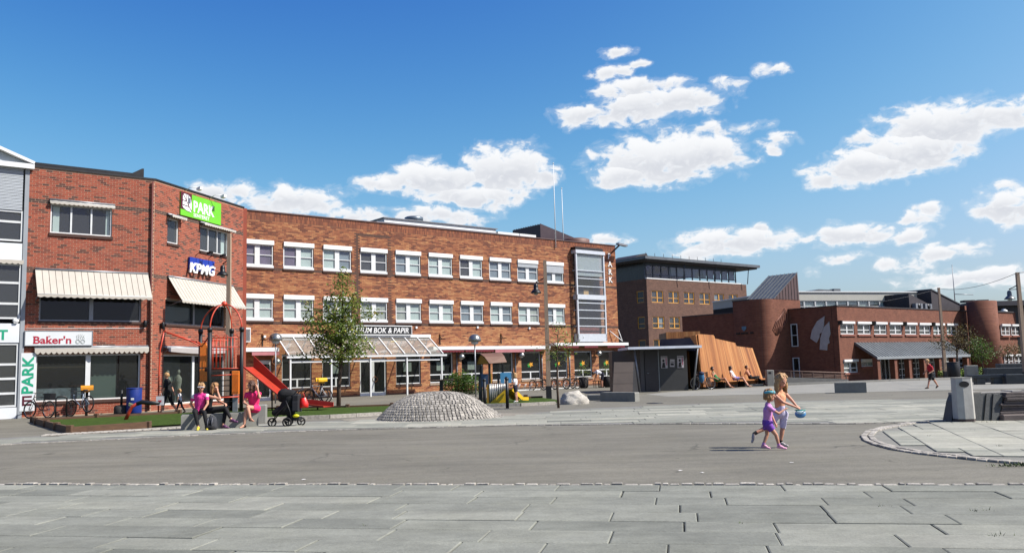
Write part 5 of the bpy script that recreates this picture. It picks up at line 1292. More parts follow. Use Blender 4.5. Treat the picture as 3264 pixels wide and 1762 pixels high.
# ---------------------------------------------------------------- playground
m_redp = mat('red_paint', (184, 60, 40), 0.4, 0.1, 3, dirt=0.08)
m_redtube = mat('red_tube', (204, 70, 42), 0.4, 0.12, 4)
m_orangep = mat('orange_plastic', (250, 136, 48), 0.45, 0.08, 4)
m_steelblk = mat('post_black', (34, 36, 38), 0.5, 0.15, 5)
def climbing_tower():
    o = Vector((-11.9, 35.0, 0.05)); t = thing('climbing_tower', 'red and orange climbing tower with domed hoops and long red slide', 'play tower', o)
    W = lambda x, y, z: (x - o.x, y - o.y, z - o.z)
    P = {1: (-12.97, 35.35), 2: (-12.23, 34.35), 3: (-11.78, 35.65), 4: (-11.04, 34.65)}
    for k, (x, y) in P.items():
        b = MB(); b.tube([W(x, y, 0.02), W(x, y, 3.3)], 0.075 if k != 2 else 0.085, 10); b.lathe([(0.1, 0), (0.1, 0.14), (0.06, 0.18)], 12, W(x, y, 3.26)); b.build('post', m_steelblk, t)
    top = Vector((-11.88, 35.0, 4.42))
    for k, (x, y) in P.items():
        pts = []
        for i in range(11):
            a = math.pi / 2 * i / 10; f = math.cos(a); pts.append(W(top.x + (x - top.x) * f, top.y + (y - top.y) * f, 3.35 + 1.05 * math.sin(a)))
        b = MB(); b.tube(pts, 0.028, 8); b.build('roof_hoop', m_redtube, t)
    b = MB(); b.ell(W(*top), (0.12, 0.12, 0.12)); b.build('finial', m_redtube, t)
    b = MB(); ps = [P[1], P[2], P[4], P[3]]; b.prism([W(x, y, 0)[:2] for x, y in ps], 1.62, 1.74, 'xy'); b.build('deck', mat('deck_brown', (70, 44, 36), 0.8, 0.2, 5), t)
    def rail(a, c, n, lo, hi, arches=()):
        b = MB(); A_, C_ = Vector(W(*a, 0)), Vector(W(*c, 0))
        for z in (lo, hi - .38, hi): b.tube([A_ + Vector((0, 0, z)), C_ + Vector((0, 0, z))], 0.02, 6)
        for k in range(1, n): p = A_.lerp(C_, k / n); b.tube([p + Vector((0, 0, lo)), p + Vector((0, 0, hi))], 0.016, 6)
        for k in arches:
            p = A_.lerp(C_, k); d = (C_ - A_).normalized() * 0.09; b.tube([p + d * math.cos(u) + Vector((0, 0, hi + .1 * math.sin(u))) for u in [math.pi * q / 6 for q in range(7)]], 0.016, 5)
        b.build('railing', m_redtube, t)
    rail(P[2], P[4], 9, 1.78, 3.02, (0.2, 0.5, 0.8)); rail(P[3], P[1], 8, 1.78, 2.95); 
    # orange wavy panel at the left and its lower part
    for lo, hi, w in ((1.86, 2.85, 1.0), (1.28, 1.8, 0.9)):
        A_, C_ = Vector(W(*P[1], 0)), Vector(W(*P[2], 0))
        for k in range(5):
            p = A_.lerp(C_, 0.14 + 0.17 * k); b = MB(); h = hi - 0.12 * (k > 2) - 0.1 * (k > 3); b.bar(p + Vector((0, 0, lo)), p + Vector((0, 0, h)), 0.05, 0.12, up=(1, 0, 0)); b.build('orange_slat', m_orangep, t)
        b = MB(); b.bar(A_.lerp(C_, .1) + Vector((-.02, 0, (lo + hi) / 2 - .1)), A_.lerp(C_, .9) + Vector((-.02, 0, (lo + hi) / 2 - .1)), 0.03, 0.18); b.build('panel_rail', m_orangep, t)
    # steps below the deck
    for k in range(7):
        b = MB(); z = 0.25 + k * 0.21; b.bar(W(-12.25, 34.42 + .05 * k, z), W(-11.45, 34.65 + .05 * k, z), 0.14, 0.035); b.build('step', m_steelblk, t)
    b = MB(); b.tube([W(-12.2, 34.35, 1.5), W(-11.4, 34.5, 1.53)], 0.02, 6); b.build('grip_bar', m_redtube, t)
    # lower orange panel by the slide
    b = MB(); b.bev(-11.40 - o.x, 34.55 - o.y, .7, -11.10 - o.x, 34.62 - o.y, 1.62, 0.012); q = b.build('orange_panel', m_orangep, t)
    for k in range(6):
        g = MB(); u = -11.37 - o.x + k * 0.048; g.box(u, 34.535 - o.y, 0.78, u + 0.02, 34.552 - o.y, 1.5); g.build('panel_rib', m_orangep, q)
    b = MB(); b.box(-11.36 - o.x, 34.56 - o.y, 0.0, -11.16 - o.x, 34.6 - o.y, 0.66); b.build('grey_plate', mat('info_plate', (150, 152, 154), 0.5, 0.2, 8), t)
    b = MB(); b.tube([W(-12.3, 34.3, 0.62), W(-11.1, 34.55, 0.64)], 0.03, 6); b.build('ground_rail', m_redtube, t)
    # slide
    S0, S1, S2 = Vector(W(-11.0, 35.4, 1.82)), Vector(W(-9.0, 34.7, 0.34)), Vector(W(-7.4, 34.1, 0.16))
    d = (S2 - S0); d.z = 0; n = Vector((-d.y, d.x, 0)).normalized() * 0.34
    path = [S0, S0.lerp(S1, .05) + Vector((0, 0, .0)), S0.lerp(S1, .5), S0.lerp(S1, .93), S1.lerp(S2, .12) + Vector((0, 0, -.03)), S1.lerp(S2, .5) - Vector((0, 0, .01)), S2]
    b = MB(); vs = []
    for p in path: vs += [p - n, p + n]
    b.add(vs, [(2 * i, 2 * i + 2, 2 * i + 3, 2 * i + 1) for i in range(len(path) - 1)], True); b.build('slide_bed', m_redp, t)
    hs = lambda p, s: .06 if s < 0 else .17 + .30 * max(0, (p.z - S2.z) / (S0.z - S2.z))     # high far side, low near side
    for s in (-1, 1):
        b = MB(); vs = []
        for p in path: q = p + n * s; vs += [q + n.normalized() * s * 0.0, q + n.normalized() * s * .03, q + n.normalized() * s * .03 + Vector((0, 0, .0)) + Vector((0, 0, hs(p, s))), q + Vector((0, 0, hs(p, s)))]
        m = len(path); b.add(vs, [(4 * i + k, 4 * i + 4 + k, 4 * i + 4 + (k + 1) % 4, 4 * i + (k + 1) % 4) for i in range(m - 1) for k in range(4)] + [(0, 1, 2, 3), (4 * m - 4, 4 * m - 1, 4 * m - 2, 4 * m - 3)]); b.build('slide_side', m_redp, t)
    for p in (S2 - d.normalized() * .5, S0.lerp(S1, .55)): b = MB(); b.tube([p, (p.x, p.y, 0)], 0.03, 6); b.build('slide_leg', m_steelblk, t)
    b = MB(); A_, C_ = Vector(W(*P[4], 0)), Vector(W(*P[3], 0)); b.bar(A_.lerp(C_, .1) + Vector((0, 0, 2.05)), A_.lerp(C_, .42) + Vector((0, 0, 2.05)), .04, .55); b.build('slide_gate', m_redp, t)
    # climbing pole on an outrigger
    b = MB(); b.tube([W(-12.95, 35.3, 2.84), W(-13.6, 35.1, 3.08), W(-14.34, 35.0, 3.36)], 0.035, 8); b.tube([W(-12.8, 35.1, 2.70), W(-13.3, 35.1, 2.95), W(-14.3, 35.0, 3.34)], 0.028, 8); b.tube([W(-12.34, 34.4, 3.0), W(-12.8, 35.1, 2.72)], .03, 8); b.build('outrigger', m_redtube, t)
    b = MB(); b.tube([W(-14.34, 35.0, 3.36), W(-14.5, 35.0, 2.6), W(-14.53, 35, 1.5), W(-14.52, 35.0, 0.05)], 0.032, 8); b.build('climbing_pole', m_redtube, t)
climbing_tower()
def seesaw():
    o = (-13.8, 30.5, 0.05); t = thing('spring_rocker', 'bent red and black balance beam rising from the near lawn', 'play equipment', o)
    b = MB(); b.tube([(0, 0, 0), (0.1, 0, 0.25), (0.22, 0, 0.45), (0.4, 0.02, 0.55)], [0.07, .065, .06, .06], 8); b.build('red_arm', m_redp, t)
    b = MB(); b.tube([(0.38, 0.02, .54), (0.55, .03, .60), (0.85, .05, .55), (1.15, .06, .54)], [.07, .08, .075, .06], 8); b.build('black_seat', m_steelblk, t)
seesaw()
def playhouse():
    o = Vector((-1.0, 36.8, 0.05)); t = thing('playhouse', 'small yellow and blue playhouse with brown pitched roof and yellow slide', 'play house', o)
    my = mat('yellow_panel', (222, 178, 30), 0.45, 0.06, 3); mb = mat('sky_blue_panel', (92, 168, 214), 0.5, 0.06, 3); mbd = mat('slate_blue_panel', (72, 96, 130), 0.5, 0.06, 3)
    mbr = mat('brown_roof_panel', (122, 88, 68), 0.5, 0.1, 3); mp = m_steelblk
    X = lambda x: x + 1.0
    for x, y, h in ((-1.47, 0.75, 1.6), (-1.07, -0.15, 1.65), (-0.52, 1.0, 1.65), (-0.70, 0.1, 1.25), (-1.5, -0.1, 1.2)):
        b = MB(); b.bev(X(x) - .05, y - .05, 0, X(x) + .05, y + .05, h, .008); b.build('post', mp, t)
    # roof: ridge leans away to the right, two sheets and an ochre gable
    r0, r1 = Vector((X(-1.47), 0.05, 2.08)), Vector((X(-0.55), 0.75, 2.1))
    e0, e1 = Vector((X(-1.07), -0.42, 1.64)), Vector((X(-0.33), 0.25, 1.68))
    f0, f1 = Vector((X(-1.68), 0.45, 1.64)), Vector((X(-0.8), 1.15, 1.68))
    for a, c in ((e0, e1), (f0, f1)):
        b = MB(); n = (c - a).cross(r0 - a).normalized() * 0.03; vs = []
        for p in (a, c, r1, r0): vs += [p, p + n]
        mid0, mid1 = (a + r0) / 2 + Vector((0, 0, .06)), (c + r1) / 2 + Vector((0, 0, .06))
        b.quad(a, c, mid1, mid0); b.quad(mid0, mid1, r1, r0); b.quad(a + n, c + n, mid1 + n, mid0 + n); b.quad(mid0 + n, mid1 + n, r1 + n, r0 + n); b.quad(a, c, c + n, a + n); b.quad(c, mid1, mid1 + n, c + n); b.quad(mid1, r1, r1 + n, mid1 + n); b.build('roof_sheet', mbr, t)
    b = MB(); g = [e0 * .97 + r0 * .03, f0 * .97 + r0 * .03, r0]; k = (r1 - r0).normalized() * .05; b.add([p + k for p in g] + [p + k * 2 for p in g], [(0, 1, 2), (5, 4, 3), (0, 3, 4, 1), (1, 4, 5, 2), (2, 5, 3, 0)]); b.build('gable', mat('ochre_gable', (176, 130, 40), .5, .06, 3), t)
    b = MB(); b.box(X(-1.49), -0.02, .66, X(-1.13), .03, 1.22); b.build('blue_panel', mbd, t, label='slate blue panel with a window notch')
    b = MB(); b.prism([(X(-.62), .8), (X(-.45), .8), (X(-.45), 1.0), (X(-.4), 1.08), (X(-.33), 1.08), (X(-.28), 1.0), (X(-.28), .8), (X(-.14), .8), (X(-.14), 1.26), (X(-.62), 1.26)], .3, .35); b.build('blue_panel', mb, t, label='sky blue panel with an arched notch')
    b = MB(); b.box(X(-1.06), 0.0, .82, X(-.99), .06, 1.22); b.build('yellow_post', my, t)
    for k in range(9):
        u = X(-1.10) + k * .078; b = MB(); b.tube([(u + .035, -.22, 0.02 + max(0, (k - 0.5) * .058)), (u + .035, -.22, .8)], .034, 8); b.build('tube', mat('silver_tube', (186, 186, 182), .35, .1, 5, metal=.4), t)
    b = MB(); b.prism([(X(-1.06), 0), (X(-.37), 0), (X(-.37), .56), (X(-.48), .5)], -.32, -.27); b.build('yellow_wedge', my, t)
    b = MB(); b.box(X(-1.2), -.24, 0, X(-1.11), -.16, .78); b.build('yellow_end', mat('ochre_gable', (0, 0, 0)), t)
    b = MB(); b.box(X(-1.1), -.14, .5, X(-.3), .6, .56); b.build('deck', mp, t)
    S0, S1 = Vector((X(-.3), .1, .55)), Vector((X(.12), .6, .12)); S2 = Vector((X(.38), .9, .1)); n = Vector((.2, -.17, 0))
    b = MB(); b.quad(S0 - n, S1 - n, S1 + n, S0 + n); b.quad(S1 - n, S2 - n, S2 + n, S1 + n); b.build('slide_bed', my, t)
    for s in (-1, 1):
        b = MB(); b.bar(S0 + n * s, S1 + n * s, .03, .16); b.bar(S1 + n * s, S2 + n * s, .03, .14); b.build('slide_side', my, t)
playhouse()
# ---------------------------------------------------------------- posts, lamps, wires
m_pole = mat('pole_wood', (176, 152, 128), 0.85, 0.2, 3, .3, 30, stretch=(4, 4, .5))
def street_lamp(label, x, y, h, lz, side=(-1, 0), kind='black', L=.47):
    z0 = gz(x, y); t = thing('street_lamp', label, 'street lamp', (x, y, z0), 0, 'wooden street lamps of the square')
    b = MB(); b.add([(sx * r, sy * r, z) for z, r in ((0, .11), (h, .075)) for sx, sy in ((-1, -1), (1, -1), (1, 1), (-1, 1))], [(0, 1, 5, 4), (1, 2, 6, 5), (2, 3, 7, 6), (3, 0, 4, 7), (4, 5, 6, 7)]); b.build('pole', m_pole, t)
    b = MB(); b.box(-.13, -.13, 0, .13, .13, .6); b.build('steel_foot', m_dark, t)
    if kind:
        dx, dy = side
        b = MB(); b.tube([(0, 0, lz + .75), (dx * L * .5, dy * L * .5, lz + .62), (dx * L, dy * L, lz + .52)], .025, 6); b.tube([(0, 0, lz + .5), (dx * L, dy * L, lz + .5)], .02, 6); b.build('bracket', m_black, t)
        b = MB(); b.lathe([(.27, 0), (.25, .04), (.17, .14), (.11, .18), (.11, .33), (.09, .42), (.03, .46)], 20, (dx * L, dy * L, lz)); b.build('lamp_shade', m_black if kind == 'black' else mat('worn_steel', (120, 124, 126), .4, .2, 4, metal=.5), t)
        b = MB(); b.ell((dx * L, dy * L, lz + .02), (.12, .12, .13)); b.build('bulb_glass', glass_mat('lamp_glass', (170, 176, 176), .5), t)
    return t
street_lamp('wooden street lamp behind the climbing tower', -12.7, 38.0, 7.85, 5.95, (-1, -.2), L=.27)
street_lamp('wooden street lamp with black shade standing right of the playhouse', 1.6, 40.76, 6.6, 5.03, (-1, 0))
street_lamp('plain wooden pole carrying the wire in front of the civic building', 33.4, 66.6, 7.1, 5.0, (-1, 0), None)
street_lamp('wooden street lamp with worn shade at the right picture edge', 26.2, 44.0, 5.72, 4.35, (-.9, .3), 'steel')
def wire():
    t = thing('overhead_wire', 'thin sagging wire strung between the poles at the right', 'wire', (33.4, 66.6, 0))
    A_, C_, E_ = Vector((0, 0, 6.75)), Vector((-7.2, -22.6, 5.7)), Vector((-9.5, -6.0, 5.2))
    def sag(a, c, s, n=12): return [a.lerp(c, k / n) - Vector((0, 0, s * 4 * (k / n) * (1 - k / n))) for k in range(n + 1)]
    b = MB(); b.tube(sag(A_, C_, .35), .014, 5); b.build('span', m_dark, t)
    b = MB(); b.tube(sag(A_, E_, .15), .012, 5); b.build('span', m_dark, t)
    b = MB(); b.tube(sag(C_, Vector((4, -40, 6.2)), .3), .014, 5); b.build('span', m_dark, t)
wire()
def globe_lamp(label, x, y, h):
    t = thing('globe_lamp', label, 'lamp', (x, y, 0), 0, 'domed pole lamps by the tan building')
    b = MB(); b.tube([(0, 0, 0), (0, 0, h - .15)], .035, 8); b.build('pole', m_grey_metal, t)
    b = MB(); b.lathe([(.34, -.1), (.34, .0), (.29, .16), (.16, .27), (.02, .3)], 22, (0, 0, h)); b.build('dome', mat('dull_steel', (0, 0, 0)), t)
    b = MB(); b.lathe([(.03, -.28), (.16, -.24), (.22, -.1)], 16, (0, 0, h)); b.build('diffuser', m_wframe, t)
globe_lamp('dome-headed pole lamp at the left end of the glass canopy', -12.27, 44.0, 3.3)
globe_lamp('dome-headed pole lamp behind the brown roof of the playhouse', -2.1, 46.0, 3.05)
for (x, y, h, lab) in ((-1.16, 32.6, 1.12, 'black bollard post by the cobbled mound, left of the pair'), (-0.3, 32.4, 1.14, 'black bollard post beside the girl, right of the pair')):
    t = thing('bollard', lab, 'bollard', (x, y, 0), 0, 'black bollards before the playhouse')
    b = MB(); b.tube([(0, 0, 0), (0, 0, h - .05)], .065, 10); b.build('post', m_steelblk, t)
    b = MB(); b.lathe([(.075, 0), (.075, .06), (.03, .09)], 12, (0, 0, h - .08)); b.build('cap', m_dark, t)
# ---------------------------------------------------------------- benches, blocks, bins, stones
def block(name, label, cat, pts, h, m, group=None, parts='slab', cap=.03):
    o = Vector((sum(p[0] for p in pts) / len(pts), sum(p[1] for p in pts) / len(pts), 0)); o.z = gz(o.x, o.y)
    b = MB(); n = len(pts); e = cap
    c = Vector((0, 0, 0))
    low = [Vector((p[0] - o.x, p[1] - o.y, 0)) for p in pts]
    top = [v + Vector((0, 0, h - e)) for v in low]; ins = [v * (1 - e / max(.2, v.length)) + Vector((0, 0, h)) for v in low]
    vs = low + top + ins
    b.add(vs, [(i, (i + 1) % n, n + (i + 1) % n, n + i) for i in range(n)] + [(n + i, n + (i + 1) % n, 2 * n + (i + 1) % n, 2 * n + i) for i in range(n)] + [tuple(range(2 * n, 3 * n))])
    ob = b.build(name, m, None, o); tag(ob, label, cat, group); return ob
block('stone_bench', 'grey concrete bench with the three seated women', 'bench', [(-9.42, 24.25), (-7.47, 25.02), (-7.62, 25.48), (-9.6, 24.72)], .44, m_concd)
block('concrete_block', 'short pale concrete block behind the woman in the pink dress', 'block', [(-8.3, 26.8), (-7.83, 26.95), (-7.9, 27.4), (-8.4, 27.3)], .57, m_conc)
block('stone_bench', 'grey concrete bench block in front of the leaning dark ramp', 'bench', [(3.6, 36.4), (4.9, 35.2), (5.12, 35.45), (3.85, 36.75)], .375, m_concd, 'concrete bench blocks')
block('stone_bench', 'grey concrete bench block between the children and the walking boy', 'bench', [(14.3, 38.5), (15.55, 38.05), (15.72, 38.5), (14.5, 39.0)], .47, m_concd, 'concrete bench blocks')
block('concrete_block', 'low pale kerb block right of the boulder', 'block', [(3.15, 37.6), (3.75, 37.2), (3.8, 37.7), (3.25, 38.0)], .24, m_conc)
def slab_bench(label, x, y, rz):
    t = thing('slab_bench', label, 'bench', (x, y, gz(x, y)), rz, 'dark slab benches by the civic building')
    b = MB(); b.bev(-.9, -.25, .34, .9, .25, .5, .02); b.build('seat', m_slate, t)
    for u in (-.6, .25): b = MB(); b.bev(u, -.22, 0, u + .42, .22, .338, .01); b.build('leg', m_slate, t)
slab_bench('dark slab bench with daylight between its two stone legs', 24.5, 44.6, rad(-6))
block('stone_block', 'dark rough stone block at the right edge behind the grey bin', 'block', [(25.1, 43.9), (27.4, 43.3), (27.6, 44.1), (25.3, 44.6)], .5, m_slate, 'dark stone blocks')
block('stone_block', 'dark stone block with a paler box on it near the right edge', 'block', [(26.0, 47.2), (28.6, 46.5), (28.8, 47.4), (26.2, 48)], .78, m_slate, 'dark stone blocks')
block('stone_block', 'black slab stacked highest at the right picture edge', 'block', [(27.3, 48.2), (29.4, 47.9), (29.5, 48.7), (27.4, 48.9)], 1.0, m_slate, 'dark stone blocks')
block('planter_box', 'small grey planter left of the stacked dark blocks', 'planter', [(25.6, 48.6), (26.2, 48.5), (26.3, 49), (25.7, 49.1)], .95, m_concd)
def grey_bin():
    t = thing('litter_bin', 'tall grey concrete litter bin with an oval opening on the terrace', 'bin', (10.36, 19.95, 0.02))
    prof = [(-.21, -.14), (-.08, -.21), (.12, -.21), (.21, -.1), (.21, .14), (.08, .21), (-.12, .21), (-.21, .1)]
    b = MB(); n = 8; k = .94
    vs = [(x, y, .07) for x, y in prof] + [(x * k - .0, y * k, .99) for x, y in prof]
    b.add(vs, [(i, (i + 1) % n, n + (i + 1) % n, n + i) for i in range(n)] + [tuple(range(n, 2 * n))]); b.build('body', mat('bin_concrete', (190, 187, 178), .7, .1, 5, .2, 50, dirt=.25, fine=.06), t)
    b = MB(); b.prism([(x * .98, y * .98) for x, y in prof], 0, .069, 'xy'); b.build('plinth', mat('bin_plinth', (88, 74, 70), .8, .2, 6), t)
    b = MB(); N = 18
    b.add([(-.045 + .115 * math.cos(2 * math.pi * q / N), -.206 if math.cos(2 * math.pi * q / N) > -.4 else -.2, .86 + .07 * math.sin(2 * math.pi * q / N)) for q in range(N)], [tuple(range(N))]); b.build('opening', m_black, t)
    b = MB(); b.prism([(x * .955, y * .955) for x, y in prof], .99, 1.01, 'xy'); b.build('rim', m_conc, t)
grey_bin()
def bin_cyl(name, label, x, y, r, h, m, band=None):
    t = thing(name, label, 'bin', (x, y, gz(x, y)))
    b = MB(); b.lathe([(r * .92, 0), (r, .05), (r, h - .03), (r * .96, h), (r * .9, h), (r * .88, h - .1)], 22); b.build('body', m, t)
    b = MB(); b.torus((0, 0, h - .02), r, .02, 'z', 24, 6); b.build('rim', m, t)
    b = MB(); b.lathe([(r * .8, 0), (r * .8, .03)], 20, (0, 0, h - .25)); b.build('liner', m_black, t)
    return t
t = bin_cyl('litter_bin', 'dark blue round litter bin with white lettering by the brick wall', -16.14, 36.4, .31, 1.08, mat('bin_blue', (28, 56, 140), .45, .1, 4))
for z, w, hh, a in ((.62, .12, .09, -1.35), (.42, .2, .06, -1.5), (.36, .12, .05, -1.7)):
    b = MB(); b.box(-w / 2, -.006, -hh / 2, w / 2, 0, hh / 2); o = b.build('sticker', m_white if z > .5 else mat('sticker_pale', (196, 200, 150), .5, .2, 9), t, (.318 * math.cos(a), .318 * math.sin(a), z), a + math.pi / 2)
    o.rotation_euler = (0, .35 if z < .5 else 0, a + math.pi / 2)
t = bin_cyl('litter_bin', 'black box-like litter bin beside the civic building porch', 31.3, 61.2, .42, 1.2, m_steelblk)
t = thing('litter_bin', 'narrow grey bin at the right end of the wooden pavilion bench', 'bin', (15.35, 51.7, 0))
b = MB(); b.bev(-.22, -.2, 0, .22, .2, .95, .03); b.build('body', m_conc, t); b = MB(); b.box(-.12, -.204, .72, .05, -.199, .84); b.build('opening', m_black, t)
t = thing('parasol_foot', 'dark round parasol base with a short tube next to the blue bin', 'parasol base', (-16.69, 36.44, 0))
b = MB(); b.lathe([(.29, 0), (.3, .04), (.29, .3), (.22, .36), (.06, .38)], 22); b.build('base', mat('dark_concrete', (64, 62, 60), .8, .15, 5), t)
b = MB(); b.tube([(0, 0, .36), (0, 0, 1.0)], .05, 10); b.build('tube', m_dark, t)
def boulder():
    b = MB(); n, m = 48, 26; vs = []; fs = []
    for i in range(m + 1):
        ph = math.pi / 2 * i / m
        for k in range(n):
            a = 2 * math.pi * k / n; d = Vector((math.cos(a) * math.cos(ph), math.sin(a) * math.cos(ph), math.sin(ph)))
            r = 1 + .2 * mnoise.noise(d * 1.7 + Vector((4, 1, 0))) + .06 * mnoise.noise(d * 4.3) + .025 * mnoise.noise(d * 11)
            x, y, z = d.x * .58 * r, d.y * .5 * r, d.z ** .7 * .5 * r
            if x < -.42: x = -.42 + (x + .42) * .5
            vs.append((x, y, z - .02))
    fs = [(i * n + k, i * n + (k + 1) % n, (i + 1) * n + (k + 1) % n, (i + 1) * n + k) for i in range(m) for k in range(n)]
    b.add(vs, fs, True); tag(b.build('boulder', m_rock, None, (2.33, 34.6, 0)), 'large pale rounded boulder right of the thin young tree', 'boulder')
boulder()
def stone_seat():
    t = thing('slate_wall', 'low dark slate wall of leaning slabs and stacked layers behind the grey bin', 'stone wall', (10.75, 20.2, 0.02))
    bot = [-.42, .04, .20, .36]; top = [-.42, .22, .36, .60]
    for i in range(3):
        b = MB(); y = -.25 - .03 * i; h0, h1 = .63 - .01 * i, .62 - .02 * i
        vs = [(bot[i] + .005, y, 0), (bot[i + 1] - .005, y, 0), (top[i + 1] - .005, y + .12, h1), (top[i] + .005, y + .12, h0)]
        vs += [(p[0], p[1] + .12, p[2]) for p in vs]
        b.add(vs, [(0, 1, 2, 3), (7, 6, 5, 4), (0, 4, 5, 1), (1, 5, 6, 2), (2, 6, 7, 3), (3, 7, 4, 0)]); b.build('slate_slab', m_slate, t)
    r = random.Random(5)
    for k in range(8):
        b = MB(); z = .15 + k * .062; b.bev(.42 + .025 * k + r.uniform(-.05, .05), -.3 + r.uniform(-.03, .03), z, 2.6, .5, z + .055, .012); b.build('slate_layer', mat('layer_slate', (104, 94, 90), .8, .3, 5, .5, 30), t)
    b = MB(); b.bev(.40, -.45, 0, 2.8, .6, .145, .02); b.build('base_step', mat('step_stone', (120, 108, 102), .8, .2, 5, .4, 40), t)
    for k in range(9):
        b = MB(); u = -.42 + k * .25; b.bev(u, -.12 + r.uniform(-.02, .02), .56, u + .3, .35, .66 + r.uniform(-.015, .015), .012); b.build('cap_stone', mat('cap_slate', (150, 146, 138), .8, .25, 5, .5, 30), t)
    b = MB(); b.prism([(-.62, 0), (-.43, 0), (-.43, .6), (-.5, .45)], -.1, .3); b.build('end_slab', m_slate, t)
stone_seat()
# ---------------------------------------------------------------- kiosk, ramp and wooden pavilion
def kiosk():
    t = thing('kiosk', 'dark grey flat-roofed kiosk with slanted posts and pinned posters', 'kiosk', (8.0, 47.6, 0))
    md = mat('kiosk_panel', (76, 76, 75), .55, .1, 2); O = lambda x, y: (x - 8.0, y - 47.6)
    b = MB(); b.prism([O(5.55, 48.6), O(6.9, 46.95), O(8.0, 47.55), O(9.6, 47.6), O(9.95, 50.6), O(5.6, 50.6)], 0, 2.28, 'xy'); b.build('wall', md, t)
    b = MB(); d = Vector((1.1, .6, 0)).normalized(); nn = Vector((d.y, -d.x, 0)); p = Vector((-1.0, -.58, 0)) + nn * .03
    b.bar(p + d * .62 + Vector((0, 0, .06)), p + d * .62 + Vector((0, 0, 2.2)), .92, .04, up=tuple(nn)); q = b.build('door', mat('kiosk_door', (40, 40, 41), .5, .1, 2), t)
    b = MB(); k = p + d * .25 + nn * .05; b.tube([k + Vector((0, 0, 1.0)), k + d * .14 + Vector((0, 0, 1.0))], .018, 6); b.build('handle', m_grey_metal, q)
    b = MB(); b.bar(O(8.0, 47.53) + (0.0,), O(8.0, 47.53) + (2.28,), .04, .03); b.build('corner_strip', m_grey_metal, t)
    b = MB(); b.box(-1.9, -1.85, 2.3, 2.05, 2.6, 2.43); b.build('roof', mat('roof_edge_grey', (236, 240, 244), .5, .08, 2), t)
    b = MB(); b.box(-1.8, -1.75, 2.282, 1.95, 2.5, 2.298); b.build('soffit', md, t)
    for a, c in (((6.74, 46.25, 0), (6.5, 46.2, 2.29)), ((9.8, 47.3, 0), (10.0, 46.6, 2.29))):
        b = MB(); b.tube([O(*a[:2]) + (a[2],), O(*c[:2]) + (c[2],)], .05, 10); b.build('post', m_grey_metal, t)
    for i, (x, z, w, h, tilt) in enumerate(((8.14, 1.25, .36, .66, 0), (8.62, 1.32, .26, .42, .06), (9.05, 1.25, .36, .66, 0))):
        y = 47.55 + .03 * (x - 8.0) - .012
        b = MB(); b.box(0, -.006, 0, w, 0, h); o = b.build('poster', mat('poster_paper', (196, 190, 194), .6, .12, 7), t, (x - 8.0, y - 47.6, z)); o.rotation_euler = (0, tilt, .03)
        b = MB()
        if i != 1: b.ell((w * .38, -.004, h * .62), (.075, .004, .09), 10, 8); b.prism([(.04, .02), (.09, .3), (.2, .32), (.24, .02)], -.009, -.006); b.box(.02, -.009, h - .08, w - .02, -.006, h - .05)
        else: b.box(.04, -.009, .08, w - .04, -.006, .2); b.box(.04, -.009, .26, w - .04, -.006, .29)
        b.build('print', mat('poster_ink', (34, 32, 36), .6, .2, 9), o)
        if i != 1: b = MB(); b.box(w - .1, -.009, .16, w - .04, -.006, h - .1); b.build('pink_print', mat('poster_pink', (186, 110, 130), .6, .1, 7), o)
kiosk()
def dark_ramp():
    t = thing('skate_ramp', 'dark brown leaning ramp slab beside the kiosk', 'ramp', (5.4, 44.0, 0))
    b = MB(); vs = [(-.5, -.7, 0), (.5, -.9, 0), (.75, .1, 1.63), (-.25, .3, 1.65), (-.3, 1.4, 0), (1.1, 1.2, 0), (.8, .2, 1.63), (-.2, .4, 1.65)]
    b.add(vs, [(0, 1, 2, 3), (2, 6, 7, 3), (1, 5, 6, 2), (0, 3, 7, 4), (4, 7, 6, 5)]); b.build('ramp_body', mat('ramp_side', (40, 40, 42), .6, .12, 2), t)
    A_, B_, C_, D_ = [Vector(v) for v in vs[:4]]; off = (B_ - A_).cross(D_ - A_).normalized() * -.012
    for k in range(3):
        p = lambda u, v: A_.lerp(B_, u).lerp(D_.lerp(C_, u), v) - off
        b = MB(); lo, hi = k / 3 + .004, (k + 1) / 3 - .004; b.quad(p(.01, lo), p(.99, lo), p(.99, hi), p(.01, hi)); b.build('ramp_panel', mat('ramp_face', (104, 92, 82), .7, .12, 2, dirt=.2), t)
dark_ramp()
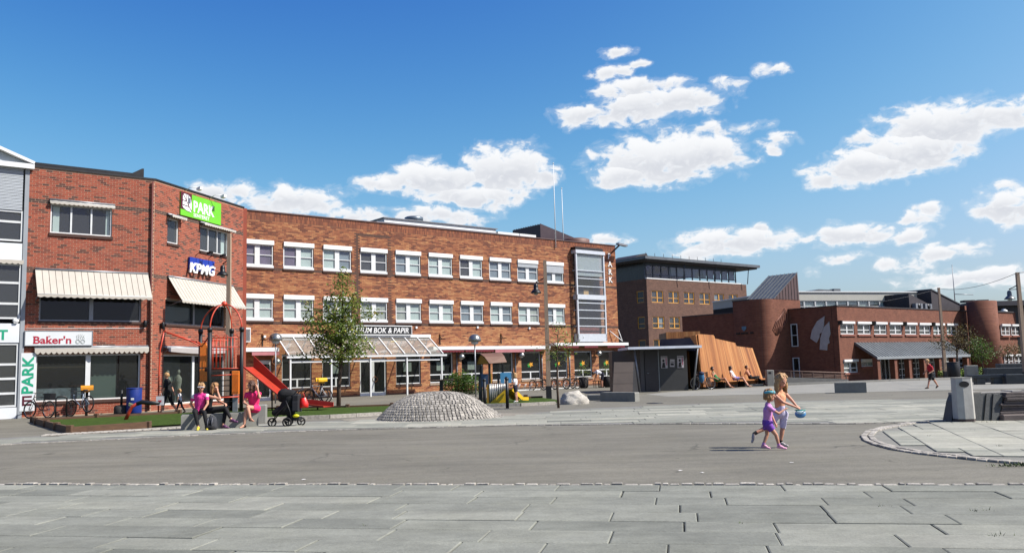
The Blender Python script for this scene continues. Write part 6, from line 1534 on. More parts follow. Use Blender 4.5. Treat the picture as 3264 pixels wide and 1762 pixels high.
def pavilion():
    t = thing('wooden_pavilion', 'angular pavilion clad in tall orange wooden slats with a bench', 'pavilion', (11.2, 49.3, 0), rad(47.4))
    mw = mat('cedar', (172, 112, 60), .7, .16, 5, .2, 40, stretch=(1, 1, .12), tone=[(0, (142, 84, 44)), (.5, (178, 116, 62)), (1, (198, 144, 88))])
    prof = [(-.75, 3.1), (-.4, 3.14), (1.3, 3.1), (1.45, 2.9), (3.9, 2.64), (3.96, 2.45), (6.1, 2.32)]
    def top(u):
        for (a, ha), (c, hc) in zip(prof[:-1], prof[1:]):
            if u <= c: return ha + (hc - ha) * max(0, (u - a)) / (c - a)
        return prof[-1][1]
    n = 84
    for k in range(n):   # lit front: slats fan outwards at the foot
        f = k / n; ut = -.72 + f * 6.8; ub = -.72 + f * 7.45
        b = MB(); b.ct = min(1, max(0, RNG.gauss(.55, .25))); w = .0785; h = top(ut + w / 2)
        vs = [(ub, 0, .12), (ub + w * 1.08, 0, .12), (ut + w, .35, h), (ut, .35, h)]; vs += [(x, y + .04, z) for x, y, z in vs]
        b.add(vs, [(0, 1, 2, 3), (7, 6, 5, 4), (0, 4, 5, 1), (1, 5, 6, 2), (2, 6, 7, 3), (3, 7, 4, 0)]); b.build('slat', mw, t)
    Rl = Matrix.Rotation(rad(-47.4), 4, 'Z')
    A_, B_ = Vector((-.74, .04, 0)), Rl @ Vector((10.1 - 11.2, 50.1 - 49.3, 0))
    for k in range(12):
        f0, f1 = k / 12 + .006, (k + 1) / 12 - .006; b = MB(); b.ct = RNG.uniform(.1, .6); p, q = A_.lerp(B_, f0), A_.lerp(B_, f1); z = 3.1 - .08 * k / 12
        up = Vector((.12, .2, 0))
        vs = [p + Vector((0, 0, .1)), q + Vector((0, 0, .1)), q + up + Vector((0, 0, z)), p + up + Vector((0, 0, z))]; dd = Vector((.03, .03, 0)); vs += [v + dd for v in vs]
        b.add(vs, [(0, 1, 2, 3), (7, 6, 5, 4), (0, 4, 5, 1), (1, 5, 6, 2), (2, 6, 7, 3), (3, 7, 4, 0)]); b.build('slat', mw, t)
    b = MB(); poly = [(-.7, .42), (1.35, .42), (6.2, .42), (6.2, 3), (-.2, 4), (B_.x + .2, B_.y + .2)]
    b.prism(poly, .05, 2.2, 'xy'); b.build('core', m_dark, t)
    b = MB(); b.prism([(-.6, 2.2), (-.3, 2.95), (3.2, 2.6), (6.0, 2.2)], .44, 3.0); b.build('roof', m_zincd, t)
    b = MB(); b.box(.2, -.72, .36, 6.6, .0, .42); b.build('bench_seat', mw, t)
    b = MB()
    for u in (.8, 3.2, 5.8): b.box(u, -.5, 0, u + .1, -.05, .358)
    b.build('bench_support', m_dark, t)
    # second volume behind
    q = thing('wooden_pavilion', 'second wooden volume with dark gable roof behind the slatted pavilion', 'pavilion', (9.4, 52.6, 0))
    for k in range(14):
        b = MB(); b.ct = RNG.uniform(.2, .8); b.box(k * .15, 0, 2.4, k * .15 + .14, .06, 3.42); b.build('slat', mw, q)
    b = MB(); b.box(-.02, .065, 0, 2.12, 2.5, 3.38); b.build('core', m_dark, q)
    b = MB(); b.prism([(-.5, 2.3), (.5, 2.85), (1.6, 2.8), (2.4, 2.3)], -1.4, -.02); b.build('gable_roof', m_zincd, q)
    b = MB(); b.box(-.4, -1.35, 0, 2.3, -.03, 2.3); b.build('wall', m_dark, q)
pavilion()
# ---------------------------------------------------------------- letter boxes, tables, racks
def mailbox(label, x, y, rz, m):
    t = thing('letter_boxes', label, 'letter box', (x, y, 0), rz, 'letter boxes on posts')
    b = MB(); b.tube([(0, 0, 0), (0, 0, 1.0)], .055, 8); b.build('post', m_dark, t)
    b = MB(); b.box(-.2, -.12, .96, .2, .12, 1.04); b.build('tray', m, t)
    for s in (-1, 1):
        b = MB(); N = 10; pts = [(.11 * math.cos(math.pi * k / N), .10 * math.sin(math.pi * k / N)) for k in range(N + 1)] + [(-.11, -.09), (.11, -.09)]
        b.prism([(s * .23 + u, 1.14 + v) for u, v in pts], -.23, .23); b.build('box', m, t)
mailbox('pair of orange-yellow letter boxes on a post by the bakery bicycles', -17.7, 35.5, rad(118), mat('ochre_box', (214, 140, 26), .45, .08, 4))
mailbox('pair of bright yellow letter boxes on a post in front of the bookshop', -9.97, 44.2, rad(118), mat('yellow_box', (232, 182, 20), .45, .08, 4))
t = thing('bike_stand', 'black steel bicycle hoop beside the bakery window', 'bike stand', (-18.4, 34.85, 0), rad(38))
b = MB(); b.tube([(-.2, 0, 0), (-.2, 0, .75), (-.12, 0, .82), (.12, 0, .82), (.2, 0, .75), (.2, 0, 0)], .03, 8); b.build('hoop', m_black, t)
t = thing('cafe_table', 'high dark table board on a post just left of the mound top', 'table', (-3.55, 41.5, 0))
b = MB(); b.box(-.6, -.3, .98, .6, .3, 1.02); b.build('table_top', mat('table_brown', (92, 72, 52), .6, .15, 4), t); b = MB(); b.bev(-.08, -.08, 0, .08, .08, .98, .01); b.build('leg', m_black, t)
def rack(label, x, y, n):
    t = thing('bike_rack', label, 'bike rack', (x, y, 0), A39, 'white bike racks before the tan building')
    b = MB(); b.box(-.1, -.04, .0, n * .5, .04, .06); b.build('base_bar', m_white, t)
    for k in range(n):
        b = MB(); b.tube([(k * .5, 0, .05), (k * .5 + .03, -.28, .42), (k * .5 + .1, -.28, .42), (k * .5 + .13, 0, .05)], .018, 6); b.build('wheel_holder', m_white, t)
rack('white bike rack section next to the girl at the playhouse', 0.1, 55.2, 4)
rack('white bike rack section under the row of parked bicycles', 2.0, 56.75, 6)
def planter(label, x, y, h):
    t = thing('planter', label, 'planter', (x, y, 0), 0, 'planters by the cafe')
    b = MB(); b.lathe([(.2, 0), (.3, .1), (.33, .72), (.28, .75)], 16); b.build('pot', mat('wicker', (52, 46, 42), .8, .3, 9), t)
    leafy('foliage', t, [((0, 0, .95 + h / 2), (.35, .35, h / 2 + .15))], 260, .07, m_leaf, 11)
# ---------------------------------------------------------------- leaves and trees
LEAF = [(0, (92, 116, 46)), (.35, (120, 144, 58)), (.65, (152, 170, 78)), (.85, (182, 178, 92)), (1, (200, 168, 90))]
m_leaf = mat('leaf_mid', (70, 90, 36), .6, .15, 5, tone=LEAF, trans=.35)
m_leaf2 = mat('leaf_fresh', (80, 110, 36), .6, .15, 5, tone=[(0, (56, 88, 32)), (.5, (92, 128, 48)), (1, (134, 164, 70))], trans=.35)
m_leaf3 = mat('leaf_olive', (110, 96, 50), .6, .15, 5, tone=[(0, (70, 72, 34)), (.5, (108, 100, 52)), (1, (142, 112, 66))], trans=.3)
m_bark = mat('bark', (96, 78, 62), .9, .3, 6, .6, 30, stretch=(1, 1, .3))
def leafy(name, parent, blobs, n, size, m, seed, clump=.16, per=7, loc=(0, 0, 0)):
    r = random.Random(seed); b = MB(); vol = [x[1][0] * x[1][1] * x[1][2] for x in blobs]
    for _ in range(max(1, n // per)):
        c, rr = r.choices(blobs, vol)[0]
        while True:
            d = Vector((r.uniform(-1, 1), r.uniform(-1, 1), r.uniform(-1, 1)))
            if .25 < d.length < 1: break
        p = Vector((c[0] + d.x * rr[0], c[1] + d.y * rr[1], c[2] + d.z * rr[2])); base = r.gauss(.42, .2)
        for _ in range(per):
            q = p + Vector((r.gauss(0, clump), r.gauss(0, clump), r.gauss(0, clump * .8))); s = size * r.uniform(.6, 1.25)
            ax = Vector((r.gauss(0, 1), r.gauss(0, 1), r.gauss(0, .7))).normalized(); up = Vector((r.gauss(0, .6), r.gauss(0, .6), 1)).normalized(); sd = ax.cross(up).normalized()
            b.ct = min(1, max(0, base + r.gauss(0, .18)))
            b.add([q - ax * s * .6, q + sd * s * .32, q + ax * s * .6, q - sd * s * .32], [(0, 1, 2, 3)])
    return b.build(name, m, parent, loc)
def tree(name, label, x, y, trunk, limbs, blobs, n, size, m, seed, group=None, z=None, clump=.16, cat='tree'):
    t = thing(name, label, cat, (x, y, gz(x, y) if z is None else z), 0, group); r = random.Random(seed)
    b = MB(); b.tube([p for p, _ in trunk], [q for _, q in trunk], 10); tr = b.build('trunk', m_bark, t)
    b = MB()
    zs = [p[2] for p, _ in trunk]
    def on(z):
        for (p, a), (q, c) in zip(trunk[:-1], trunk[1:]):
            if p[2] <= z <= q[2]: f = (z - p[2]) / (q[2] - p[2]); return Vector(p).lerp(Vector(q), f), a + (c - a) * f
        return Vector(trunk[-1][0]), trunk[-1][1]
    vol = [k[1][0] * k[1][1] * k[1][2] for k in blobs]
    for _ in range(limbs):
        c, rr = r.choices(blobs, vol)[0]; e = Vector((c[0] + r.uniform(-.8, .8) * rr[0], c[1] + r.uniform(-.8, .8) * rr[1], c[2] + r.uniform(-.5, .8) * rr[2]))
        s, rad_ = on(max(zs[0] + .25 * (zs[-1] - zs[0]), min(zs[-1] * .96, e.z - .5 * math.hypot(e.x, e.y)))); mid = s.lerp(e, .5) + Vector((r.gauss(0, .06), r.gauss(0, .06), .08))
        b.tube([s, mid, e], [max(.012, rad_ * .5), max(.01, rad_ * .3), .006], 5)
    b.build('limbs', m_bark, t)
    leafy('crown', t, blobs, n, size, m, seed + 1, clump)
    return t
tree('street_tree', 'leafy young street tree with sparse green and yellowing crown before the canopy', -7.6, 37.0,
     [((0, 0, 0), .10), ((.02, 0, .9), .085), ((.12, 0, 2.0), .075), ((.16, .02, 3.4), .05), ((.2, 0, 4.8), .03), ((.22, 0, 5.8), .012)], 46,
     [((.15, 0, 2.6), (1.35, 1.2, .65)), ((-.2, 0, 3.4), (1.35, 1.2, .7)), ((.15, 0, 4.2), (1.0, .95, .7)), ((.2, 0, 5.1), (.55, .55, .7)), ((-1.2, 0, 4.2), (.35, .4, .45)), ((1.45, 0, 4.0), (.45, .4, .25)), ((.85, 0, 4.6), (.35, .4, .4)), ((.2, 0, 5.7), (.28, .28, .3)), ((-1.5, .1, 2.3), (.4, .4, .15))], 6600, .12, m_leaf, 21, z=0.0, clump=.13)
tree('young_tree', 'thin young tree with a bare stem and few leaves left of the boulder', 1.58, 31.6,
     [((0, 0, 0), .05), ((-.02, 0, .7), .042), ((.0, 0, 1.4), .036), ((.02, 0, 2.2), .02), ((.1, 0, 2.95), .008)], 16,
     [((-.15, 0, 2.2), (.55, .4, .5)), ((.35, 0, 2.5), (.5, .4, .4)), ((.1, 0, 2.9), (.3, .3, .25)), ((.3, 0, 1.8), (.3, .2, .3))], 420, .08, m_leaf, 33, z=0.0, clump=.14)
tree('young_tree', 'wiry half-bare tree with olive leaves behind the wire pole', 33.0, 64.0,
     [((0, 0, -.3), .09), ((.05, 0, 1.2), .07), ((.1, 0, 2.4), .05), ((.15, 0, 4.0), .02)], 26,
     [((-.5, 0, 2.6), (1.3, .9, .8)), ((.6, 0, 2.9), (1.1, .9, 1.0)), ((.2, 0, 3.7), (.9, .7, .5))], 1300, .12, m_leaf3, 41, 'young trees by the civic building', clump=.22)
tree('young_tree', 'bushy green young tree before the round stair tower', 36.0, 66.0,
     [((0, 0, -.3), .06), ((.0, 0, 1.3), .05), ((.0, 0, 2.6), .02)], 22,
     [((.0, 0, 2.0), (.95, .9, .85)), ((-.3, 0, 2.8), (.6, .6, .4))], 1300, .12, m_leaf2, 43, 'young trees by the civic building', clump=.18)
tree('young_tree', 'slim leaning tree with brownish leaves before the right wing', 41.4, 72.0,
     [((-.2, 0, -.4), .05), ((.0, 0, 1.2), .045), ((.1, 0, 2.4), .02)], 16,
     [((.3, 0, 2.2), (1.5, .9, .55))], 900, .13, m_leaf3, 47, 'young trees by the civic building', clump=.2)
def shrub(label, x, y, blobs, n, size, m, seed):
    t = thing('shrub', label, 'shrub', (x, y, gz(x, y)), 0); r = random.Random(seed); b = MB()
    for _ in range(16):
        c, rr = r.choice(blobs); e = Vector((c[0] + r.uniform(-.7, .7) * rr[0], c[1] + r.uniform(-.5, .5) * rr[1], c[2] + r.uniform(.0, .7) * rr[2])); b.tube([(e.x * .6, e.y * .6, 0), e * .6, e], [.02, .012, .005], 5)
    b.build('stems', m_bark, t); leafy('foliage', t, blobs, n, size, m, seed, .1); return t
shrub('wide dark green shrub at the right end of the glass canopy', -3.1, 51.0, [((-.5, 0, .55), (.9, .6, .65)), ((.5, 0, .5), (.75, .6, .6)), ((-.1, 0, 1.0), (.7, .5, .4))], 4200, .10, m_leaf2, 51)
shrub('bright lime green hedge at the foot of the round tower', 37.4, 68.0, [((-1.0, 0, .35), (1.3, .7, .5)), ((1.1, 0, .3), (1.2, .7, .42))], 4200, .13, mat('leaf_lime', (120, 150, 40), .6, .15, 5, tone=[(0, (84, 116, 26)), (.5, (122, 150, 42)), (1, (150, 172, 64))]), 53)
shrub('small lime green hedge piece seen behind the porch pier', 34.2, 67.5, [((0, 0, .35), (.8, .6, .45))], 1400, .13, MATS['leaf_lime'], 55)
planter('tall potted plant between the parked bicycles and the bending man', 4.6, 57.3, .45)
planter('potted plant at the right of the bending man', 6.3, 58.0, .55)
# cafe stools
for i, (x, y, lab) in enumerate(((5.55, 57.9, 'small brown wooden stool beneath the bending man, nearer one'), (5.95, 58.3, 'small brown wooden stool beside the bending man, farther one'))):
    t = thing('stool', lab, 'stool', (x, y, 0), .3, 'wooden stools by the cafe'); m = mat('stool_wood', (120, 76, 50), .6, .15, 5)
    b = MB(); b.box(-.2, -.2, .44, .2, .2, .48); b.build('seat', m, t)
    for sx in (-1, 1):
        for sy in (-1, 1): b = MB(); b.bar((sx * .17, sy * .17, 0), (sx * .17, sy * .17, .44), .035); b.build('leg', m, t)
# manhole
t = thing('manhole_cover', 'dark metal drain cover in the asphalt before the kiosk', 'drain cover', (5.39, 33.3, 0.004))
b = MB(); b.lathe([(.32, 0), (.32, .008)], 24); b.build('cover', m_dark, t)
# ---------------------------------------------------------------- bicycles
m_tyre = mat('tyre', (26, 26, 27), .8, .15, 6); m_chrome = mat('alloy', (160, 162, 164), .3, .1, 5, metal=.8)
def bike_proto():
    t = thing('bicycle', 'x', 'bicycle')
    for x in (-.52, .53):
        b = MB(); b.torus((0, 0, 0), .322, .027, 'y', 32, 7); w = b.build('wheel', m_tyre, t, (x, 0, .345))
        b = MB(); b.torus((0, 0, 0), .297, .011, 'y', 30, 5); b.build('rim', m_chrome, w)
        b = MB()
        for k in range(14): a = 2 * math.pi * k / 14; b.bar((0, .015 * (-1) ** k, 0), (.29 * math.cos(a), 0, .29 * math.sin(a)), .004)
        b.tube([(0, -.05, 0), (0, .05, 0)], .02, 8); b.build('spokes', m_chrome, w)
    bb, st, ht, hb, ra, fa = (-.08, 0, .3), (-.24, 0, .82), (.35, 0, .88), (.38, 0, .76), (-.52, 0, .345), (.53, 0, .345)
    b = MB()
    b.tube([bb, st], .016, 8); b.tube([st, (ht[0], 0, ht[2] - .03)], .016, 8); b.tube([bb, hb], .019, 8); b.tube([ht, hb], .02, 8)
    for s in (-1, 1): b.tube([(bb[0], s * .03, bb[2]), (ra[0], s * .055, ra[2])], .010, 6); b.tube([(st[0] + .03, s * .02, st[2] - .1), (ra[0], s * .055, ra[2])], .009, 6)
    f = b.build('frame', m_chrome, t); f.material_slots[0].link = 'OBJECT'; f.material_slots[0].material = m_chrome
    b = MB()
    for s in (-1, 1): b.tube([(hb[0], s * .045, hb[2] - .02), (.43, s * .05, .6), (fa[0], s * .05, fa[2])], .012, 6)
    b.tube([(hb[0] - .005, -.05, hb[2] - .01), (hb[0] - .005, .05, hb[2] - .01)], .014, 6); b.build('fork', m_dark, t)
    b = MB(); b.tube([ht, (.31, 0, 1.0)], .014, 6); b.tube([(.24, -.29, 1.03), (.31, -.16, 1.02), (.33, 0, 1.0), (.31, .16, 1.02), (.24, .29, 1.03)], .013, 6); b.build('handlebar', m_dark, t)
    b = MB(); b.tube([st, (-.26, 0, .92)], .013, 6); b.prism([(-.4, -.075), (-.38, .075), (-.25, .05), (-.12, .018), (-.12, -.018), (-.25, -.05)], .92, .965, 'xy'); b.build('saddle', m_black, t)
    b = MB(); b.torus((-.08, .03, .3), .085, .008, 'y', 20, 5); b.tube([(-.08, .05, .3), (-.02, .06, .15)], .01, 6); b.tube([(-.08, -.05, .3), (-.14, -.06, .45)], .01, 6); b.box(-.07, .06, .13, .03, .12, .15); b.box(-.19, -.12, .44, -.09, -.06, .46); b.build('crank', m_dark, t)
    b = MB(); b.tube([(-.08, .03, .385), (-.52, .03, .38)], .006, 5); b.tube([(-.08, .03, .215), (-.52, .03, .31)], .006, 5); b.build('chain', m_dark, t)
    return t
BIKE = bike_proto(); _first = [True]
def bike(label, x, y, rz, col, tilt=0.0, pitch=0.0, z=0.0, group='bicycles parked along the facades'):
    t = BIKE if _first[0] else copy_tree(BIKE); _first[0] = False
    t['label'] = label; t['group'] = group; t.location = (x, y, z); t.rotation_euler = (tilt, pitch, rad(rz))
    for c in t.children:
        if c.name.startswith('frame'): c.material_slots[0].material = mat('bike_%d_%d_%d' % col, col, .35, .06, 5, coat=.3)
    return t
b1 = bike('dark city bicycle with a black rear basket in front of the white PARK board', -18.95, 34.2, 158, (70, 52, 56), .08)
b2 = bike('light silver-blue bicycle hung up beside the letter boxes at the bakery', -17.8, 35.15, 154, (150, 166, 184), .1, .16, .07)
bike('white-framed bicycle by the yellow letter boxes of the bookshop', -9.95, 43.3, 158, (206, 208, 208), .1)
bike('dark bicycle half hidden behind the white-framed one at the bookshop', -10.2, 44.0, 150, (50, 52, 60), .1)
rowb = [(1.5, 55.6, 'dark bicycle in the rack, first of the row from the girl', (60, 50, 48)), (2.3, 56.2, 'grey bicycle in the rack, second of the row from the girl', (96, 96, 98)), (3.0, 56.4, 'dark red bicycle in the rack right of the lamp pole', (92, 36, 36)), (3.75, 56.7, 'silver bicycle in the rack, left of the last black one', (150, 150, 150)), (4.25, 57.4, 'black bicycle at the far right end of the rack', (30, 32, 36))]
for x, y, lab, c in rowb: bike(lab, x, y, -52 + RNG.uniform(-8, 8), c, RNG.uniform(-.1, .1), group='bicycles in the white rack')
b4 = bike('bicycle with a blue bag leaning by the orange pavilion', 10.5, 47.85, 205, (92, 60, 52), .12)
t = thing('pannier_bag', 'blue and teal bag hanging on the bicycle by the pavilion', 'bag', (10.35, 47.55, .35))
b = MB(); b.ell((0, 0, .35), (.16, .13, .32), 12, 10); b.build('bag_body', mat('bag_blue', (48, 110, 150), .7, .2, 5), t); b = MB(); b.ell((0, -.03, .56), (.17, .13, .1), 12, 8); b.build('flap', mat('bag_navy', (24, 40, 80), .7, .2, 5), t)
b = MB(); b.box(-.18, -.12, 0, .18, .12, .26); bx_ = b.build('basket', m_black, b1, (-.5, 0, .72))
b = MB(); b.box(-.03, -.13, .04, .03, -.121, .14); b.build('reflector', mat('reflector_red', (210, 40, 60), .3, .05), bx_)
# ---------------------------------------------------------------- people
import numpy as np
def remesh(mb, voxel, smooth=3, name='tmp'):
    o = mb.build(name, [], None)
    md = o.modifiers.new('r', 'REMESH'); md.mode = 'VOXEL'; md.voxel_size = voxel; md.use_smooth_shade = True
    sm = o.modifiers.new('s', 'SMOOTH'); sm.iterations = smooth; sm.factor = .5
    bpy.context.view_layer.update()
    me = bpy.data.meshes.new_from_object(o.evaluated_get(bpy.context.evaluated_depsgraph_get()))
    old = o.data; bpy.data.objects.remove(o); bpy.data.meshes.remove(old)
    return me
def caps(mb, a, b, ra, rb):
    a, b = Vector(a), Vector(b); d = b - a
    if d.length < 1e-5: mb.ell(a, (ra,) * 3, 12, 8); return
    d = d.normalized(); n = 12; pts = []; rs = []
    for k in range(5): t = math.pi / 2 * (1 - k / 4); pts.append(a - d * ra * math.sin(t)); rs.append(max(.001, ra * math.cos(t)))
    for k in range(5): t = math.pi / 2 * k / 4; pts.append(b + d * rb * math.sin(t)); rs.append(max(.001, rb * math.cos(t)))
    mb.tube(pts, rs, n)
SKIN = mat('skin', (206, 150, 122), .55, .06, 6, spec=.3); SKIN_T = mat('skin_tanned', (190, 128, 96), .55, .06, 6, spec=.3)
def cloth(name, c): return mat('cloth_' + name, c, .85, .14, 11, .3, 24)
PINK = cloth('pink', (222, 54, 138)); BLACK = cloth('black', (20, 20, 22)); NAVY = cloth('navy', (28, 30, 52)); WHITE = cloth('white', (226, 224, 226)); LILAC = cloth('lilac', (206, 140, 200)); PURPLE = cloth('purple', (126, 72, 176)); PEACH = cloth('peach', (226, 162, 122)); LAVW = cloth('lavender_white', (206, 198, 222)); RED = cloth('red', (190, 28, 44)); GREEN = cloth('green', (40, 128, 66)); LAVENDER = cloth('lavender', (160, 150, 206)); ROSE = cloth('rose', (228, 40, 104))
BLOND = mat('hair_blond', (188, 146, 96), .5, .25, 14, .4, 90, stretch=(3, 3, .5)); FAIR = mat('hair_fair', (170, 124, 76), .5, .25, 14, .4, 90, stretch=(3, 3, .5)); BROWN = mat('hair_brown', (96, 62, 42), .5, .25, 14, .4, 90, stretch=(3, 3, .5)); DARKH = mat('hair_dark', (44, 30, 26), .5, .25, 14, .4, 90, stretch=(3, 3, .5))
M_EYE = mat('eye_dark', (30, 24, 24), .3, .05); M_LIP = mat('lips', (176, 86, 82), .5, .05)
ALL = (0, 1)
def person(label, loc, J, s, hh, look, wear, hair, hairlen, skin=SKIN, voxel=.012, rz=0.0, fat=1.0, group=None, extra=None):
    """J: joints in metres from the foot point; one continuous remeshed body, clothes are offset shells over it"""
    V = {k: Vector(v) for k, v in J.items()}; look = Vector(look).normalized()
    prim = []; limb = []; cur = ['0']   # (tag, a, b, ra, rb) and the side each belongs to
    def add(tag, a, b, ra, rb=None): prim.append((tag, Vector(a), Vector(b), ra, ra if rb is None else rb)); limb.append(cur[0])
    pel, che, nk, hd = V['pelvis'], V['chest'], V['neck'], V['head']; wst = pel.lerp(che, .45)
    f = s * fat
    add('pelvis', V['hi1'].lerp(V['hi2'], .12), V['hi1'].lerp(V['hi2'], .88), .098 * f)
    add('pelvis', pel, wst, .115 * f, .105 * f); add('torso', wst, che, .105 * f, .118 * f)
    side = (V['sh2'] - V['sh1']) * .5
    add('torso', wst - side * .28, che - side * .42, .078 * f, .085 * f); add('torso', wst + side * .28, che + side * .42, .078 * f, .085 * f)
    add('torso', V['sh1'].lerp(V['sh2'], .16), V['sh1'].lerp(V['sh2'], .84), .062 * s)
    add('torso', che, nk, .085 * s, .058 * s)
    add('neck', nk, hd - Vector((0, 0, hh * .45)), .046 * s)
    for k in ('1', '2'):
        cur[0] = k
        add('uarm', V['sh' + k], V['el' + k], .047 * s, .038 * s); add('farm', V['el' + k], V['wr' + k], .038 * s, .026 * s)
        d = V.get('fd' + k, (V['wr' + k] - V['el' + k])).normalized(); w = V['wr' + k]
        sd = d.cross(Vector((0, 0, 1)) if abs(d.z) < .9 else Vector((1, 0, 0))).normalized(); nn = sd.cross(d)
        add('hand', w + d * .02 * s, w + d * .075 * s, .027 * s, .030 * s)
        for q, (o, L) in enumerate(((-.030, .058), (-.011, .072), (.009, .068), (.028, .052))):
            p = w + d * .09 * s + sd * o * s; m_ = p + (d * .8 - nn * .25) * L * .55 * s; add('hand', p, m_, .0095 * s); add('hand', m_, m_ + (d * .5 - nn * .7) * L * .5 * s, .009 * s, .008 * s)
        p = w + d * .035 * s - sd * .028 * s; add('hand', p, p + (d * .6 - sd * .7) * .05 * s, .011 * s, .009 * s)
        add('thigh', V['hi' + k], V['kn' + k], .084 * f, .055 * s); kn, an = V['kn' + k], V['an' + k]
        calf = kn.lerp(an, .3); add('shin', kn, calf, .053 * s, .055 * s); add('shin', calf, an, .055 * s, .034 * s)
        to = V['to' + k]; fdir = (to - an); heel = an - Vector((fdir.x, fdir.y, 0)) * .22 - Vector((0, 0, .035 * s))
        add('foot', an, an.lerp(to, .5), .034 * s, .030 * s); add('foot', heel, to, .026 * s, .023 * s)
    up = Vector((0, 0, 1)); rt = look.cross(up).normalized(); lu = rt.cross(look).normalized(); R = Matrix((rt, look, lu)).transposed()
    for a, b in (((0, -.0, .08), (0, 0, .12)),): pass
    b = MB()
    for tg, a, c, ra, rb in prim: caps(b, a, c, ra, rb)
    b.ell(hd + lu * hh * .1, (hh * .70, hh * .84, hh * .90), 16, 12, R)       # skull
    b.ell(hd - lu * hh * .42 + look * hh * .22, (hh * .52, hh * .58, hh * .56), 14, 10, R)   # jaw
    caps(b, hd + look * hh * .80 + lu * hh * .06, hd + look * hh * .98 - lu * hh * .16, hh * .08, hh * .12)   # nose
    for sg in (-1, 1): b.ell(hd + rt * sg * hh * .72 - look * hh * .05, (hh * .1, hh * .16, hh * .24), 8, 6, R)
    me = remesh(b, voxel)
    me.materials.clear(); me.materials.append(skin); me.name = 'person'
    o = bpy.data.objects.new('person', me); COL.objects.link(o); o.location = loc; o.rotation_euler = (0, 0, rz); tag(o, label, 'person', group)
    nv = len(me.vertices); co = np.empty(nv * 3, np.float32); me.vertices.foreach_get('co', co); co = co.reshape(-1, 3)
    no = np.empty(nv * 3, np.float32); me.vertices.foreach_get('normal', no); no = no.reshape(-1, 3)
    best = np.full(nv, 1e9); idx = np.zeros(nv, int); tt = np.zeros(nv)
    P2 = prim + [('head', hd - lu * hh * .3, hd + lu * hh * .25, hh * .75, hh * .75)]
    for i, (tg, a, c, ra, rb) in enumerate(P2):
        a_, d = np.array(a), np.array(c - a); L2 = max(1e-9, float(d @ d)); t = np.clip(((co - a_) @ d) / L2, 0, 1)
        dist = np.linalg.norm(co - a_ - t[:, None] * d, axis=1) - (ra + (rb - ra) * t)
        m_ = dist < best; best[m_] = dist[m_]; idx[m_] = i; tt[m_] = t[m_]
    faces = [tuple(p.vertices) for p in me.polygons]
    # continuous parameter for shins (two pieces)
    todo = []
    for name, m_, rule, infl in wear:      # a pair of shoes, socks or stripes is two pieces
        if set(rule) <= {'foot', 'shin', 'uarm'}: todo += [(name.rstrip('s'), m_, rule, infl, '1'), (name.rstrip('s'), m_, rule, infl, '2')]
        else: todo.append((name, m_, rule, infl, None))
    limb.append('0')
    for name, m_, rule, infl, only in todo:
        ok = np.zeros(nv, bool); seen = {}
        for i, (tg, *_r) in enumerate(P2):
            if tg not in rule: continue
            if only and limb[i] != only:
                if tg == 'shin': seen['shin'] = seen.get('shin', 0) + 1
                continue
            lo, hi = rule[tg]
            if tg == 'shin':
                k = seen.get('shin', 0); seen['shin'] = k + 1
                g = tt * .3 if k % 2 == 0 else .3 + tt * .7
            else: g = tt
            ok |= (idx == i) & (g >= lo - 1e-6) & (g <= hi + 1e-6)
        used = {}; vs = []; fs = []
        for f_ in faces:
            if all(ok[v] for v in f_):
                q = []
                for v in f_:
                    if v not in used:
                        fold = mnoise.noise(Vector((co[v][0], co[v][1], co[v][2] * .6)) * (11 / max(.6, s)) + Vector((7, 3, 1))) + .5 * mnoise.noise(Vector(co[v]) * (26 / max(.6, s)))
                        used[v] = len(vs); vs.append(tuple(co[v] + no[v] * (infl + max(-infl * .7, .0075 * s * fold * (infl > .008)))))
                    q.append(used[v])
                fs.append(tuple(q))
        if fs: g = MB(); g.add(vs, fs, True); g.build(name, m_, o)
    # face
    b = MB()
    for sg in (-1, 1): b.ell(hd + look * hh * .80 + rt * sg * hh * .28 + lu * hh * .08, (hh * .10, hh * .05, hh * .06), 8, 6, R)
    b.build('eyes', M_EYE, o)
    b = MB(); b.ell(hd + look * hh * .76 - lu * hh * .50, (hh * .2, hh * .06, hh * .06), 8, 6, R); b.build('mouth', M_LIP, o)
    # hair
    b = MB(); b.ell(hd + lu * hh * .24 - look * hh * .14, (hh * .82, hh * .90, hh * .90), 16, 12, R)
    r = random.Random(int(s * 1000) + int(hh * 1e4))
    if hairlen:
        for k in range(15):
            a = math.pi * (k / 14) * 1.15 - .075 * math.pi
            side_ = rt * math.cos(a) * hh * .74 - look * (math.sin(a) * hh * .82 - hh * .02); e = hd + side_ * (1.0 + .12 * r.random()) - up * hairlen * r.uniform(.85, 1.08)
            caps(b, hd + side_ * .9 + lu * hh * .35, (hd + side_ * 1.08).lerp(e, .5), hh * .2, hh * .2); caps(b, (hd + side_ * 1.08).lerp(e, .5), e, hh * .2, hh * .12)
    for k in range(3): caps(b, hd + lu * hh * 1.02 + rt * (k - 1) * hh * .35 + look * hh * .1, hd + lu * hh * .66 + rt * (k - 1) * hh * .5 + look * hh * .68, hh * .2, hh * .1)
    hm = remesh(b, max(voxel * .8, .007), 2); hm.materials.clear(); hm.materials.append(hair); hm.name = 'hair'
    for v_ in hm.vertices: v_.co += v_.normal * (hh * .11 * mnoise.noise(Vector((v_.co.x * 60, v_.co.y * 60, v_.co.z * 16))) + hh * .07 * mnoise.noise(v_.co * 22))
    ho = bpy.data.objects.new('hair', hm); COL.objects.link(ho); ho.parent = o
    if extra: extra(o, hd, look, rt, lu, hh)
    return o
TEE = {'torso': ALL, 'pelvis': ALL, 'uarm': (0, .55)}; TANK = {'torso': ALL, 'pelvis': ALL, 'uarm': (0, .12)}
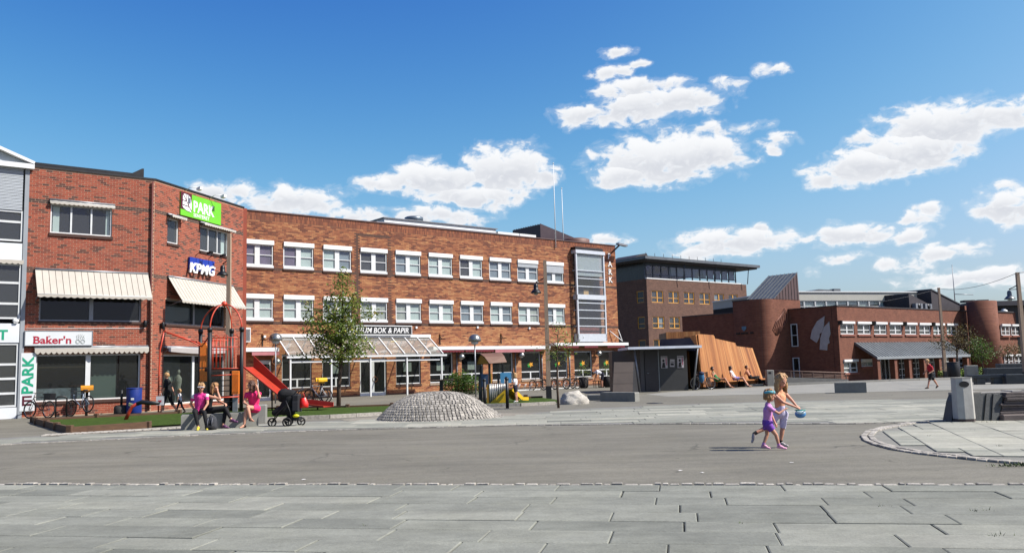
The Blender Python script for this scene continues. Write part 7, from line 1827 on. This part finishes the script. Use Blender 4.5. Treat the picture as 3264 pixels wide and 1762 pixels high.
LEGGINGS = {'pelvis': ALL, 'thigh': ALL, 'shin': (0, .88)}; SHORTS = {'pelvis': ALL, 'thigh': (0, .62)}; SHOES = {'foot': ALL}
def sunglasses(m_lens, m_rim):
    def f(o, hd, look, rt, lu, hh):
        b = MB(); R = Matrix((rt, look, lu)).transposed()
        for sg in (-1, 1): b.ell(hd + look * hh * .9 + rt * sg * hh * .32 + lu * hh * .1, (hh * .25, hh * .05, hh * .16), 10, 8, R)
        g = b.build('sunglasses', m_lens, o)
        b = MB(); b.bar(hd + look * hh * .9 - rt * hh * .62 + lu * hh * .24, hd + look * hh * .9 + rt * hh * .62 + lu * hh * .24, .012, .02)
        for sg in (-1, 1): b.bar(hd + look * hh * .88 + rt * sg * hh * .62 + lu * hh * .2, hd + rt * sg * hh * .76 + lu * hh * .1, .01, .02)
        b.build('glasses_frame', m_rim, g)
    return f
# three women on the concrete bench
person('seated woman in magenta T-shirt, black leggings and white-rimmed sunglasses', (-8.85, 24.3, 0), dict(pelvis=(-.18, .24, .55), chest=(-.12, .2, .90), neck=(-.10, .17, 1.03), head=(-.07, .12, 1.2), sh1=(-.30, .2, .95), sh2=(.08, .17, .95), el1=(-.43, .28, .73), wr1=(-.33, .32, .56), el2=(.12, .10, .73), wr2=(.05, -.02, .56), fd2=(-.02, -.03, -.1), hi1=(-.27, .22, .52), hi2=(-.09, .22, .52), kn1=(-.14, -.14, .50), kn2=(.12, -.14, .50), an1=(-.03, -.18, .09), an2=(.21, -.2, .09), to1=(0.0, -.34, .04), to2=(.27, -.34, .04)),
       .98, .118, (.1, -1, -.12), [('t_shirt', PINK, TEE, .012), ('leggings', BLACK, LEGGINGS, .006), ('shoes', mat('yellow_shoe', (206, 190, 60), .6, .3, 12), SHOES, .012), ('shoulder_stripes', WHITE, {'uarm': (0, .2)}, .016)], BLOND, 0, voxel=.011, extra=sunglasses(mat('lens_blue', (40, 56, 90), .1, .05), WHITE))
person('seated woman in black top holding her hand to her face', (-8.5, 24.6, 0), dict(pelvis=(-.33, .1, .55), chest=(-.28, .05, .90), neck=(-.22, .03, 1.03), head=(-.10, -.02, 1.19), sh1=(-.28, -.12, .95), sh2=(-.22, .2, .95), el1=(.10, -.13, .86), wr1=(.02, -.1, 1.06), fd1=(-.02, .02, .1), el2=(.02, .18, .76), wr2=(.14, .08, .72), hi1=(-.3, .0, .52), hi2=(-.3, .18, .52), kn1=(.20, .0, .60), kn2=(.18, .12, .54), an1=(.40, -.04, .26), an2=(.16, -.02, .10), to1=(.58, -.10, .2), to2=(.34, -.1, .04)),
       .98, .118, (.8, -.45, -.25), [('top', BLACK, TANK, .01), ('leggings', BLACK, LEGGINGS, .006), ('shoes', mat('plum_shoe', (120, 70, 110), .6, .25, 12), SHOES, .009)], FAIR, .17, voxel=.011)
person('seated woman in rose pink dress with crossed legs and raised hand', (-7.65, 24.88, 0), dict(pelvis=(.05, .15, .56), chest=(.05, .1, .92), neck=(.02, .08, 1.05), head=(.0, .04, 1.21), sh1=(-.14, .08, .96), sh2=(.22, .1, .96), el1=(-.2, .0, .72), wr1=(-.02, -.13, .64), el2=(.27, -.06, .86), wr2=(.2, -.03, 1.12), fd2=(-.03, 0, .1), hi1=(-.05, .15, .53), hi2=(.14, .15, .53), kn1=(-.08, -.2, .50), kn2=(-.02, -.24, .60), an1=(-.1, -.26, .09), an2=(.07, -.26, .27), to1=(-.17, -.42, .04), to2=(.2, -.38, .21)),
       1.0, .118, (-.85, -.5, .1), [('dress', ROSE, {'torso': ALL, 'pelvis': ALL, 'uarm': (0, .5), 'thigh': (0, .55)}, .014), ('sandals', mat('brown_sandal', (74, 50, 42), .6, .2, 9), {'foot': (0, .5)}, .008)], BROWN, .2, voxel=.011, fat=1.12)
WALK = dict(pelvis=(0, 0, .90), chest=(-.04, 0, 1.25), neck=(-.05, 0, 1.39), head=(-.07, 0, 1.53), sh1=(-.04, -.17, 1.31), sh2=(-.04, .17, 1.31), el1=(-.06, -.22, 1.05), wr1=(-.16, -.22, .83), el2=(.08, .2, 1.06), wr2=(.18, .14, .86), hi1=(0, -.09, .87), hi2=(0, .09, .87), kn1=(-.12, -.09, .48), kn2=(.10, .09, .47), an1=(-.24, -.09, .09), an2=(.32, .09, .14), to1=(-.40, -.1, .04), to2=(.20, .1, .04))
def scaled(J, k, hk=1.0):
    return {q: tuple(c * k for c in v) for q, v in J.items()}
person('woman in black walking past the boutique with a white carrier bag', (-14.12, 34.95, 0.02), WALK, 1.0, .115, (-1, -.1, -.1), [('top', BLACK, {'torso': ALL, 'pelvis': ALL, 'uarm': ALL}, .016), ('trousers', BLACK, {'pelvis': ALL, 'thigh': ALL, 'shin': (0, .4)}, .012), ('shoes', mat('brown_sandal', (0, 0, 0)), {'foot': (0, .5)}, .008)], BLOND, 0, voxel=.014, fat=1.08)
person('small blond child in white top and dark trousers holding the walking woman by the hand', (-13.72, 35.2, 0.02), scaled(WALK, .575), .6, .098, (-1, -.2, 0), [('top', WHITE, TEE, .01), ('trousers', NAVY, LEGGINGS, .008), ('shoes', BLACK, SHOES, .008)], BLOND, 0, voxel=.012)
t = thing('carrier_bag', 'white paper carrier bag held by the walking woman', 'bag', (-14.33, 34.7, .38))
b = MB(); b.add([(-.15, -.05, 0), (.15, -.05, 0), (.15, .05, 0), (-.15, .05, 0), (-.16, -.02, .36), (.16, -.02, .36), (.16, .02, .36), (-.16, .02, .36)], [(0, 1, 5, 4), (1, 2, 6, 5), (2, 3, 7, 6), (3, 0, 4, 7), (0, 3, 2, 1)]); o = b.build('bag_body', mat('paper_white', (216, 214, 212), .7, .06, 5), t)
b = MB(); b.box(-.07, -.052, .12, .07, -.046, .2); b.build('print', mat('print_red', (200, 60, 70), .6, .3, 20), o)
b = MB(); b.tube([(-.07, 0, .36), (-.04, 0, .46), (.04, 0, .46), (.07, 0, .36)], .008, 5); b.build('handle', m_white, t)
STAND = dict(pelvis=(0, 0, .86), chest=(0, 0, 1.22), neck=(0, 0, 1.37), head=(-.02, 0, 1.53), sh1=(-.06, -.16, 1.28), sh2=(.06, .16, 1.28), el1=(-.1, -.22, 1.03), wr1=(-.2, -.14, .98), el2=(-.06, .2, 1.02), wr2=(-.28, .14, .98), hi1=(-.02, -.08, .84), hi2=(.02, .08, .84), kn1=(.0, -.08, .46), kn2=(.06, .08, .46), an1=(.02, -.08, .09), an2=(.1, .09, .09), to1=(-.1, -.14, .04), to2=(.0, .02, .04))
person('blond girl in white T-shirt and navy shorts standing at the playhouse', (0.02, 36.2, .05), scaled(STAND, .74), .74, .105, (-.8, .5, -.15), [('t_shirt', WHITE, TEE, .012), ('shorts', NAVY, SHORTS, .016), ('shoes', WHITE, SHOES, .01)], BLOND, .12, voxel=.012)
person('boy in red T-shirt and black shorts striding across the square', (19.7, 40.7, 0), dict(pelvis=(.02, 0, .70), chest=(.0, 0, .98), neck=(-.03, 0, 1.12), head=(-.12, 0, 1.28), sh1=(.0, -.14, 1.03), sh2=(.0, .14, 1.03), el1=(.06, -.19, .84), wr1=(-.1, -.2, .76), el2=(-.06, .17, .86), wr2=(-.22, .12, .75), hi1=(.02, -.07, .67), hi2=(.02, .07, .67), kn1=(-.12, -.07, .37), kn2=(.2, .07, .38), an1=(-.2, -.08, .08), an2=(.34, .08, .14), to1=(-.34, -.1, .03), to2=(.26, .08, .04)),
       .84, .112, (-1, -.15, -.15), [('t_shirt', RED, {'torso': ALL, 'pelvis': ALL, 'uarm': (0, .75)}, .018), ('shorts', BLACK, {'pelvis': ALL, 'thigh': (0, .85)}, .02), ('shoes', mat('brown_sandal', (0, 0, 0)), SHOES, .01)], BLOND, 0, voxel=.012)
person('man in white shirt and dark shorts bending over by the cafe window', (5.8, 57.7, 0), dict(pelvis=(.12, 0, .88), chest=(-.22, -.02, 1.06), neck=(-.36, -.02, 1.02), head=(-.5, -.03, .94), sh1=(-.24, -.18, 1.06), sh2=(-.24, .16, 1.06), el1=(-.3, -.2, .78), wr1=(-.36, -.16, .54), el2=(-.34, .16, .8), wr2=(-.42, .12, .56), hi1=(.12, -.09, .86), hi2=(.12, .09, .86), kn1=(.02, -.1, .47), kn2=(.1, .1, .47), an1=(.04, -.1, .09), an2=(.14, .1, .09), to1=(-.14, -.14, .04), to2=(-.02, .12, .04)),
       1.0, .115, (-.6, -.1, -.8), [('shirt', WHITE, TEE, .02), ('shorts', NAVY, {'pelvis': ALL, 'thigh': (0, .9)}, .022), ('shoes', BLACK, SHOES, .012)], DARKH, 0, voxel=.015)
# sunbathers on the pavilion bench
LOUNGE = dict(pelvis=(-.05, 0, .52), chest=(-.22, .06, .84), neck=(-.26, .06, .98), head=(-.26, .05, 1.13), sh1=(-.3, -.1, .90), sh2=(-.14, .2, .90), el1=(-.3, -.22, .66), wr1=(-.1, -.18, .56), el2=(.02, .22, .7), wr2=(.1, .1, .62), hi1=(-.05, -.08, .5), hi2=(.02, .08, .5), kn1=(.36, -.18, .58), kn2=(.4, .0, .56), an1=(.6, -.36, .10), an2=(.68, -.22, .10), to1=(.74, -.46, .06), to2=(.84, -.32, .06))
person('sunbathing woman in green dress at the left of the pavilion bench', (11.6, 49.1, 0), LOUNGE, 1.0, .115, (.75, -.55, .15), [('dress', GREEN, {'torso': (0, .6), 'pelvis': ALL, 'thigh': (0, .45)}, .014), ('sandals', BLACK, {'foot': (0, .5)}, .008)], DARKH, .06, SKIN_T, .014)
person('sunbathing woman in white top and lavender skirt on the middle of the pavilion bench', (12.95, 50.35, 0), LOUNGE, 1.0, .115, (.8, -.55, .1), [('top', WHITE, TANK, .012), ('skirt', LAVENDER, {'pelvis': (0, .6), 'thigh': (0, .6)}, .02), ('shoes', BLACK, {'foot': (0, .6)}, .008)], DARKH, .12, SKIN, .014, extra=sunglasses(mat('lens_blue', (0, 0, 0)), BLACK))
person('sunbathing man without shirt and in black trousers at the right of the pavilion bench', (14.35, 52.05, 0), dict(LOUNGE, el1=(-.42, -.1, .72), wr1=(-.28, -.02, .98), el2=(.04, .28, .78), wr2=(-.06, .14, 1.0), kn1=(.4, -.12, .56), kn2=(.38, .05, .5), an1=(.3, -.2, .5), an2=(.7, -.2, .12), to1=(.16, -.26, .46), to2=(.84, -.3, .06)), 1.0, .115, (.75, -.6, .05), [('trousers', BLACK, LEGGINGS, .014), ('shoes', BLACK, SHOES, .01)], BROWN, 0, SKIN_T, .014)
# two children in front
person('small child in lilac T-shirt, purple shorts and blue headband', (4.4, 15.0, 0), dict(pelvis=(-.03, 0, .46), chest=(-.01, 0, .68), neck=(-.005, 0, .79), head=(.03, 0, .935), sh1=(-.02, -.095, .735), sh2=(.05, .095, .735), el1=(.13, -.14, .63), wr1=(.24, -.11, .69), fd1=(.1, .03, .05), el2=(.09, .12, .58), wr2=(.12, .06, .46), hi1=(-.03, -.05, .43), hi2=(-.03, .05, .43), kn1=(.09, -.06, .26), kn2=(-.03, .06, .26), an1=(.13, -.06, .075), an2=(-.11, .05, .085), to1=(.24, -.08, .03), to2=(-.01, .03, .03)),
       .60, .105, (.85, -.35, -.1), [('t_shirt', LILAC, {'torso': ALL, 'pelvis': ALL, 'uarm': (0, .62)}, .012), ('shorts', PURPLE, {'pelvis': (0, .55), 'thigh': (0, .5)}, .022), ('socks', LILAC, {'shin': (.75, 1)}, .006), ('shoes', mat('pink_shoe', (224, 160, 190), .6, .15, 9), SHOES, .006)], FAIR, .075, voxel=.0075,
       extra=lambda o, hd, look, rt, lu, hh: (lambda b: b.build('headband', mat('band_aqua', (96, 178, 190), .7, .35, 16), o))(MB(Matrix.Translation(hd + lu * hh * .42) @ Matrix.Rotation(-.2, 4, 'X')).lathe([(hh * .90, -.018), (hh * .93, -.01), (hh * .93, .016), (hh * .88, .024)], 22)))
person('taller child with long fair hair in peach top and pale knee shorts', (4.74, 15.42, 0), dict(pelvis=(-.01, 0, .62), chest=(0, 0, .875), neck=(.01, 0, 1.0), head=(.03, -.02, 1.175), sh1=(-.105, -.05, .93), sh2=(.115, .04, .945), el1=(.0, -.17, .80), wr1=(.20, -.17, .72), fd1=(.1, 0, -.05), el2=(.19, -.05, .83), wr2=(.25, -.12, .725), fd2=(.08, -.02, -.07), hi1=(-.06, .0, .58), hi2=(.06, .0, .58), kn1=(-.22, .03, .37), kn2=(.015, .0, .33), an1=(-.50, .0, .25), an2=(-.03, .02, .08), to1=(-.545, -.02, .11), to2=(.06, -.07, .03)),
       .74, .122, (.4, -.9, -.28), [('top', PEACH, TANK, .007), ('knee_shorts', LAVW, {'pelvis': ALL, 'thigh': (0, .97)}, .012), ('socks', BLACK, {'shin': (.8, 1)}, .006), ('shoes', mat('grey_shoe', (176, 168, 166), .6, .15, 9), SHOES, .006)], BLOND, .20, voxel=.0075)
t = thing('toy_pouch', 'shiny blue and white pouch held by the two children', 'pouch', (5.03, 15.24, .52))
b = MB(); b.ell((0, 0, .07), (.10, .05, .075), 16, 10); b.build('pouch_body', mat('pouch_blue', (70, 140, 196), .2, .25, 12, coat=.6), t)
b = MB(); b.ell((.0, -.012, .095), (.085, .048, .042), 14, 8); b.build('pouch_shine', mat('pouch_white', (200, 226, 232), .2, .2, 12, coat=.6), t)
b = MB(); b.torus((0, 0, .135), .085, .010, 'z', 20, 6); b.build('pouch_rim', mat('pouch_teal', (60, 160, 140), .4, .2, 8), t)
# backpack and pushchair
t = thing('backpack', 'dark grey and black backpack standing against the bench', 'backpack', (-8.53, 24.15, 0))
b = MB(); caps(b, (0, 0, .12), (0, .02, .30), .15, .11); caps(b, (-.07, 0, .1), (-.06, .02, .28), .11, .09); caps(b, (.07, 0, .1), (.06, .02, .28), .11, .09); me = remesh(b, .014); me.materials.clear(); me.materials.append(mat('pack_grey', (58, 60, 66), .8, .35, 9)); o = bpy.data.objects.new('pack_body', me); COL.objects.link(o); o.parent = t
b = MB(); caps(b, (-.06, -.12, .08), (.06, -.12, .08), .07, .07); caps(b, (-.05, -.11, .2), (.05, -.11, .2), .045, .045); b.build('pocket', BLACK, t)
b = MB()
for s_ in (-.05, .07): b.tube([(s_, -.1, .34), (s_, -.16, .24), (s_, -.15, .1)], .014, 6)
b.tube([(-.04, 0, .4), (0, 0, .45), (.04, 0, .4)], .012, 6); b.build('straps', mat('strap_grey', (110, 112, 118), .8, .1, 5), t)
def pushchair():
    o = Vector((-6.65, 24.95, 0)); t = thing('pushchair', 'black three-wheeled pushchair with hood beside the bench', 'pushchair', o)
    W = lambda x, y, z: (x - o.x, y - o.y, z)
    for x, y, r in ((-7.05, 24.94, .132), (-6.57, 24.75, .135), (-6.66, 25.3, .135), (-6.27, 25.2, .125)):
        b = MB(); b.torus((0, 0, 0), r - .022, .022, 'y', 26, 7); w = b.build('wheel', m_tyre, t, W(x, y, r)); w.rotation_euler = (0, 0, .12)
        b = MB()
        for k in range(3): a = 2 * math.pi * k / 3 + .4; b.bar((0, 0, 0), ((r - .03) * math.cos(a), 0, (r - .03) * math.sin(a)), .03, .03)
        b.tube([(0, -.04, 0), (0, .04, 0)], .025, 8); b.build('spokes', m_black, w)
    b = MB()
    for dy in (-.2, .2):
        b.tube([W(-7.05, 24.95 + dy * .2, .14), W(-6.9, 25.0 + dy * .7, .36), W(-6.62, 25.02 + dy, .62), W(-6.35, 25.05 + dy, .98), W(-6.22, 25.06 + dy, 1.04)], .016, 6)
        b.tube([W(-6.62, 25.0 + dy, .75), W(-6.5, 25.0 + dy, .45), W(-6.45, 25.05 + dy, .14)], .016, 6)
    b.tube([W(-6.22, 24.86, 1.04), W(-6.22, 25.26, 1.04)], .02, 8); b.tube([W(-6.5, 24.8, .2), W(-6.27, 25.1, .2)], .012, 6); b.build('frame', m_dark, t)
    b = MB(); caps(b, W(-6.98, 25.0, .40), W(-6.72, 25.02, .50), .10, .16); caps(b, W(-6.72, 25.02, .48), W(-6.55, 25.02, .78), .17, .19); caps(b, W(-6.55, 25.0, .45), W(-6.5, 25.0, .25), .16, .10); me = remesh(b, .016); me.materials.clear(); me.materials.append(mat('pram_black', (16, 16, 18), .85, .3, 8)); s = bpy.data.objects.new('seat', me); COL.objects.link(s); s.parent = t
    b = MB(); caps(b, W(-6.74, 25.0, .92), W(-6.50, 25.02, .90), .17, .16); caps(b, W(-6.8, 25, .8), W(-6.7, 25, .95), .1, .15); me = remesh(b, .016); me.materials.clear(); me.materials.append(MATS['pram_black']); s = bpy.data.objects.new('hood', me); COL.objects.link(s); s.parent = t
    b = MB(); b.bev(-6.46 - o.x, 24.82 - o.y, .42, -6.24 - o.x, 25.2 - o.y, .92, .04); g = b.build('hanging_bag', mat('pram_bag', (32, 32, 36), .8, .2, 7), t)
    b = MB(); b.bev(-6.43 - o.x, 24.79 - o.y, .46, -6.26 - o.x, 24.825 - o.y, .72, .01); b.build('pocket', mat('pram_bag2', (48, 48, 52), .8, .2, 7), g)
    b = MB(); b.box(-6.62 - o.x, 24.85 - o.y, .17, -6.25 - o.x, 25.2 - o.y, .27); b.build('basket', mat('pram_bag', (0, 0, 0)), t)
    c = thing('carrier_bag', 'bright red plastic carrier bag hanging from the pushchair', 'bag', (-6.13, 24.95, .52))
    b = MB(); b.add([(-.1, -.07, 0), (.13, -.07, .02), (.12, .07, .02), (-.1, .07, 0), (-.11, -.02, .28), (.05, -.02, .3), (.05, .02, .3), (-.11, .02, .28), (-.12, -.06, .12), (.12, -.06, .13), (.12, .06, .13), (-.12, .06, .12)], [(0, 1, 9, 8), (1, 2, 10, 9), (2, 3, 11, 10), (3, 0, 8, 11), (8, 9, 5, 4), (9, 10, 6, 5), (10, 11, 7, 6), (11, 8, 4, 7), (3, 2, 1, 0)], True); b.build('bag_body', mat('bag_red', (224, 36, 24), .35, .12, 8, coat=.2), c)
    b = MB(); b.tube([(-.08, 0, .28), (-.06, 0, .42), (-.01, 0, .42), (.02, 0, .29)], .008, 5); b.build('handle', MATS['bag_red'], c)
    y = thing('toy_bucket', 'small yellow bag lying in the pushchair basket', 'bag', (-6.34, 24.86, .27)); b = MB(); b.ell((0, 0, .035), (.1, .06, .05), 12, 8); b.build('body', mat('toy_yellow', (220, 210, 30), .4, .1, 6), y)
pushchair()
